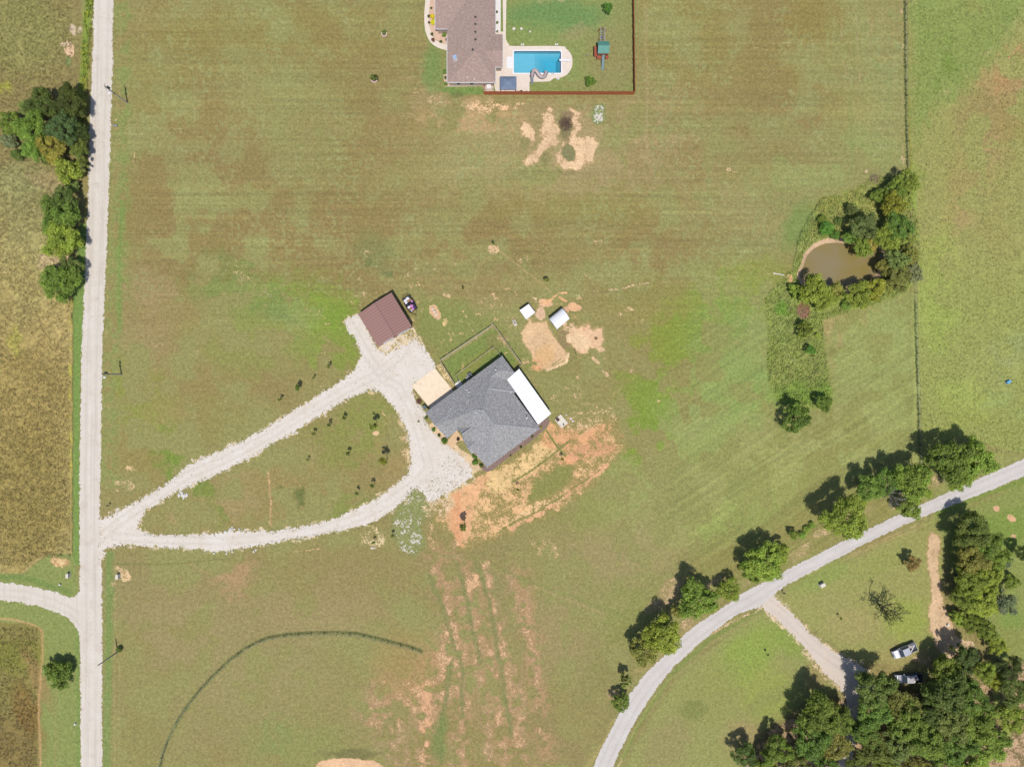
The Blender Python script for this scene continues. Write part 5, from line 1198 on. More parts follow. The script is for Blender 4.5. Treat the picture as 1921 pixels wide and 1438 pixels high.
def water_mat():
    m = bpy.data.materials.new("pool_water"); m.use_nodes = True; nt = m.node_tree; nd = nt.nodes; lk = nt.links; nd.clear()
    out = N(nd, "ShaderNodeOutputMaterial"); tr = N(nd, "ShaderNodeBsdfTransparent"); tr.inputs[0].default_value = (.82, .96, .985, 1)
    gl = N(nd, "ShaderNodeBsdfGlossy"); gl.inputs['Roughness'].default_value = .05
    fr = N(nd, "ShaderNodeFresnel"); fr.inputs[0].default_value = 1.33; mx = N(nd, "ShaderNodeMixShader")
    nz = N(nd, "ShaderNodeTexNoise"); nz.inputs['Scale'].default_value = 3.5; tc = N(nd, "ShaderNodeTexCoord"); lk.new(tc.outputs['Object'], nz.inputs[0])
    bp = N(nd, "ShaderNodeBump"); bp.inputs['Strength'].default_value = .3; bp.inputs['Distance'].default_value = .05; lk.new(nz.outputs[0], bp.inputs['Height']); lk.new(bp.outputs[0], gl.inputs['Normal'])
    lk.new(fr.outputs[0], mx.inputs[0]); lk.new(tr.outputs[0], mx.inputs[1]); lk.new(gl.outputs[0], mx.inputs[2]); lk.new(mx.outputs[0], out.inputs[0])
    va = N(nd, "ShaderNodeVolumeAbsorption"); va.inputs[0].default_value = (.0, .78, .90, 1); va.inputs[1].default_value = .27
    lk.new(va.outputs[0], out.inputs[1]); return m
wt = MB(); wt.box(((X0 + X1) / 2, (Y0 + Y1) / 2, -1.55), (X1 - X0 + .1, Y1 - Y0 + .1, 2.8)); wt.build("water", water_mat(), pool)
# ladder on the pool's south side
lad = MB()
for x in (1035.5, 1038.5):
    p = P(x, 138) - PCN
    lad.tube([(p.x, p.y - .35, .05), (p.x, p.y - .3, .8), (p.x, p.y + .1, .9), (p.x, p.y + .25, .5), (p.x, p.y + .28, -.8)], .035, 6)
lad.build("ladder", M_GREYM, pool)
pp = MB(); p0 = P(957, 118) - PCN; pp.box((p0.x - .1, p0.y, .095), (1.35, 2.6, .02)); pp.build("entry_step_pad", M_WHITE, pool)
db = at(1062, 115.3); t = empty("diving_board", db, label="white diving board at the right end of the pool", cat="diving board")
m_ = MB(); m_.box((-.35, 0, .6), (2.4, .42, .07)); m_.build("board", M_WHITE, t, bevel=.01); m_ = MB(); m_.box((.55, 0, .33), (.5, .4, .48), taper=.7); m_.build("stand", M_WHITE, t)
# twisting slide
sb = at(1010, 142, 0, 1.2); sl = empty("pool_slide", sb, label="curving pinkish-grey pool slide on the deck below the pool", cat="pool slide")
path = smooth_pl([(998.5, 144.5), (1000, 136), (1003.5, 133), (1008, 137), (1012, 143), (1018, 146), (1022.5, 143), (1025.5, 134)], False, 5)
zz_l = np.linspace(2.1, .35, len(path))
ctr = [P(a[0], a[1], z) - sb for a, z in zip(path, zz_l)]
mb = MB(); vs = []; ns = 9
for i, c in enumerate(ctr):
    d = (ctr[min(i + 1, len(ctr) - 1)] - ctr[max(i - 1, 0)]); d.z = 0; d.normalize(); s_ = Vector((-d.y, d.x, 0))
    for k in range(ns):
        a = math.pi * k / (ns - 1); vs.append(c + s_ * (.36 * math.cos(a)) + Vector((0, 0, .34 * (1 - math.sin(a)))))
    for k in range(ns):
        a = math.pi * k / (ns - 1); vs.append(c + s_ * (.41 * math.cos(a)) + Vector((0, 0, .34 * (1 - math.sin(a)) - .05)))
fs = []
for i in range(len(ctr) - 1):
    for k in range(ns - 1):
        b_ = i * 2 * ns + k; fs.append((b_, b_ + 1, b_ + 1 + 2 * ns, b_ + 2 * ns)); b_ += ns; fs.append((b_ + 2 * ns, b_ + 1 + 2 * ns, b_ + 1, b_))
mb.add(vs, fs); mb.build("chute", noisy("slide_plastic", C(198, 180, 176), amp=.04, rough=.5), sl, smooth=True)
for i in (0, 8, 16, 26):
    c = ctr[i]; m_ = MB(); m_.tube([(c.x, c.y, .09), (c.x, c.y, c.z - .02)], .06, 8); m_.build("support", M_GREYM, sl)
m_ = MB(); c = ctr[0]
for s_ in (-.25, .25): m_.tube([(c.x + s_, c.y - .8, .09), (c.x + s_, c.y - .1, 2.1), (c.x + s_, c.y + .1, 2.8)], .035, 6)
for k in range(7): z = .35 + k * .28; m_.box((c.x, c.y - .8 + .7 * (z - .09) / 2.0, z), (.5, .16, .04))
m_.build("steps", M_GREYM, sl)
# gazebo
gz = at(953.5, 155, 0, 2.4); g = empty("gazebo", gz, label="square grey-blue two-tier gazebo on the pool deck", cat="gazebo")
M_GAZ = noisy("blue_grey_canopy", C(122, 138, 160), amp=.03, scale=1.5)
w_, d_ = 31 * S * .985 / 2, 24.5 * S * .985 / 2
m_ = MB(); v = [(-w_, -d_, 2.2), (w_, -d_, 2.2), (w_, d_, 2.2), (-w_, d_, 2.2), (-w_ * .45, -d_ * .45, 2.75), (w_ * .45, -d_ * .45, 2.75), (w_ * .45, d_ * .45, 2.75), (-w_ * .45, d_ * .45, 2.75)]
m_.add(v + [(a, b_, c - .08) for a, b_, c in v], [(0, 1, 5, 4), (1, 2, 6, 5), (2, 3, 7, 6), (3, 0, 4, 7), (4, 5, 6, 7), (9, 8, 12, 13), (10, 9, 13, 14), (11, 10, 14, 15), (8, 11, 15, 12), (15, 14, 13, 12), (0, 8, 9, 1), (1, 9, 10, 2), (2, 10, 11, 3), (3, 11, 8, 0)])
m_.build("canopy", M_GAZ, g)
m_ = MB(); v = [(-w_ * .55, -d_ * .55, 2.86), (w_ * .55, -d_ * .55, 2.86), (w_ * .55, d_ * .55, 2.86), (-w_ * .55, d_ * .55, 2.86), (0, 0, 3.25)]
m_.add(v + [(a, b_, c - .06) for a, b_, c in v], [(0, 1, 4), (1, 2, 4), (2, 3, 4), (3, 0, 4), (6, 5, 9), (7, 6, 9), (8, 7, 9), (5, 8, 9), (0, 5, 6, 1), (1, 6, 7, 2), (2, 7, 8, 3), (3, 8, 5, 0)]); m_.build("top_tier", M_GAZ, g)
for x in (-1, 1):
    for y in (-1, 1): m_ = MB(); m_.box((x * w_ * .9, y * d_ * .9, 1.14), (.1, .1, 2.1)); m_.build("post", M_DARK, g)
st = at(953.5, 160); t = empty("patio_sofa", st, label="brown wicker sofa under the gazebo canopy", cat="sofa")
m_ = MB(); m_.box((0, 0, .25), (1.9, .75, .3)); m_.build("seat", noisy("brown_wicker", C(120, 84, 60), amp=.1, scale=6), t); m_ = MB(); m_.box((0, -.34, .6), (1.9, .12, .45)); m_.build("backrest", noisy("brown_wicker_back", C(120, 84, 60), amp=.1, scale=6), t)
# grill, patio table, lid covers, small deck blocks
t = empty("kettle_grill", at(978, 171.5, 0, .8), label="black kettle grill on the deck corner by the red fence", cat="grill")
m_ = MB(); m_.lathe((0, 0, .6), [(.1, -.2), (.28, -.08), (.34, .06), (.30, .2), (.16, .32), (.03, .36)], 16); m_.build("kettle", M_DARK, t, True)
for k in range(3): a = k * 2.1; m_ = MB(); m_.tube([(.2 * math.cos(a), .2 * math.sin(a), .5), (.34 * math.cos(a), .34 * math.sin(a), .09)], .02, 5); m_.build("leg", M_DARK, t)
m_ = MB(); m_.box((-.55, 0, .62), (.45, .4, .04)); m_.build("side_shelf", M_GREYM, t)
t = empty("patio_table", at(917, 162, 0, .7), label="round white patio table in the small walled court below the brown house", cat="table")
m_ = MB(); m_.lathe((0, 0, .68), [(.55, 0), (.57, .02), (.55, .05)], 20); m_.build("table_top", M_WHITE, t); m_ = MB(); m_.lathe((0, 0, .06), [(.25, 0), (.06, .06), (.05, .62)], 10); m_.build("pedestal", M_WHITE, t)
for k in range(4):
    a = k * math.pi / 2 + .7; t = empty("patio_chair", at(917 + 7.5 * math.cos(a), 163.5 + 6.5 * math.sin(a)), -a + math.pi / 2, label=["white patio chair right below the round table", "white patio chair left below the round table", "white patio chair left above the round table", "white patio chair right above the round table"][k], cat="chair", group="patio chairs round the white table")
    m_ = MB(); m_.box((0, 0, .42), (.45, .45, .05)); m_.build("seat", M_TRIM, t); m_ = MB(); m_.box((0, -.22, .68), (.45, .05, .5)); m_.build("backrest", M_TRIM, t)
    for x in (-.2, .2):
        for y in (-.2, .2): m_ = MB(); m_.box((x, y, .24), (.04, .04, .36)); m_.build("leg", M_TRIM, t)
def lid(px, py, r, label, m=None):
    t = empty("septic_lid", at(px, py), label=label, cat="tank lid", group="septic tank lids")
    m_ = MB(); m_.lathe((0, 0, 0), [(r * 1.05, 0), (r * 1.05, .08)], 18); m_.build("riser", M_GREYM, t)
    m_ = MB(); m_.lathe((0, 0, .08), [(r, 0), (r, .06), (r * .8, .1), (.02, .11)], 18); m_.build("lid", m or M_TRIM, t)
lid(964, 54.5, .34, "leftmost round white tank lid on the lawn above the pool"); lid(978, 54.5, .3, "middle round white tank lid on the lawn above the pool"); lid(994.3, 60, .22, "smallest white tank lid, right of the other two above the pool")
lid(811.5, 579.5, .25, "upper cream tank lid on the dirt patch right of the garage"); lid(817.5, 590, .26, "middle cream tank lid on the dirt patch right of the garage"); lid(821.8, 596.8, .13, "smallest cream lid at the lower end of the dirt patch right of the garage")
t = empty("control_box", at(815, 584.5, 0, .6), .6, label="white control box between two tank lids on the dirt patch", cat="box")
m_ = MB(); m_.box((0, 0, .4), (.42, .3, .35)); m_.build("cabinet", M_WHITE, t, bevel=.02); m_ = MB(); m_.box((0, 0, .12), (.1, .1, .24)); m_.build("post", M_GREYM, t)
for px, py, lb in ((980, 84.6, "pair of white blocks at the upper left edge of the pool deck"), (1044, 84.2, "pair of white blocks at the upper right edge of the pool deck"), (1046.5, 148.6, "pair of white blocks at the lower right edge of the pool deck")):
    t = empty("deck_anchor_blocks", at(px, py), label=lb, cat="block", group="white blocks round the pool deck")
    for s_ in (-.2, .2): m_ = MB(); m_.box((s_, 0, .12), (.26, .34, .24)); m_.build("block", M_WHITE, t, bevel=.02)

# ------------------------------------------------------------------ red timber fence round the pool yard
M_RED = noisy("red_stained_board", C(196, 112, 70), scale=2, amp=.14, stretch=(6, 6, .4), fine=.08)
t = empty("privacy_fence", at(1050, 176), label="tall red-stained board fence round the pool yard", cat="fence")
fb = Vector(t.location)
def board_run(a, b_, name):
    pa, pb = P(*a) - fb, P(*b_) - fb; L = (pb - pa).length; n = int(L / .15); rs = random.Random(5); m_ = MB(); ang = math.atan2((pb - pa).y, (pb - pa).x)
    for k in range(n):
        p = pa.lerp(pb, (k + .5) / n); m_.box((p.x, p.y, .96 + rs.uniform(-.015, .015)), (.142, .02, 1.84), rz=ang)
    m_.build(name, M_RED, t)
    nn = Vector((-math.sin(ang), math.cos(ang), 0))
    for z in (.3, 1.0, 1.6):
        m_ = MB(); q = (pa + pb) / 2 + nn * .05; m_.box((q.x, q.y, z), (L, .05, .09), rz=ang); m_.build("rail", M_RED, t)
    k = max(1, int(L / 2.4))
    for i in range(k + 1):
        q = pa.lerp(pb, i / k) + nn * .11; m_ = MB(); m_.box((q.x, q.y, .95), (.1, .1, 1.9), rz=ang); m_.build("post", M_RED, t)
board_run((908, 178), (1189, 178), "board_panel"); board_run((1189, 177.5), (1186, -70), "board_panel"); board_run((908, 165), (908, 177.6), "board_panel")

# ------------------------------------------------------------------ playset
ps = at(1131, 93, 0, 1.5); t = empty("playset", ps, label="red wooden playset with green gabled roof and slide in the pool yard", cat="playset")
M_RWOOD = noisy("red_brown_timber", C(176, 92, 70), amp=.12, scale=3); M_GRN = noisy("green_roof_panel", C(96, 156, 140), amp=.06, scale=2, rough=.6, spec=.2)
W_ = 1.15
for x in (-W_, W_):
    for y in (-1.1, 1.1): m_ = MB(); m_.box((x, y, 1.2), (.12, .12, 2.4)); m_.build("post", M_RWOOD, t)
m_ = MB(); m_.box((0, 0, 1.4), (2.5, 2.4, .1)); m_.box((-1.5, -.2, 1.0), (.8, 2.2, .1)); m_.build("platform", M_RWOOD, t)
for c, d in (((0, -1.2, 1.75), (2.4, .05, .5)), ((-1.9, -.2, 1.35), (.05, 2.2, .5)), ((1.2, 0, 1.75), (.05, 2.3, .5)), ((-.7, -1.55, .9), (1.2, .6, .08)), ((1.0, -1.5, .9), (.7, .6, .08))):
    m_ = MB(); m_.box(c, d); m_.build("side_panel", M_RWOOD, t)
m_ = MB(); v = [(-1.25, -1.35, 2.45), (1.25, -1.35, 2.45), (1.25, .1, 3.15), (-1.25, .1, 3.15), (1.25, 1.35, 2.45), (-1.25, 1.35, 2.45)]
m_.add(v + [(a, b_, c - .07) for a, b_, c in v], [(0, 1, 2, 3), (3, 2, 4, 5), (7, 6, 9, 8), (8, 9, 11, 10), (0, 6, 7, 1), (4, 10, 11, 5), (0, 3, 9, 6), (3, 5, 11, 9), (1, 7, 8, 2), (2, 8, 10, 4)]); m_.build("roof", M_GRN, t)
m_ = MB(); m_.box((.1, -2.6, .78), (.55, 3.1, .05), rx=.47)
for s_ in (-.17, .37): m_.box((s_, -2.6, .85), (.05, 3.1, .14), rx=.47)
m_.build("slide", noisy("grey_green_slide", C(120, 146, 146), amp=.05, rough=.6, spec=.2), t)
ym = 4.6
for x in (-.55, .35): m_ = MB(); m_.box((x, 1.2 + (ym - 1.2) / 2, 2.2), (.12, ym - 1.2 + .1, .12)); m_.build("swing_beam", noisy("weathered_beam", C(176, 168, 170), amp=.1), t)
for s_ in (-1, 1): m_ = MB(); m_.tube([(-.1, ym, 2.3), (-.1 + s_ * 1.0, ym + .1, 0)], .06, 6); m_.build("frame_leg", M_RWOOD, t)
for k in range(6): m_ = MB(); m_.box((-.1, 1.5 + k * .55, 2.2), (.85, .05, .05)); m_.build("rung", M_GREYM, t)
for y in (2.0, 3.2):
    m_ = MB(); m_.box((-.1, y, .55), (.5, .22, .05)); sw = m_.build("swing_seat", noisy("blue_plastic", C(60, 96, 190), amp=.05), t); m_ = MB()
    for s_ in (-.22, .22): m_.tube([(-.1 + s_, y, .55), (-.1 + s_, y, 2.18)], .012, 4)
    m_.build("chain", M_DARK, sw)
t = empty("garden_gnome_light", at(1101.5, 105, 0, .4), label="small pale grey stake light on grass left of the playset", cat="light")
m_ = MB(); m_.tube([(0, 0, 0), (0, 0, .5)], .03, 6); m_.build("stake", M_GREYM, t); m_ = MB(); m_.lathe((0, 0, .5), [(.05, 0), (.14, .06), (.14, .2), (.02, .26)], 10); m_.build("lamp_head", M_GREYM, t)
t.name = "stake_light"

# ------------------------------------------------------------------ yard fences, curved fence, wire fence
M_RAIL = noisy("bleached_rail", C(206, 196, 170), amp=.08, scale=3); M_PIPE = noisy("dark_pipe", C(84, 80, 66), amp=.1, scale=3)
M_GPIPE = noisy("green_grey_pipe", C(140, 148, 118), amp=.12, scale=2)
def fence(name, pts, hh, step, mpost, mrail, rails, label, rr=.035, pr=.05, group=None, wires=0):
    base = P(*pts[0]); base.z = 0; t = empty(name, base, label=label, cat="fence", group=group)
    W = [P(*p) - base for p in pts]
    for z in rails:
        m_ = MB(); m_.tube([(p.x, p.y, z) for p in W], rr, 6); m_.build("rail", mrail, t)
    if wires:
        m_ = MB()
        for k in range(wires): m_.tube([(p.x, p.y, .12 + (hh - .2) * k / wires) for p in W], .008, 3, cap=False)
        m_.build("wire", M_GREYM, t)
    acc = 0.0; tot = 0
    for a, b_ in zip(W, W[1:]):
        L = (b_ - a).length; q = -acc % step if acc else 0.0
        while q <= L:
            p = a.lerp(b_, q / L); m_ = MB(); m_.tube([(p.x, p.y, -.05), (p.x, p.y, hh + .05)], pr, 6); m_.build("post", mpost, t); q += step; tot += 1
        acc += L
    return t
fence("yard_fence", [(853, 719), (826, 676), (926, 609), (979, 683), (971, 691)], 1.25, 2.4, M_RAIL, M_RAIL, (.25, .8, 1.22), "larger outer pale rail fence boxing the lawn above the grey house", .05, .055, wires=5)
fence("dog_run_fence", [(862, 718), (855, 704.5), (927, 651), (939, 667)], 1.1, 2.4, M_RAIL, M_RAIL, (1.08,), "smaller inner pale rail fence close along the grey house wall", .04, .05, wires=6)
fence("curved_fence", CF + [], 1.25, 2.9, M_GPIPE, M_GPIPE, (.6, 1.24), "long curved dark green pipe fence sweeping across the lower left field", .035, .06)
fence("wire_fence", [(1696, -300), (1698, 120), (1700, 240), (1703, 330), (1711, 450), (1716, 560), (1718, 640), (1722, 760), (1726, 872)], 1.2, 3.4, M_PIPE, M_PIPE, (1.1,), "thin wire fence running down the right side past the pond", .012, .05, wires=4)

# ------------------------------------------------------------------ utility poles
M_POLE = noisy("weathered_pole", C(196, 186, 172), amp=.12, scale=2)
def pole(px, py, hh, label, lamp=None, arm=0.0, can=False):
    t = empty("utility_pole", at(px, py), label=label, cat="utility pole", group="poles along the gravel road")
    m_ = MB(); m_.tube([(0, 0, -.2), (0, 0, hh)], [.17, .11], 10); m_.build("pole", M_POLE, t)
    if arm:
        m_ = MB(); m_.box((0, .12, hh - .5), (.1, .1, .12)); m_.box((0, 0, hh - .35), (.11, arm, .11), rz=.3); m_.build("crossarm", M_POLE, t)
    if can: m_ = MB(); m_.lathe((.05, .32, hh - 1.9), [(.2, 0), (.21, .7), (.1, .8)], 12); m_.build("transformer", noisy("dark_transformer", C(70, 76, 80), amp=.05), t)
    if lamp:
        lx, ly, lz = lamp; m_ = MB(); m_.tube([(0, 0, lz), (lx * .5, ly * .5, lz + .2), (lx, ly, lz + .15)], .03, 6); a = m_.build("lamp_arm", M_GREYM, t)
        m_ = MB(); m_.lathe((lx, ly, lz - .1), [(.12, 0), (.27, .08), (.27, .18), (.1, .34), (.03, .36)], 14); m_.build("lamp_head", M_WHITE, a)
pole(239, 193, 8.8, "tallest utility pole with a white lamp, beside the upper part of the gravel road", (.1, -.75, 7.0), 1.5, True)
pole(228, 702, 7.5, "utility pole with a white lamp halfway down the gravel road", (.1, -.7, 6.6), .9, True)
pole(221, 1222, 7.5, "bare utility pole with a vine at its foot, lower on the gravel road")

# ------------------------------------------------------------------ trailer with a load of bags
M_DECKT = noisy("dark_trailer_deck", C(74, 66, 62), amp=.15, scale=4)
tr0 = at(769.5, 570.5); ta = math.atan2(-(588.5 - 563.4), 770 - 756)
trl = empty("utility_trailer", tr0, ta, label="dark utility trailer loaded with bags beside the garage", cat="trailer")
m_ = MB(); m_.box((0, 0, .52), (3.5, 1.9, .08)); m_.build("deck", M_DECKT, trl)
m_ = MB()
for y in (-.95, .95):
    for z in (.6, .95): m_.tube([(-1.75, y, z), (1.75, y, z)], .03, 5)
    for x in (-1.75, -.6, .6, 1.75): m_.tube([(x, y, .5), (x, y, .97)], .03, 5)
m_.tube([(1.75, -.95, .95), (1.75, .95, .95)], .03, 5); m_.build("side_rail", M_DARK, trl)
m_ = MB(); m_.tube([(1.7, -.9, .45), (2.7, 0, .42)], .045, 6); m_.tube([(1.7, .9, .45), (2.7, 0, .42)], .045, 6); m_.tube([(2.6, 0, .42), (2.95, 0, .42)], .05, 6); m_.build("tongue", M_DARK, trl)
m_ = MB()
for k in range(9): m_.tube([(-1.8, -.9 + k * .225, .5), (-2.1, -.9 + k * .225, 1.3)], .02, 4)
for z in (0, 1): m_.tube([(-1.8 - .3 * z, -.95, .5 + .8 * z), (-1.8 - .3 * z, .95, .5 + .8 * z)], .03, 5)
m_.build("tail_gate", M_DARK, trl)
for y in (-1.08, 1.08):
    for x in (-.45, .4):
        m_ = MB(); m_.tube([(x, y - .1, .34), (x, y + .1, .34)], .34, 14); wh = m_.build("wheel", M_DARK, trl); m_ = MB(); m_.tube([(x, y - .11, .34), (x, y + .11, .34)], .16, 10); m_.build("rim", M_GREYM, wh)
def lump(name, c, r, mat, label, cat, sc=(1, 1, .6), seed=1, group="bags heaped on the trailer", rz=0):
    bm = bmesh.new(); bmesh.ops.create_icosphere(bm, subdivisions=3, radius=1); rs = random.Random(seed)
    ph = [rs.uniform(0, 6) for _ in range(6)]
    for v in bm.verts:
        d = 1 + .14 * math.sin(3 * v.co.x * 2 + ph[0]) * math.cos(3 * v.co.y + ph[1]) + .1 * math.sin(7 * v.co.y + ph[2] + 3 * v.co.z) + .06 * math.sin(11 * v.co.x + ph[3])
        v.co = Vector((v.co.x * r * sc[0] * d, v.co.y * r * sc[1] * d, max(v.co.z * r * sc[2] * d, -r * sc[2] * .75)))
    me = bpy.data.meshes.new(name); bm.to_mesh(me); bm.free(); me.polygons.foreach_set('use_smooth', [True] * len(me.polygons))
    o = link(name, me, mat); o.location = c; o.rotation_euler = (0, 0, rz); tag(o, label, cat, group); return o
M_WB = noisy("white_plastic", C(246, 244, 250), amp=.04, scale=4, rough=.5); M_BB = noisy("black_plastic", C(26, 26, 44), amp=.2, scale=4, rough=.35); M_PK = noisy("pink_plastic", C(226, 150, 210), amp=.06, scale=3)
M_BR = noisy("cardboard_brown", C(176, 140, 100), amp=.15, scale=5); M_PU = noisy("purple_cloth", C(70, 50, 120), amp=.15, scale=4)
TM = Matrix.Translation(tr0) @ Matrix.Rotation(ta, 4, 'Z')
for k, (x, y, r_, m__, nm, lb) in enumerate([(-1.25, .15, .42, M_WB, "white_bag", "white bag at the tail-gate end of the trailer load"), (-1.1, -.55, .36, M_WB, "white_bag", "white bag against the garage side of the trailer near its gate"),
        (-.62, -.55, .36, M_WB, "white_bag", "second white bag along the garage side of the trailer"), (-.72, .1, .34, M_BR, "brown_sack", "brown sack in the middle of the trailer load"), (-.75, .62, .28, M_BR, "brown_sack", "small brown sack on the outer side of the trailer"),
        (-.1, -.5, .38, M_BB, "black_bag", "black bag across the trailer on the garage side"), (-.05, .15, .36, M_BB, "black_bag", "black bag in the centre of the trailer load"), (-.2, .68, .3, M_PK, "pink_bundle", "upper pink bundle on the outer edge of the trailer"),
        (.25, .6, .36, M_BB, "black_bag", "black bag on the outer side of the trailer"), (.6, .15, .4, M_PK, "pink_bundle", "large pink bundle near the front of the trailer"), (.55, -.5, .36, M_WB, "white_bag", "greyish white bag near the front of the trailer on the garage side"),
        (1.05, -.45, .34, M_BR, "brown_sack", "brown sack at the front garage-side corner of the trailer"), (1.05, .62, .28, M_PU, "purple_bundle", "dark purple bundle at the front outer corner of the trailer"), (1.3, .1, .3, M_PK, "pink_bundle", "pink bundle by the trailer's front rail"), (1.5, -.35, .2, M_WB, "white_tub", "small white tub at the tongue end of the trailer")]):
    p = TM @ Vector((x, y, .56 + r_ * .45)); lump(nm, p, r_, m__, lb, "bag", (1.1, .95, .62), k + 3, rz=k * .7)

# ------------------------------------------------------------------ pickup trucks
def pickup(loc, rz, L, paint, roofp, label, name="pickup_truck", load=None):
    """front towards +x"""
    t = empty(name, loc, rz, label=label, cat="pickup truck"); W2 = .95; k = L / 5.5
    def X(v): return v * k
    prof = [(-2.72, .5), (-2.72, 1.05), (-.72, 1.05), (-.72, 1.1), (1.15, 1.1), (1.4, 1.12), (2.45, 1.02), (2.68, .9), (2.72, .5)]
    m_ = MB(); n = len(prof)
    # lower body: sides lofted with a slight tuck at the nose
    body_w = [.93, .95, .95, .95, .95, .95, .90, .82, .80]
    # bed is open: build hood block, bed walls
    hood = [(1.25, .5, .95), (1.25, 1.13, .93), (1.6, 1.12, .92), (2.4, 1.02, .88), (2.66, .88, .80), (2.7, .5, .82)]
    vs = []
    for x, z, w in hood: vs += [(X(x), -w, z), (X(x), w, z)]
    fs = [(2 * i, 2 * i + 2, 2 * i + 3, 2 * i + 1) for i in range(5)] + [(10, 0, 1, 11), tuple(range(0, 12, 2))[::-1], tuple(range(1, 12, 2))]
    m_.add(vs, fs)
    m_.box((X(.14), 0, .82), (X(2.28), 1.9, .64))
    m_.box((X(-1.86), 0, .58), (X(1.72), 1.86, .16)); m_.box((X(-1.86), .90, .84), (X(1.72), .1, .44)); m_.box((X(-1.86), -.90, .84), (X(1.72), .1, .44))
    m_.build("body", paint, t, bevel=.03)
    m_ = MB(); v = [(X(-.98), -.9, 1.12), (X(1.38), -.88, 1.12), (X(1.38), .88, 1.12), (X(-.98), .9, 1.12), (X(-.84), -.78, 1.74), (X(.62), -.78, 1.76), (X(.62), .78, 1.76), (X(-.84), .78, 1.74)]
    m_.add(v, [(3, 2, 1, 0), (4, 5, 6, 7), (0, 1, 5, 4), (1, 2, 6, 5), (2, 3, 7, 6), (3, 0, 4, 7)]); cab = m_.build("cab", roofp, t, bevel=.04)
    m_ = MB(); m_.add([(X(1.33), -.82, 1.15), (X(1.33), .82, 1.15), (X(.66), .73, 1.71), (X(.66), -.73, 1.71), (X(1.38), -.82, 1.17), (X(1.38), .82, 1.17), (X(.70), .73, 1.75), (X(.70), -.73, 1.75)], [(4, 5, 6, 7), (0, 3, 2, 1), (0, 1, 5, 4), (2, 3, 7, 6), (1, 2, 6, 5), (3, 0, 4, 7)]); m_.build("windshield", M_GLASS, cab)
    m_ = MB(); m_.box((X(-.93), 0, 1.44), (.03, 1.3, .36), ry=.22); m_.build("rear_window", M_GLASS, cab)
    for s_ in (-1, 1): m_ = MB(); m_.box((X(.0), s_ * .855, 1.44), (X(1.5), .03, .38), rx=s_ * .2); m_.build("side_window", M_GLASS, cab)
    for s_ in (-1, 1):
        m_ = MB(); m_.box((X(1.1), s_ * 1.08, 1.2), (.14, .26, .2)); m_.build("mirror", roofp, t, bevel=.02)
        m_ = MB(); m_.box((X(2.66), s_ * .62, .82), (.12, .34, .16)); m_.build("headlight", M_WHITE, t, bevel=.02)
        m_ = MB(); m_.box((X(-2.73), s_ * .84, .85), (.05, .14, .3)); m_.build("tail_light", noisy("red_lens", C(150, 24, 20), amp=.05, rough=.3), t)
        for x in (1.75, -1.75):
            m_ = MB(); m_.tube([(X(x), s_ * .72, .38), (X(x), s_ * .98, .38)], .38, 18); wh = m_.build("wheel", M_DARK, t); m_ = MB(); m_.tube([(X(x), s_ * .74, .38), (X(x), s_ * 1.0, .38)], .2, 12); m_.build("rim", M_GREYM, wh)
    m_ = MB(); m_.box((X(2.76), 0, .58), (.14, 1.8, .2)); m_.build("front_bumper", M_GREYM, t, bevel=.02)
    m_ = MB(); m_.box((X(2.72), 0, .84), (.06, .9, .2)); m_.build("grille", M_DARK, t)
    m_ = MB(); m_.box((X(-2.74), 0, .84), (.07, 1.7, .42)); m_.build("tailgate", paint, t); m_ = MB(); m_.box((X(-2.84), 0, .55), (.14, 1.8, .16)); m_.build("rear_bumper", M_GREYM, t)
    m_ = MB(); m_.box((X(-1.86), 0, .67), (X(1.66), 1.68, .03)); m_.build("bed_liner", M_DARK, t)
    return t, Matrix.Translation(loc) @ Matrix.Rotation(rz, 4, 'Z')
M_SIL = noisy("silver_paint", C(190, 192, 200), amp=.02, rough=.3, spec=.6); M_NAVY = noisy("navy_paint", C(44, 62, 92), amp=.04, rough=.22, spec=.8)
c1 = P(1698.6, 1221, 1.15); c1.z = 0
t1, TM1 = pickup(c1, math.atan2(-17.5, -43), 5.5, M_SIL, M_SIL, "silver pickup truck parked on open grass, boards in its bed")
def plank(T, x, y, z, L, w, h_, rz, mat, name, label, cat, group="load in the silver truck bed"):
    m_ = MB(); m_.box((0, 0, 0), (L, w, h_)); o = m_.build(name, mat, None, bevel=.005); o.matrix_world = T @ Matrix.Translation((x, y, z)) @ Matrix.Rotation(rz, 4, 'Z'); tag(o, label, cat, group); return o
plank(TM1, -1.8, .1, 1.0, 1.8, .16, .08, .75, M_WHITE, "white_board", "long white board lying across the silver truck's bed", "board")
plank(TM1, -1.55, .3, .83, 1.1, .12, .1, .75, M_BR, "brown_board", "brown board under the white one in the silver truck's bed", "board")
lump("grey_tarp", TM1 @ Vector((-1.62, -.3, .82)), .42, noisy("pale_tarp", C(200, 192, 184), amp=.12, scale=4), "crumpled pale tarp on the lower side of the silver truck's bed", "tarp", (1.5, .8, .3), 4, "load in the silver truck bed")
lump("grey_tarp", TM1 @ Vector((-2.3, -.3, .80)), .34, M_GREYM, "small grey tarp by the silver truck's tailgate", "tarp", (1.0, 1.1, .36), 9, "load in the silver truck bed")
c2 = P(1706, 1272.6, 1.15); c2.z = 0
t2, TM2 = pickup(c2, math.radians(182), 6.0, M_NAVY, noisy("roof_sky_sheen", C(196, 194, 196), amp=.04, rough=.3), "dark blue pickup truck with pale sky sheen coloured into its roof parked in tree shade")  # pale cab colour stands in for sky reflected off the dark blue paint
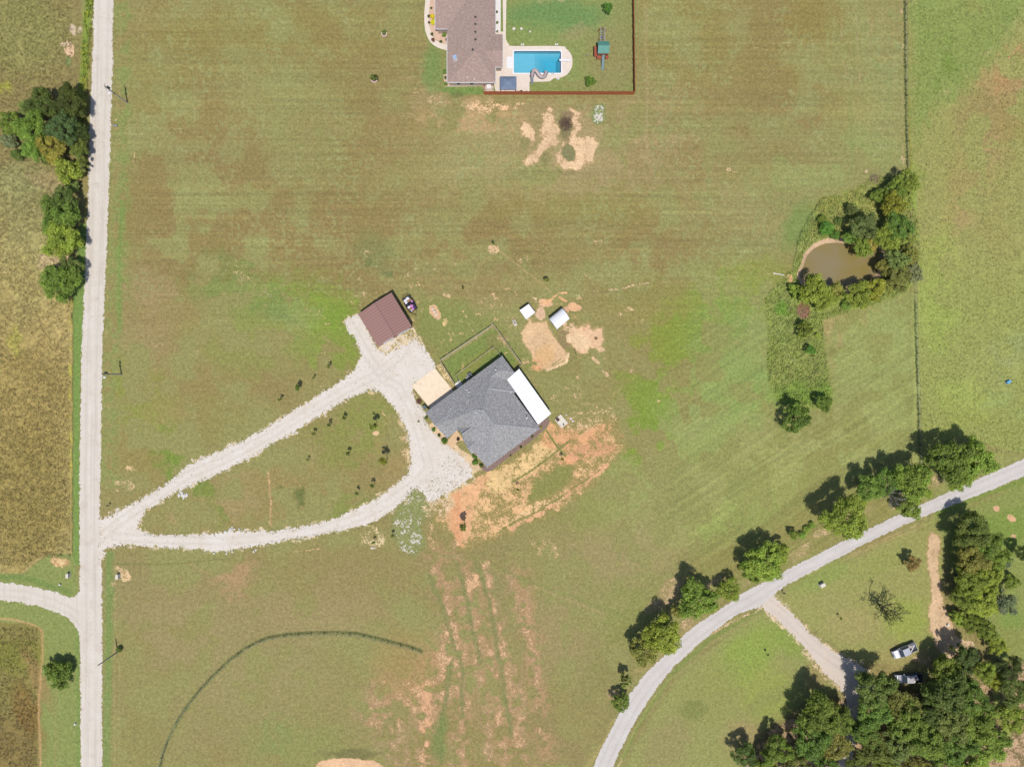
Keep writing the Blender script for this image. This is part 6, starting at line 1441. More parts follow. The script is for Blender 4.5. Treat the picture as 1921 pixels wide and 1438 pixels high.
for k, (x, y, r_, m__, nm, lb) in enumerate([(-1.35, .45, .3, M_BR, "brown_sack", "brown sack behind the cab of the dark blue truck"), (-1.6, -.4, .34, M_WB, "white_bag", "white bag on the near side of the dark blue truck's bed"), (-2.0, .3, .3, M_WB, "white_bucket", "round white bucket in the middle of the dark blue truck's bed"), (-1.4, -.05, .26, noisy("red_cloth", C(130, 50, 44), amp=.1), "red_bundle", "dark red bundle in the dark blue truck's bed"), (-2.5, -.3, .3, M_BB, "black_bag", "black bag by the dark blue truck's tailgate")]):
    lump(nm, TM2 @ Vector((x, y, .69 + r_ * .5)), r_, m__, lb, "bag" if 'bag' in nm or 'sack' in nm else nm.split('_')[1], (1.1, 1, .7), k + 20, "load in the blue truck bed")

# ------------------------------------------------------------------ small things about the yards
t = empty("storm_shelter", at(1052.6, 789.6), math.atan2(-(793 - 776.7), 1065.5 - 1051.8), label="flat cream storm shelter slab with a dark hatch right of the grey house", cat="storm shelter")
m_ = MB(); m_.box((0, 0, .14), (2.55, 1.86, .3)); m_.build("slab", M_TRIM, t, bevel=.02)
hx = Matrix.Rotation(-t.rotation_euler.z, 3, 'Z') @ (at(1046, 786.4) - Vector(t.location)); m_ = MB(); m_.box((hx.x, hx.y, .33), (.8, .72, .08)); hh_ = m_.build("hatch", noisy("maroon_hatch", C(96, 60, 58), amp=.08), t); m_ = MB(); m_.box((hx.x + .2, hx.y - .25, .39), (.2, .05, .05)); m_.build("handle", M_GREYM, hh_)
m_ = MB(); m_.lathe((.9, -.1, .29), [(.1, 0), (.1, .35), (.16, .35), (.16, .45), (.03, .5)], 10); m_.build("vent", M_DARK, t); m_ = MB(); m_.box((.55, -.75, .32), (.4, .12, .05)); m_.build("step_handle", M_GREYM, t)
M_ROCK = noisy("white_limestone", C(240, 234, 224), amp=.08, scale=5)
def rock(px, py, r, label, group, seed, mat=None): return lump("white_rock", at(px, py, r * .25), r, mat or M_ROCK, label, "rock", (1.1, .85, .6), seed, group, seed * .9)
rock(1062, 778, .2, "white rock above the shelter slab's right corner", "white rocks by the storm shelter", 1); rock(1071, 784.5, .28, "long white rock right of the storm shelter", "white rocks by the storm shelter", 2); rock(1074.6, 789.5, .24, "round white rock right of the long one by the shelter", "white rocks by the storm shelter", 3); rock(1071.2, 795, .22, "tan rock lowest of those by the shelter", "white rocks by the storm shelter", 4, noisy("tan_rock", C(226, 186, 146), amp=.08))
rr_ = random.Random(11); k = 0
for k in range(26):
    a = rr_.uniform(0, 6.28); q = rr_.uniform(0, 1) ** .6
    rock(342 + 9 * q * math.cos(a), 927 + 8.5 * q * math.sin(a), rr_.uniform(.16, .34) * (1.25 - .5 * q), "white rock in the pile beside the upper driveway fork", "rocks heaped beside the driveway", 30 + k)
for k in range(22):
    q = rr_.uniform(0, 1); px = 421 + 46 * q; py = 997 - 9 * math.sin(math.pi * q) * rr_.uniform(.3, 1)
    rock(px, py + rr_.uniform(-2, 2), rr_.uniform(.1, .24), "white rock strewn on the upper edge of the lower drive", "rocks along the lower drive", 70 + k)
for k, (px, py) in enumerate(((480, 1031), (468, 1024), (402, 1037), (425, 1038), (476, 1034), (436, 1034))): rock(px, py, .24, ["white rock at the lower drive's bottom edge, farthest right of them", "white rock at the lower drive's bottom edge beside the gravel", "leftmost white rock under the lower drive's bottom edge", "white rock under the bend of the lower drive", "white rock just under the rightmost one at the lower drive", "white rock between others under the lower drive"][k], "rocks below the lower drive", 99 + k)
t = empty("vented_box", at(965.6, 605.2, 0, .5), math.atan2(-(609.6 - 598), 971 - 966.2), label="small white box with rows of dark square openings left of the dirt pads", cat="box")
m_ = MB(); m_.box((0, 0, .32), (1.4, .68, .56)); m_.build("case", M_TRIM, t, bevel=.03)
for i in range(4):
    for j in range(2): m_ = MB(); m_.box((-.42 + i * .22, -.13 + j * .26, .605), (.16, .18, .02)); m_.build("opening", M_DARK, t)
t = empty("trash_bin", at(796.5, 763.5, 0, 1.0), .7, label="dark blue-grey wheeled bin at the corner of the cream pad", cat="bin")
m_ = MB(); m_.box((0, 0, .52), (.6, .7, 1.0), taper=1.12); m_.build("body", noisy("bin_plastic", C(62, 78, 88), amp=.06, rough=.5), t, bevel=.02); m_ = MB(); m_.box((0, .02, 1.06), (.72, .82, .07)); m_.build("lid", noisy("bin_lid", C(78, 96, 104), amp=.06, rough=.5), t, bevel=.02)
for s_ in (-.28, .28): m_ = MB(); m_.tube([(s_ - .04, -.3, .12), (s_ + .04, -.3, .12)], .12, 10); m_.build("wheel", M_DARK, t)
for px, py, lb, sc in ((881, 703.5, "grey air conditioner unit against the upper wall of the grey house", 1.0), (876.5, 709, "small white utility unit just left of the air conditioner", .6)):
    t = empty("air_conditioner", at(px, py, 0, .6), math.atan2(106, 144), label=lb, cat="air conditioner", scale=sc)
    m_ = MB(); m_.box((0, 0, .45), (.9, .9, .8)); m_.build("housing", M_GREYM if sc == 1 else M_WHITE, t, bevel=.03); m_ = MB(); m_.lathe((0, 0, .85), [(.36, 0), (.36, .03)], 16); m_.build("fan_guard", M_DARK if sc == 1 else M_GREYM, t); m_ = MB(); m_.box((0, 0, .03), (1.05, 1.05, .08)); m_.build("base_slab", M_TRIM, t)
t = empty("planter_pot", at(859.5, 823.5, 0, .4), label="round dark planter in the entry court of the grey house", cat="planter"); m_ = MB(); m_.lathe((0, 0, .05), [(.22, 0), (.34, .35), (.38, .42), (.3, .42), (.26, .3)], 16); m_.build("pot", noisy("dark_clay", C(80, 56, 48), amp=.1), t); m_ = MB(); m_.lathe((0, 0, .3), [(.26, 0), (.2, .08), (.05, .12)], 12); m_.build("soil", noisy("pot_soil", C(56, 40, 34), amp=.1), t)
def mailbox(px, py, label, post=True, mat=None):
    t = empty("mailbox", at(px, py, 0, 1.0), .1, label=label, cat="mailbox"); m_ = MB(); m_.box((0, 0, .5), (.1, .1, 1.0)); m_.build("post", M_WOODL, t)
    m_ = MB(); m_.box((0, 0, 1.1), (.5, .22, .18)); m_.tube([(-.25, 0, 1.19), (.25, 0, 1.19)], .11, 10); m_.build("box", mat or M_DARK, t)
mailbox(202, 948, "black mailbox beside the upper corner of the driveway entrance"); mailbox(1471, 1112, "dark mailbox at the corner of the paved lane and its branch drive")
def util_box(px, py, sx, sy, sz, rz, label, mat, name="utility_box", cat="utility box"):
    t = empty(name, at(px, py, 0, sz), rz, label=label, cat=cat); m_ = MB(); m_.box((0, 0, sz / 2 + .04), (sx, sy, sz)); m_.build("cabinet", mat, t, bevel=.03); m_ = MB(); m_.box((0, 0, .03), (sx + .2, sy + .2, .08)); m_.build("base_slab", M_GREYM, t)
    m_ = MB(); m_.box((0, 0, sz + .05), (sx + .06, sy + .06, .05)); m_.build("lid", mat, t)
util_box(125.5, 1080, .5, .9, .8, 0, "cream utility box left of the gravel road above the side drive", M_TRIM)
util_box(219, 1082, .5, 1.0, .9, 0, "cream utility box on the grass right of the gravel road", M_TRIM)
util_box(1544, 1097.5, 1.05, .7, .9, .5, "cream utility box alone on the lawn below the paved lane", M_TRIM)
util_box(1893, 716, .9, .5, .5, .5, "light blue crate lying in the right-hand meadow", noisy("blue_crate", C(110, 186, 226), amp=.05), "blue_crate", "crate")
util_box(111.5, 1096.5, .22, .22, .4, 0, "tiny white marker left of the gravel road by the side drive", M_WHITE, "marker_post", "marker")
util_box(140.5, 1358, .25, .25, .3, 0, "tiny white marker on the verge near the bottom left", M_WHITE, "marker_post", "marker")
util_box(1779, 1172, .3, .3, .4, 0, "tiny white marker at the edge of the right-hand grove", M_WHITE, "marker_post", "marker")
t = empty("fallen_rail", at(1079, 659), math.radians(-70), label="short dark rail lying between the two dirt pads", cat="rail"); m_ = MB(); m_.box((0, 0, .25), (.95, .1, .1)); m_.build("rail", M_DARK, t)
for s_ in (-.4, .4): m_ = MB(); m_.box((s_, 0, .1), (.08, .3, .2)); m_.build("foot", M_DARK, t)
t = empty("culvert_pipe", at(217, 236), 0, label="pale culvert pipe end in the verge below the first pole", cat="pipe"); m_ = MB(); m_.tube([(-.5, 0, .12), (.5, 0, .12)], .2, 12); m_.build("pipe", M_GREYM, t)
m_ = MB(); m_.tube([(.46, 0, .12), (.52, 0, .12)], .24, 12); m_.build("collar", M_GREYM, t)
for px, py, n, lb in ((1460, 514, 1, "pale pipe lying left of the pond"),):
    t = empty("drain_pipe", at(px, py), -.2, label=lb, cat="pipe"); m_ = MB(); m_.tube([(-1.2, 0, .1), (1.2, 0, .1)], .08, 8); m_.build("pipe", M_WHITE, t); m_ = MB(); m_.tube([(1.15, 0, .1), (1.28, 0, .1)], .12, 8); m_.build("collar", M_WHITE, t)
# ------------------------------------------------------------------ vegetation
def leaf_material(name, rough_=.6, trans=.38):
    m = bpy.data.materials.new(name); m.use_nodes = True; nt = m.node_tree; nd = nt.nodes; lk = nt.links; nd.clear()
    out = N(nd, "ShaderNodeOutputMaterial"); oi = N(nd, "ShaderNodeObjectInfo"); at_ = N(nd, "ShaderNodeAttribute"); at_.attribute_name = "leaf_tone"
    ml = N(nd, "ShaderNodeMix", data_type='RGBA', blend_type='MULTIPLY'); ml.inputs[0].default_value = 1
    lk.new(oi.outputs['Color'], ml.inputs[6]); lk.new(at_.outputs['Color'], ml.inputs[7])
    df = N(nd, "ShaderNodeBsdfPrincipled"); df.inputs['Roughness'].default_value = rough_; df.inputs['Specular IOR Level'].default_value = .25
    lk.new(ml.outputs[2], df.inputs['Base Color'])
    tr = N(nd, "ShaderNodeBsdfTranslucent"); lk.new(ml.outputs[2], tr.inputs[0])
    mx = N(nd, "ShaderNodeMixShader"); mx.inputs[0].default_value = trans; lk.new(df.outputs[0], mx.inputs[1]); lk.new(tr.outputs[0], mx.inputs[2]); lk.new(mx.outputs[0], out.inputs[0])
    return m
M_LEAF = leaf_material("leaves")
M_BARK = noisy("bark", C(112, 98, 84), amp=.2, scale=4); M_GBARK = noisy("grey_bark", C(172, 164, 156), amp=.15, scale=4)

def quads_mesh(name, pos, nrm, size, tone, aspect=1.5, rs=None):
    n = len(pos); rs = rs or np.random.RandomState(1)
    nrm = nrm / (np.linalg.norm(nrm, axis=1, keepdims=True) + 1e-9)
    r = rs.randn(n, 3); u = np.cross(nrm, r); u /= np.linalg.norm(u, axis=1, keepdims=True) + 1e-9
    v = np.cross(nrm, u); s_ = size[:, None]
    c = np.stack([pos - u * s_ * aspect * .5, pos - v * s_ * .38 + u * s_ * .1, pos + u * s_ * aspect * .5, pos + v * s_ * .38 + u * s_ * .1], 1).reshape(-1, 3)
    me = bpy.data.meshes.new(name)
    me.vertices.add(4 * n); me.vertices.foreach_set('co', c.ravel())
    me.loops.add(4 * n); me.loops.foreach_set('vertex_index', np.arange(4 * n, dtype=np.int32))
    me.polygons.add(n); me.polygons.foreach_set('loop_start', np.arange(0, 4 * n, 4, dtype=np.int32)); me.polygons.foreach_set('loop_total', np.full(n, 4, np.int32))
    me.update(calc_edges=True)
    a = me.attributes.new("leaf_tone", 'FLOAT_COLOR', 'POINT'); rgba = np.ones((4 * n, 4), np.float32); rgba[:, :3] = np.repeat(tone, 4, axis=0); a.data.foreach_set('color', rgba.ravel())
    return me

def crown_mesh(seed, nleaf, lobes, lr=(.22, .36), spread=.68, leaf=.075, flat=.8, gap=0.0):
    rs = np.random.RandomState(seed); L = []
    for i in range(lobes * 6):
        d = rs.randn(3); d /= np.linalg.norm(d)
        if d[2] < -.45: continue
        rad = spread * rs.uniform(.25, 1.0) ** .45
        c = d * rad * (1 + .22 * math.sin(3 * math.atan2(d[1], d[0]) + seed)); c[2] *= flat
        r_ = rs.uniform(*lr)
        if all(np.linalg.norm(c - q[0]) > (.55 + gap) * (r_ + q[1]) * .62 for q in L): L.append((c, r_))
        if len(L) >= lobes: break
    P_, N_, T_, S_ = [], [], [], []
    wts = np.array([q[1] ** 2 for q in L]); wts /= wts.sum()
    for (c, r_), w_ in zip(L, wts):
        k = max(6, int(nleaf * w_)); d = rs.randn(k, 3); d /= np.linalg.norm(d, axis=1, keepdims=True); d[:, 2] = np.where(d[:, 2] < -.5, -d[:, 2], d[:, 2])
        sub = 1 + .22 * np.sin(5 * d[:, 0] * 2 + seed) * np.cos(6 * d[:, 1] + c[0] * 9)
        rr = r_ * (rs.uniform(.4, 1.3, k) ** .7) * sub
        P_.append(c + d * rr[:, None]); N_.append(d * .8 + np.array([0, 0, .55]) + rs.randn(k, 3) * .55)
        tl = rs.uniform(.78, 1.2); t_ = np.ones((k, 3)) * tl * rs.uniform(.6, 1.4, (k, 1)); t_[:, 0] *= rs.uniform(.9, 1.15, k); T_.append(t_); S_.append(leaf * rs.uniform(.6, 1.35, k))
    return quads_mesh("crown_%d" % seed, np.concatenate(P_), np.concatenate(N_), np.concatenate(S_), np.concatenate(T_), rs=rs)

def limb_mesh(seed, nl=6, spread=.6, th=.05):
    rs = random.Random(seed); m_ = MB()
    m_.tube([(0, 0, -.03), (.01, .01, .35), (.0, .02, .7), (.02, 0, 1.0)], [th * 1.25, th, th * .7, th * .3], 8)
    for i in range(nl):
        a = i * 2 * math.pi / nl + rs.uniform(-.4, .4); z = rs.uniform(.35, .75); r_ = spread * rs.uniform(.7, 1.1)
        m_.tube([(0, 0, z), (r_ * .45 * math.cos(a), r_ * .45 * math.sin(a), z + .18), (r_ * math.cos(a + .2), r_ * math.sin(a + .2), z + .42)], [th * .5, th * .34, th * .12], 5)
    return m_.mesh("limbs_%d" % seed)

PROTO = {
    'big': [crown_mesh(11 + i, 11000, 95, (.10, .20), .84, .056, .72) for i in range(4)],
    'mid': [crown_mesh(31 + i, 6500, 58, (.12, .23), .80, .068, .8) for i in range(4)],
    'airy': [crown_mesh(51 + i, 3000, 34, (.13, .24), .76, .085, .8, .1) for i in range(3)],
    'bush': [crown_mesh(71 + i, 1500, 12, (.3, .48), .55, .13, .75) for i in range(3)],
    'sap': [crown_mesh(91 + i, 330, 12, (.14, .30), .75, .26, 1.3, .15) for i in range(4)],
}
for k, v in PROTO.items():
    for me in v: me.materials.append(M_LEAF)
TRUNK = [limb_mesh(5 + i) for i in range(3)]
for me in TRUNK: me.materials.append(M_BARK)
TONES = {'dark': (78, 92, 40), 'deep': (98, 114, 50), 'mid': (109, 131, 51), 'bright': (128, 149, 57), 'yellow': (142, 144, 64), 'olive': (122, 130, 62), 'blue': (98, 114, 60), 'lime': (134, 144, 52),
         'grey': (118, 126, 84), 'gold': (214, 200, 40), 'rust': (134, 124, 72), 'vivid': (94, 130, 46), 'red': (104, 70, 50)}
_tc = [0]
def tree(px, py, r, tone, label, kind='mid', name='tree', cat='tree', group=None, hf=1.0, flat=1.0, boost=1.32, lowbase=None, zbase=0.0):
    """px,py,r: where the crown shows in the picture and how wide; hf: how tall for its width"""
    i = _tc[0]; _tc[0] += 1; rs = random.Random(i * 7 + 3)
    R = r * S * (1.13 if kind in ('big', 'mid', 'airy') else 1.0); hf = hf * (.72 if kind in ('big', 'mid', 'airy') else 1.0); boost = boost * (1.55 if kind in ('big', 'mid', 'airy', 'bush') else 1.15)
    if kind in ('big', 'mid', 'airy'): Hc = (1.15 * R + .8) * hf; Rz = R * .85 * flat
    elif kind == 'sap': Hc = (R * 2.0 + .5) * hf; Rz = R * 1.1 * flat
    else: Hc = R * .62 * hf; Rz = R * .8 * flat
    b_ = P(px, py, Hc + Rz * .35); b_.z = zbase
    t = empty(name, b_, rs.uniform(0, 6.28), label=label, cat=cat, group=group)
    me = rs.choice(PROTO[kind]); c = link("crown" if cat == 'tree' else "foliage", me, None, t); c.location = (0, 0, Hc - zbase); c.scale = (R, R * rs.uniform(.9, 1.1), Rz)
    k = rs.uniform(.80, 1.12); h_ = rs.uniform(-.08, .08); tn = TONES[tone]; cc = C(tn[0] * (1 + h_), tn[1], tn[2] * (1 - h_ * .6), k=boost * k); c.color = cc
    tk = link("trunk" if cat == 'tree' else "stem", rs.choice(TRUNK), None, t); tk.scale = (R * (1 if kind != 'bush' else .8), R * (1 if kind != 'bush' else .8), max(Hc + (.35 * Rz), .2))
    return t

# (px, py, radius, tone, kind, height factor, label)
G1 = "trees of the thicket left of the gravel road"
for a in [
    (17, 230, 22, 'mid', 'mid', 1.0, "mid green tree at the left picture edge, in the middle of the roadside thicket"),
    (72, 190, 25, 'deep', 'big', 1.1, "deep green tree at the top of the roadside thicket, left of the darkest one"), (125, 190, 27, 'dark', 'big', 1.2, "dark tree in the top right corner of the roadside thicket"),
    (52, 238, 29, 'bright', 'big', 1.0, "bright green tree in the middle of the roadside thicket"), (112, 236, 27, 'blue', 'big', 1.2, "bluish green tree in the centre right of the roadside thicket"),
    (146, 246, 17, 'dark', 'mid', 1.1, "narrow dark crown standing in for thicket shade beside the gravel road"), (58, 276, 24, 'bright', 'mid', 1.0, "light green tree at the lower left of the roadside thicket"),  # the narrow dark crown is added where a tree shadow lies
    (94, 276, 25, 'yellow', 'mid', 1.0, "yellowish tree at the bottom of the roadside thicket"), (146, 280, 19, 'deep', 'mid', 1.1, "dark green tree nearest the gravel road at the thicket's lower right"),
    (122, 318, 24, 'lime', 'airy', .8, "airy yellow-green tree below the roadside thicket"), (30, 288, 13, 'deep', 'bush', 1.6, "small dark bush at the thicket's lower left"), (13, 262, 15, 'grey', 'airy', .8, "greyish thin tree at the left picture edge below the thicket"),
    (44, 202, 14, 'olive', 'airy', .9, "olive sapling tree between the two top trees of the roadside thicket"), (86, 298, 12, 'deep', 'bush', 1.5, "dark bush at the very bottom of the roadside thicket"), (151, 312, 12, 'olive', 'airy', 1.0, "small olive tree between the lime tree and the gravel road"),
    (116, 372, 22, 'deep', 'mid', 1.2, "dark green tree just below the lime tree by the gravel road"), (104, 402, 32, 'mid', 'big', .9, "large green tree, upper of the three left of the road's middle"), (134, 350, 12, 'olive', 'airy', .8, "small olive tree just above the upper of three roadside trees"),
    (110, 448, 34, 'bright', 'big', .8, "rounded light green tree, middle one of three left of the road"), (103, 527, 34, 'mid', 'big', .8, "wide green tree, lowest of the three left of the road"),
    (130, 500, 20, 'olive', 'mid', 1.0, "olive tree joined to the upper right of the lowest roadside tree"), 
]: tree(a[0], a[1], a[2], a[3], a[6], a[4], hf=a[5], group=G1)
tree(104, 1266, 26, 'mid', "lone round green tree on the lawn at the lower left", 'mid', hf=.62)
G2 = "trees along the paved lane"
for a in [
    (1497, 783, 27, 'mid', 'mid', 1.1, "lone leafy tree in the pasture below the pond thicket"), (1548, 757, 14, 'mid', 'mid', 1.3, "small tree at the lower right tip of the pond thicket"),
    (1790, 862, 35, 'mid', 'big', 1.35, "left crown of the big clump above the lane's right end"), (1836, 862, 33, 'bright', 'big', 1.3, "light crown at the right of the big clump above the lane"), (1806, 890, 30, 'bright', 'big', 1.1, "light green crown hanging over the lane at the clump's foot"), 
    (1716, 903, 34, 'bright', 'big', 1.3, "light green crown right of the grey dead branches"), (1636, 917, 24, 'mid', 'mid', 1.5, "mid green crown left of the grey dead branches"), (1668, 905, 22, 'mid', 'mid', 1.5, "mid green crown just above the grey dead branches"), (1712, 950, 24, 'bright', 'mid', 1.0, "light green crown touching the lane below the grey dead branches"), 
    (1592, 974, 36, 'bright', 'big', 1.45, "large light olive crown over the lane left of the dead branches"), (1490, 1003, 9, 'mid', 'mid', 1.1, "little tree in the hedge line between two lane trees"),
    (1437, 1056, 33, 'bright', 'big', 1.2, "big light green tree above the lane's junction with the branch drive"), (1464, 1040, 18, 'bright', 'mid', 1.3, "green tree joined to the upper right of the junction tree"), (1412, 1073, 20, 'mid', 'mid', 1.1, "green tree joined to the lower left of the junction tree"),
    (1370, 1108, 20, 'bright', 'mid', 1.0, "small light green tree right of the round tree by the lane bend"), (1311, 1129, 34, 'bright', 'big', 1.1, "dense round green tree by the lane bend"), (1247, 1196, 33, 'bright', 'big', 1.2, "large light green tree on the inside of the lane bend"), (1212, 1224, 26, 'olive', 'mid', 1.2, "olive tree attached to the lower left of the large bend tree"), (1272, 1148, 11, 'olive', 'airy', 1.4, "small olive tree between the two big trees of the lane bend"),
    (1174, 1277, 13, 'yellow', 'sap', .8, "thin yellow-green young tree beside the lower lane"), (1166, 1320, 17, 'mid', 'airy', 1.1, "small tree overhanging the lower lane"),
]: tree(a[0], a[1], a[2], a[3], a[6], a[4], hf=a[5], group=G2)
for k, (px, py, r_) in enumerate([(1506, 1004, 8), (1515, 993, 8), (1525, 985, 7), (1620, 945, 9), (1742, 925, 10)]): tree(px, py, r_, 'bright', ["lowest light bush of the hedge strip left of the large light olive tree", "middle light bush of the hedge strip left of the large light olive tree", "upper light bush of the hedge strip left of the large light olive tree", "light bush between the light olive crown and dead branches", "light bush between the two big clumps by the lane"][k], 'bush', 'bush', 'bush', hf=1.2, group="bushes of the lane hedge")
G3 = "trees of the right-hand grove"
for a in [
    (1830, 998, 32, 'deep', 'big', 1.2, "deep green tree at the top of the right-hand grove"), (1856, 1024, 28, 'mid', 'big', 1.1, "mid green tree at the upper right of the right-hand grove"), (1876, 1050, 22, 'bright', 'mid', 1.1, "light green tree on the right flank of the grove"),
    (1828, 1052, 28, 'olive', 'big', 1.2, "olive tree in the upper middle of the right-hand grove"), (1825, 1092, 28, 'mid', 'big', 1.2, "mid green tree left of centre in the right-hand grove"), (1858, 1088, 27, 'bright', 'big', 1.1, "light green tree right of centre in the right-hand grove"), (1889, 1056, 14, 'grey', 'airy', 1.0, "grey-green thin tree off the right flank of the grove"),
    (1810, 1122, 22, 'mid', 'mid', 1.2, "green tree on the lower left edge of the right-hand grove"), (1846, 1130, 28, 'bright', 'big', 1.1, "light green tree in the lower middle of the right-hand grove"), (1888, 1132, 24, 'grey', 'airy', 1.1, "large greyish open tree at the grove's lower right"), (1800, 1160, 15, 'bright', 'mid', .9, "small light tree at the grove's lower left corner by the dirt"),
    (1824, 1170, 17, 'mid', 'mid', 1.0, "green tree at the grove's foot, middle of its lower edge"), (1856, 1184, 20, 'mid', 'mid', 1.1, "green tree trailing below the grove towards the wood"), (1874, 1211, 19, 'lime', 'mid', 1.0, "yellow-green tree between the grove and the wood"), (1901, 1092, 13, 'bright', 'mid', .9, "small light tree on the right rim of the grove"),
    (1918, 1036, 13, 'dark', 'mid', 1.4, "dark tree cut by the right picture edge beside the grove"),
]: tree(a[0], a[1], a[2], a[3], a[6], a[4], hf=a[5], group=G3)
tree(1714, 1056, 15, 'rust', "small brownish tree alone on the lawn left of the grove", 'airy', hf=1.1)
G4 = "trees of the wood at the bottom right"
for a in [
    (1645, 1296, 34, 'deep', 'big', 1.45, "tree whose shadow falls on the branch drive's end"), (1642, 1338, 32, 'mid', 'big', 1.3, "mid green tree below the one shading the branch drive"), (1698, 1330, 28, 'olive', 'big', 1.2, "olive tree directly below the dark blue truck"), (1711, 1363, 33, 'mid', 'big', 1.3, "second tree below the dark blue truck"),
    (1784, 1306, 36, 'deep', 'big', 1.4, "large deep green tree right of the dark blue truck"), (1780, 1262, 27, 'mid', 'big', 1.35, "green tree at the wood's top, upper right of the dark blue truck"), (1816, 1236, 26, 'dark', 'mid', 1.4, "dark tree at the very top of the wood"), (1829, 1318, 32, 'mid', 'big', 1.3, "mid green tree in the wood's upper right"),
    (1791, 1358, 34, 'olive', 'big', 1.3, "olive tree in the middle right of the wood"), (1843, 1364, 34, 'mid', 'big', 1.3, "green tree in the right part of the wood, below the middle"), (1850, 1262, 20, 'bright', 'mid', 1.1, "light green tree on the wood's upper right fringe"), (1872, 1276, 17, 'lime', 'mid', 1.0, "yellow-green tree in the gap at the wood's right"),
    (1900, 1254, 22, 'dark', 'mid', 1.3, "dark tree at the right picture edge above the wood's gap"), (1910, 1300, 26, 'deep', 'big', 1.2, "deep green tree at the right picture edge beside the wood's gap"), (1904, 1350, 24, 'bright', 'mid', 1.1, "light green tree at the right picture edge low in the wood"),
    (1543, 1346, 34, 'mid', 'big', 1.4, "large tree at the wood's upper left, left of the branch drive"), (1578, 1356, 28, 'mid', 'big', 1.3, "green tree left of the branch drive's end"), 
    (1400, 1420, 22, 'deep', 'mid', 1.2, "leftmost tree of the wood at the bottom edge"), (1462, 1408, 26, 'mid', 'mid', 1.2, "green tree in the wood's lower left"), (1528, 1394, 34, 'mid', 'big', 1.3, "broad green tree low in the wood left of the drive"), (1572, 1402, 26, 'olive', 'mid', 1.2, "olive tree low in the wood left of the drive"),
    (1628, 1376, 28, 'mid', 'big', 1.3, "green tree right of the dark gap down the wood"), (1644, 1408, 30, 'deep', 'big', 1.2, "deep green tree near the bottom edge right of the dark gap"), (1690, 1404, 30, 'olive', 'big', 1.2, "olive tree near the bottom edge below the dark blue truck"), (1743, 1396, 34, 'mid', 'big', 1.3, "broad tree near the bottom edge in the wood's middle"), (1745, 1345, 28, 'deep', 'big', 1.3, "deep green tree in the very middle of the wood"),
    (1800, 1402, 32, 'mid', 'big', 1.2, "tree near the bottom edge right of the wood's middle"), (1852, 1408, 30, 'bright', 'big', 1.1, "light green tree near the wood's bottom right"), (1440, 1446, 26, 'mid', 'mid', 1.1, "tree cut by the bottom edge at the wood's left"), (1500, 1446, 28, 'olive', 'big', 1.1, "olive tree cut by the bottom edge, left of the broad ones"), (1556, 1450, 28, 'mid', 'big', 1.1, "tree cut by the bottom edge left of the drive's line"),
    (1612, 1450, 26, 'deep', 'big', 1.1, "deep green tree cut by the bottom edge in line with the drive"), (1668, 1452, 28, 'mid', 'big', 1.1, "tree cut by the bottom edge below the truck's left end"), (1724, 1450, 28, 'olive', 'big', 1.1, "olive tree cut by the bottom edge in the wood's middle"), (1780, 1450, 28, 'mid', 'big', 1.1, "tree cut by the bottom edge right of the wood's middle"), (1836, 1452, 26, 'bright', 'mid', 1.1, "light tree cut by the bottom edge at the wood's right"), (1880, 1390, 20, 'mid', 'mid', 1.1, "small green tree on the wood's lower right fringe"),
]: tree(a[0], a[1], a[2], a[3], a[6], a[4], hf=a[5], group=G4)
G5 = "trees round the pond"
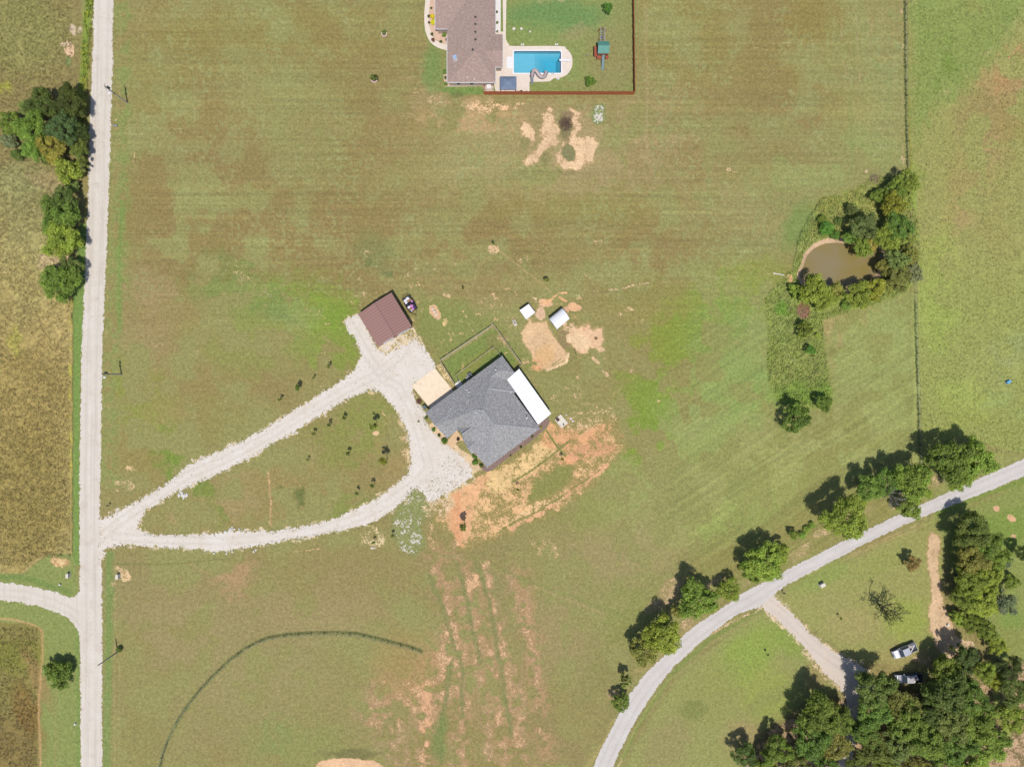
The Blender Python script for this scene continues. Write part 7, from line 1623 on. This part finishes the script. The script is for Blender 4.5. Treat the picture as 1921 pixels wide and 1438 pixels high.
for a in [
    (1703, 338, 22, 'mid', 'airy', 1.1, "open light tree at the top right of the pond thicket"), (1684, 352, 19, 'mid', 'mid', 1.1, "green tree under the open light one at the thicket's top"), 
    (1649, 366, 12, 'bright', 'mid', 1.0, "small light tree left of the yellow ones above the pond"), (1680, 382, 22, 'lime', 'mid', 1.0, "left one of the yellow-green pair above the pond"), (1700, 374, 19, 'yellow', 'airy', 1.0, "right one of the yellow-green pair above the pond"),
    (1689, 424, 24, 'mid', 'mid', 1.1, "green tree right of the bluish tree above the pond"), (1669, 443, 24, 'bright', 'mid', 1.0, "light green tree at the pond's upper right corner"), (1600, 391, 11, 'blue', 'mid', 1.0, "small bluish tree highest in the middle of the thicket"),
    (1624, 424, 24, 'blue', 'mid', 1.1, "bluish green tree above the pond, middle of the thicket"), (1597, 445, 13, 'mid', 'mid', 1.0, "light centred small tree at the pond's upper shore"),
    (1620, 464, 19, 'lime', 'airy', 1.0, "yellow-green tree leaning over the pond from its upper shore"), (1637, 451, 17, 'yellow', 'mid', .9, "yellowish tree joined right of the one leaning over the pond"), (1552, 427, 16, 'vivid', 'bush', 1.1, "large vivid bush at the upper left of the pond"), (1544, 410, 11, 'mid', 'bush', 1.1, "green bush above the vivid bush left of the pond"), (1568, 440, 11, 'vivid', 'bush', 1.1, "small vivid bush touching the pond's upper shore"), (1574, 415, 9, 'deep', 'bush', 1.2, "dark bush between the vivid bush and the bluish tree"),
    (1668, 499, 18, 'olive', 'mid', 1.0, "olive tree on the pond's right shore, left one"), (1686, 488, 22, 'olive', 'airy', 1.1, "open olive tree right of the pond's shore tree"), (1710, 478, 20, 'olive', 'airy', .9, "open olive tree on the right fringe of the thicket"), (1688, 520, 24, 'olive', 'mid', 1.0, "dense olive tree at the pond's lower right"), (1714, 512, 20, 'grey', 'airy', .9, "greyish open tree on the thicket's right edge"),
    (1705, 445, 16, 'yellow', 'airy', .9, "small yellowish open tree on the right fringe above the olive ones"), (1668, 538, 16, 'yellow', 'airy', .9, "yellowish open tree at the lower right under the olive trees"), (1640, 543, 20, 'lime', 'mid', .9, "yellow-green tree on the lower shore, right of centre"), (1613, 552, 24, 'lime', 'mid', 1.0, "yellow-green tree in the middle of the lower shore"),
    (1570, 546, 16, 'yellow', 'mid', 1.0, "yellowish tree left of the gap on the lower shore"), (1532, 544, 26, 'lime', 'mid', 1.1, "brightest yellow tree at the pond's lower left corner"), (1549, 560, 22, 'lime', 'mid', 1.0, "yellow-green tree joined below the brightest yellow tree"), (1497, 545, 14, 'bright', 'airy', .9, "light thin tree left of the brightest yellow tree"), (1588, 572, 10, 'bright', 'bush', 1.0, "light bush at the thicket's bottom edge below the gap"),
    (1512, 617, 15, 'mid', 'mid', 1.0, "green tree alone in the thicket's lower arm"), (1522, 656, 9, 'vivid', 'mid', 1.2, "small vivid tree lower in the thicket's arm"), (1534, 628, 6, 'bright', 'bush', 1.0, "little bush right of the tree in the lower arm"),
]: tree(a[0], a[1], a[2], a[3], a[6], a[4], hf=a[5], group=G5, name='bush' if a[4] == 'bush' else 'tree', cat='bush' if a[4] == 'bush' else 'tree')
# young trees in the yards
G6 = "young trees planted round the drives"
for a in [
    (616, 687, 4.5, 'mid', 1.3, "tiny young tree left of the gravel court, upper one"), (588, 708, 3, 'mid', 1.2, "tiniest sapling left of the gravel court"), (558, 727, 7, 'mid', 1.0, "small young tree above the upper driveway, middle of the row"), (524, 749, 4.5, 'mid', 1.2, "young tree lowest of the row above the upper driveway"),
    (645, 783, 4.5, 'deep', 1.2, "small dark sapling highest inside the loop, near the upper drive"), (617, 796, 4.5, 'deep', 1.2, "small dark sapling second from the top inside the loop"), (588, 813, 4.5, 'deep', 1.2, "small dark sapling third along the upper drive inside the loop"), (577, 862, 3, 'mid', 1.2, "tiny faint sapling in the middle of the loop"),
    (652, 851, 5, 'deep', 1.4, "dark sapling in the centre of the loop"), (699, 800, 9.5, 'lime', 1.7, "tall yellow-green young tree upper right in the loop"), (719, 865, 9.5, 'lime', 1.7, "tall yellow-green young tree right in the loop, below the other"), (669, 925, 5, 'mid', 1.4, "young tree at the loop's bottom, left of two"), (698, 911, 5, 'mid', 1.4, "young tree at the loop's bottom, right of two"),
    (869, 989, 9.5, 'yellow', 1.5, "dark leaved young tree on the orange soil below the house"), (972, 918, 4, 'lime', 1.8, "thin red-topped sapling on the orange soil, left of two"), (1055, 861, 4, 'lime', 1.6, "thin sapling on the orange soil, right of two"), (925, 456, 4, 'mid', 1.3, "lone sapling in the middle of the upper field"), (1025, 525, 6, 'yellow', .8, "round yellowish sapling above the sheds"),
    (868, 540, 3, 'deep', 1.2, "tiny dark sapling in the field above the yard fence"), (736, 1005, 4, 'mid', 1.2, "tiny sapling at the left of the grown-over gravel heap"), (701, 1017, 4, 'mid', 1.2, "tiny sapling below the lower drive left of the gravel heap"), (1578, 1160, 3, 'mid', 1.2, "tiny sapling on the lawn left of the bare tree"), (1441, 1228, 3, 'deep', 1.2, "tiny dark sapling on the lawn inside the lane bend"),
]: tree(a[0], a[1], a[2], a[3], a[5], 'sap', 'sapling', 'tree', hf=a[4], group=G6, boost=1.2)
tree(1108, 151, 9.5, 'vivid', "small round tree below the playset in the pool yard", 'mid', hf=.9, boost=1.15); tree(1140.5, 13, 10, 'vivid', "small round tree at the top of the pool yard", 'mid', hf=.9, boost=1.15)
tree(223, 1218, 6.5, 'deep', "leafy vine bush round the foot of the lower utility pole", 'bush', 'vine_bush', 'bush', hf=1.5)
for px, py, r_, rr2, lb in ((720, 60, 5, 4.6, "upper"), (701, 145, 9, 5.6, "lower")):
    tree(px, py, r_, 'deep', "dark shrub in the %s of two white ring planters left of the brown house" % lb, 'sap' if r_ > 6 else 'bush', 'shrub', 'shrub', hf=.6, group="shrubs in ring planters")
    t = empty("ring_planter", at(px + 1, py + 4.5), label="%s white stone ring on the lawn left of the brown house" % lb, cat="planter", group="ring planters left of the brown house")
    m_ = MB()
    nb_ = 14
    for k in range(nb_):
        a = 2 * math.pi * k / nb_; m_.box((rr2 * S * math.cos(a), rr2 * S * math.sin(a), .1), (.2, 2 * math.pi * rr2 * S / nb_ * .9, .24), rz=a)
    m_.build("stone_edge", noisy("ring_stone", C(236, 206, 192), amp=.05), t); m_ = MB(); m_.lathe((0, 0, 0), [(rr2 * S - .1, 0), (rr2 * S - .1, .08)], 16); m_.build("soil", M_MULCH, t)
# shrubs of the beds
G7 = "shrubs in the beds of the two houses"
for a in [
    (809, 15, 2.6, 'dark', "small dark shrub highest in the left bed of the brown house"), (804.5, 30, 3.4, 'dark', "dark shrub touching the yellow bush's upper left"), (805, 42, 3, 'dark', "dark shrub touching the yellow bush's lower left"), (812, 30, 5.5, 'gold', "upper half of the bright yellow bush left of the brown house"), (812, 41, 6, 'gold', "lower half of the bright yellow bush left of the brown house"),
    (810.5, 64, 3.4, 'dark', "dark shrub at the left of the curved bed"), (812.5, 74, 4.4, 'red', "reddish brown shrub in the curved bed"), (827, 77.5, 3.2, 'dark', "dark shrub lowest in the curved bed"), (833.5, 65.5, 5, 'vivid', "bright green round shrub in the curved bed"), (838, 74, 3, 'red', "dark red shrub against the brown house wall in the curved bed"), (848, 62, 3.4, 'mid', "pale green shrub in the brown house's recess"),
    (834.5, 134, 4.4, 'mid', "green shrub at the lower left wall of the brown house"), (835.5, 145, 3.4, 'dark', "dark shrub at the lower left wall of the brown house"), (836, 157, 4.6, 'mid', "green shrub at the lower left corner of the brown house"), (931.5, 22, 3, 'dark', "upper dark shrub in the white rock bed"), (932, 42, 3.4, 'deep', "lower dark shrub in the white rock bed"), (933, 59, 2.6, 'grey', "greyish shrub at the lower end of the white rock bed"),
    (799.5, 783, 4, 'deep', "dark shrub at the grey house's left corner by the pad"), (813.5, 806, 4.6, 'vivid', "green shrub on the grey house's left bed, second from top"), (824, 816, 3.6, 'dark', "dark shrub left of the biggest bed shrub"), (834, 827, 7.2, 'vivid', "biggest round green shrub by the entry court"), (891, 855, 6, 'vivid', "upper of two joined green shrubs at the grey house's lower left wall"), (891.5, 867, 6.4, 'vivid', "lower of two joined green shrubs at the grey house's lower left wall"),
    (903, 873, 4.4, 'dark', "dark shrub beside the grey house's bottom corner"), (957.5, 854, 2.2, 'dark', "tiny dark shrub in the mulch strip, left"), (977.5, 838, 3, 'dark', "dark shrub in the mulch strip, middle"), (998.5, 819, 3, 'deep', "green shrub in the mulch strip, right"), (1015, 801, 3, 'lime', "yellow-green plant at the patio cover's lower corner"), (785, 790, 2.4, 'mid', "low weed tuft beside the grey house's left bed"),
]: tree(a[0], a[1], a[2], a[3], a[4], 'bush', 'shrub', 'shrub', group=G7, hf=1.0, boost=1.2)
# small plants dotting the rock bed
# bare and dead trees
def dead_tree(px, py, R, hh, label, mat, leaves=None, seed=1, dens=5):
    b_ = P(px, py, hh * .6); b_.z = 0; t = empty("dead_tree", b_, label=label, cat="tree"); rs = random.Random(seed); m_ = MB(); tips = []
    def br(p, d, L, r_, dep):
        pts = [p]; q = p
        for i in range(3):
            d = (d + Vector((rs.uniform(-.25, .25), rs.uniform(-.25, .25), rs.uniform(-.05, .2)))).normalized(); q = q + d * L / 3; pts.append(q)
        m_.tube(pts, [r_, r_ * .8, r_ * .62, r_ * .45], 5, cap=False); tips.append(q)
        if dep > 0:
            for i in range(dens if dep == 4 else 3):
                a = rs.uniform(0, 6.28); nd_ = (d * .8 + Vector((math.cos(a), math.sin(a), rs.uniform(.0, .5))) * .75).normalized(); br(pts[rs.choice((2, 3))], nd_, L * .68, r_ * .5, dep - 1)
    br(Vector((0, 0, 0)), Vector((0, 0, 1)), hh * .42, R * .06, 0)
    for i in range(6):
        a = i * 1.05 + rs.uniform(-.3, .3); br(Vector((0, 0, hh * .36)), Vector((math.cos(a), math.sin(a), .75)).normalized(), R * .62, R * .045, 3)
    m_.build("trunk", mat, t)
    if leaves:
        tp = [v for v in tips if v.length > hh * .4]; rn = np.random.RandomState(seed); pos = np.array([tuple(rs.choice(tp)) for _ in range(leaves)]) + rn.randn(leaves, 3) * .22
        me = quads_mesh("sparse_leaves", pos, rn.randn(leaves, 3) + [0, 0, .6], .22 * rn.uniform(.6, 1.3, leaves), np.ones((leaves, 3)) * rn.uniform(.7, 1.2, (leaves, 1)), rs=rn)
        o = link("crown", me, M_LEAF, t); o.color = C(*TONES['olive'], k=.95)
dead_tree(1661, 1140, 4.0, 5.0, "half bare tree with thin grey branches on the lawn", noisy("dark_bark", C(104, 98, 84), amp=.15), 700, 4)
dead_tree(1674, 925, 3.6, 6.5, "leafless grey tree among the green crowns above the lane", M_GBARK, None, 9, 6)
# brush heap, burnt brush
def brush(px, py, R, n, label, tone, seed, name="brush_pile"):
    t = empty(name, at(px, py), label=label, cat="brush pile"); rs = random.Random(seed); m_ = MB()
    for i in range(n):
        a = rs.uniform(0, 6.28); q = R * rs.uniform(0, 1) ** .6; c = Vector((q * math.cos(a), q * math.sin(a), .1 + .45 * (1 - q / R) * rs.random())); b_ = rs.uniform(0, 3.14); L = rs.uniform(.3, .9)
        d = Vector((math.cos(b_), math.sin(b_), rs.uniform(-.25, .3))) * L; m_.tube([c - d * .5, c + d * .5], [.03, .012], 4, cap=False)
    m_.build("sticks", noisy(name + "_wood", C(*tone), amp=.2, scale=4), t)
    rn = np.random.RandomState(seed); k = n * 2; a = rn.uniform(0, 6.28, k); q = R * rn.uniform(0, 1, k) ** .6
    pos = np.stack([q * np.cos(a), q * np.sin(a), .1 + .35 * (1 - q / R) * rn.rand(k)], 1); me = quads_mesh("dry_leaves", pos, rn.randn(k, 3) + [0, 0, 1.2], .16 * rn.uniform(.5, 1.3, k), np.ones((k, 3)) * rn.uniform(.6, 1.2, (k, 1)), rs=rn)
    o = link("dry_leaves", me, M_LEAF, t); o.color = C(*tone, k=1.1)
brush(1507, 584, 1.5, 260, "reddish brown brush heap below the brightest yellow pond tree", (204, 160, 132), 3)
brush(1061, 233, 1.6, 200, "grey brown heap of burnt sticks in the bare soil patch", (120, 98, 84), 5); brush(786, 752, .6, 70, "small brown heap of twigs left of the cream pad", (150, 112, 88), 7); brush(1640, 336, 1.1, 90, "pale brush heap left of the pond thicket's top tree", (186, 160, 136), 8)

# ------------------------------------------------------------------ rough growth, each kind one mass
def growth(name, label, n, inside_f, tone_f, size, hgt, seed, box_):
    rs = np.random.RandomState(seed); X = rs.uniform(box_[0], box_[1], n); Y = rs.uniform(box_[2], box_[3], n)
    keep = inside_f(X, Y) & (vnoise(X, Y, 22, seed + 3, 3) > .30); X, Y = X[keep], Y[keep]; n = len(X)
    ii = np.clip(np.searchsorted(xs, X), 0, NW - 1); jj = np.clip(np.searchsorted(ys, Y), 0, NH - 1)
    z = zz[jj, ii] + rs.uniform(.02, 1, n) * hgt
    pos = np.stack([(X - CX) * S, (CY - Y) * S, z], 1)
    nr = rs.randn(n, 3) * .6 + [0, 0, 1.5]
    tone = tone_f(X, Y, rs)
    me = quads_mesh(name, pos, nr, size * rs.uniform(.5, 1.4, n), tone, 2.4, rs)
    o = link(name, me, M_LEAF); o.color = (1, 1, 1, 1); tag(o, label, kind='stuff', cat="undergrowth"); return o
def lin3(c): return np.array([s2l(v) / q for v, q in zip(c, KALB)])
def ground_tone(mul=1.15, var=.3, alt=None, pa=0.0):
    def f(X, Y, rs):
        ii = np.clip(np.searchsorted(xs, X), 0, NW - 1); jj = np.clip(np.searchsorted(ys, Y), 0, NH - 1)
        a = np.clip(col[jj, ii], 0, 255) / 255.; a = ((a + .055) / 1.055) ** 2.4 / np.array(KALB)
        if alt is not None:
            k = rs.rand(len(X)) < pa; a[k] = lin3(alt)
        return a * mul * rs.uniform(1 - var, 1 + var, (len(X), 1))
    return f
THK = [(1444, 548), (1470, 520), (1488, 500), (1496, 450), (1516, 410), (1540, 372), (1600, 356), (1640, 330), (1700, 330), (1722, 420), (1728, 520), (1690, 552), (1640, 570), (1590, 586), (1546, 600), (1545, 640), (1556, 700), (1560, 760), (1540, 768), (1470, 762), (1446, 730), (1438, 690), (1440, 620), (1434, 560)]
PB = [((p[0] - 1585) * 1.14 + 1585, (p[1] - 498) * 1.24 + 498) for p in POND]
growth("pond_undergrowth", "rough weeds and briars round the pond", 26000, lambda X, Y: inside(X, Y, THK) & ~inside(X, Y, PB), ground_tone(1.7, .28, (130, 152, 60), .25), .26, .3, 3, (1430, 1732, 325, 772))
growth("meadow_grass", "tall dry grass left of the gravel road", 52000, lambda X, Y: (X < 136 - 4 * (Y > 600)) & ((Y < 1060 - (X > 60) * 14) | ((Y > 1176) & (X < 70))), ground_tone(1.16, .15, (158, 146, 94), .08), .2, .16, 5, (-30, 160, -30, 1470))
growth("east_meadow_grass", "long green grass in the right-hand meadow", 26000, lambda X, Y: (X > 1708 + (Y > 330) * 14 + (Y > 520) * 4) & (Y < 850), ground_tone(1.15, .15, (172, 168, 98), .12), .18, .08, 6, (1700, 1990, -30, 860))
growth("road_weeds", "tall weeds between the gravel road and the meadow", 5000, lambda X, Y: (np.abs(X - np.interp(Y, [0, 170, 300], [168, 158, 154])) < 7), ground_tone(1.3, .3, (176, 180, 60), .3), .28, .5, 7, (140, 185, -30, 330))
def near(pts, w): return lambda X, Y: seg_d(X, Y, pts) < w
growth("fence_weeds", "dark weeds along the wire fence", 14000, lambda X, Y: (seg_d(X, Y, [(1697, -40), (1698, 120), (1700, 240), (1703, 330)]) < 2.2) | (seg_d(X, Y, [(1716, 560), (1718, 640), (1722, 760), (1726, 872)]) < 2.0), ground_tone(1.25, .35, (96, 112, 56), .4), .2, .3, 8, (1690, 1730, -30, 875))
growth("curved_fence_weeds", "green weeds under the curved fence", 60000, near(CF, 1.8), ground_tone(1.5, .25, (126, 140, 80), .4), .2, .12, 9, (290, 800, 1180, 1445))
growth("driveway_tufts", "small weed tufts along the gravel edges", 60000, lambda X, Y: ((seg_d(X, Y, OUT + [OUT[0]]) < 5) | (seg_d(X, Y, ISL + [ISL[0]]) < 5)) & (vnoise(X, Y, 5, 77, 1) > .62), ground_tone(1.3, .3, (150, 146, 92), .4), .14, .1, 10, (184, 890, 580, 1050))

CW = [(838, 852), (862, 866), (880, 884), (878, 896), (850, 915), (812, 938), (796, 918), (800, 896), (826, 880)]
growth("court_weeds", "thin weeds growing through the gravel court by the house", 7000, lambda X, Y: inside(X, Y, CW) & (vnoise(X, Y, 2, 78, 1) > .62), ground_tone(1.3, .3, (150, 146, 100), .5), .11, .06, 11, (790, 885, 845, 945))

growth("field_weeds", "small pale and green weed clumps dotted over the mown fields", 60000, lambda X, Y: (vnoise(X, Y, 4.5, 301, 1) > .74) & (vnoise(X, Y, 70, 302, 3) > .5) & (nearroad[np.clip(np.searchsorted(ys, Y), 0, NH - 1), np.clip(np.searchsorted(xs, X), 0, NW - 1)] > .9) & (soil[np.clip(np.searchsorted(ys, Y), 0, NH - 1), np.clip(np.searchsorted(xs, X), 0, NW - 1)] < .3), ground_tone(1.35, .35, (176, 180, 120), .3), .13, .1, 12, (240, 1690, 0, 1430))
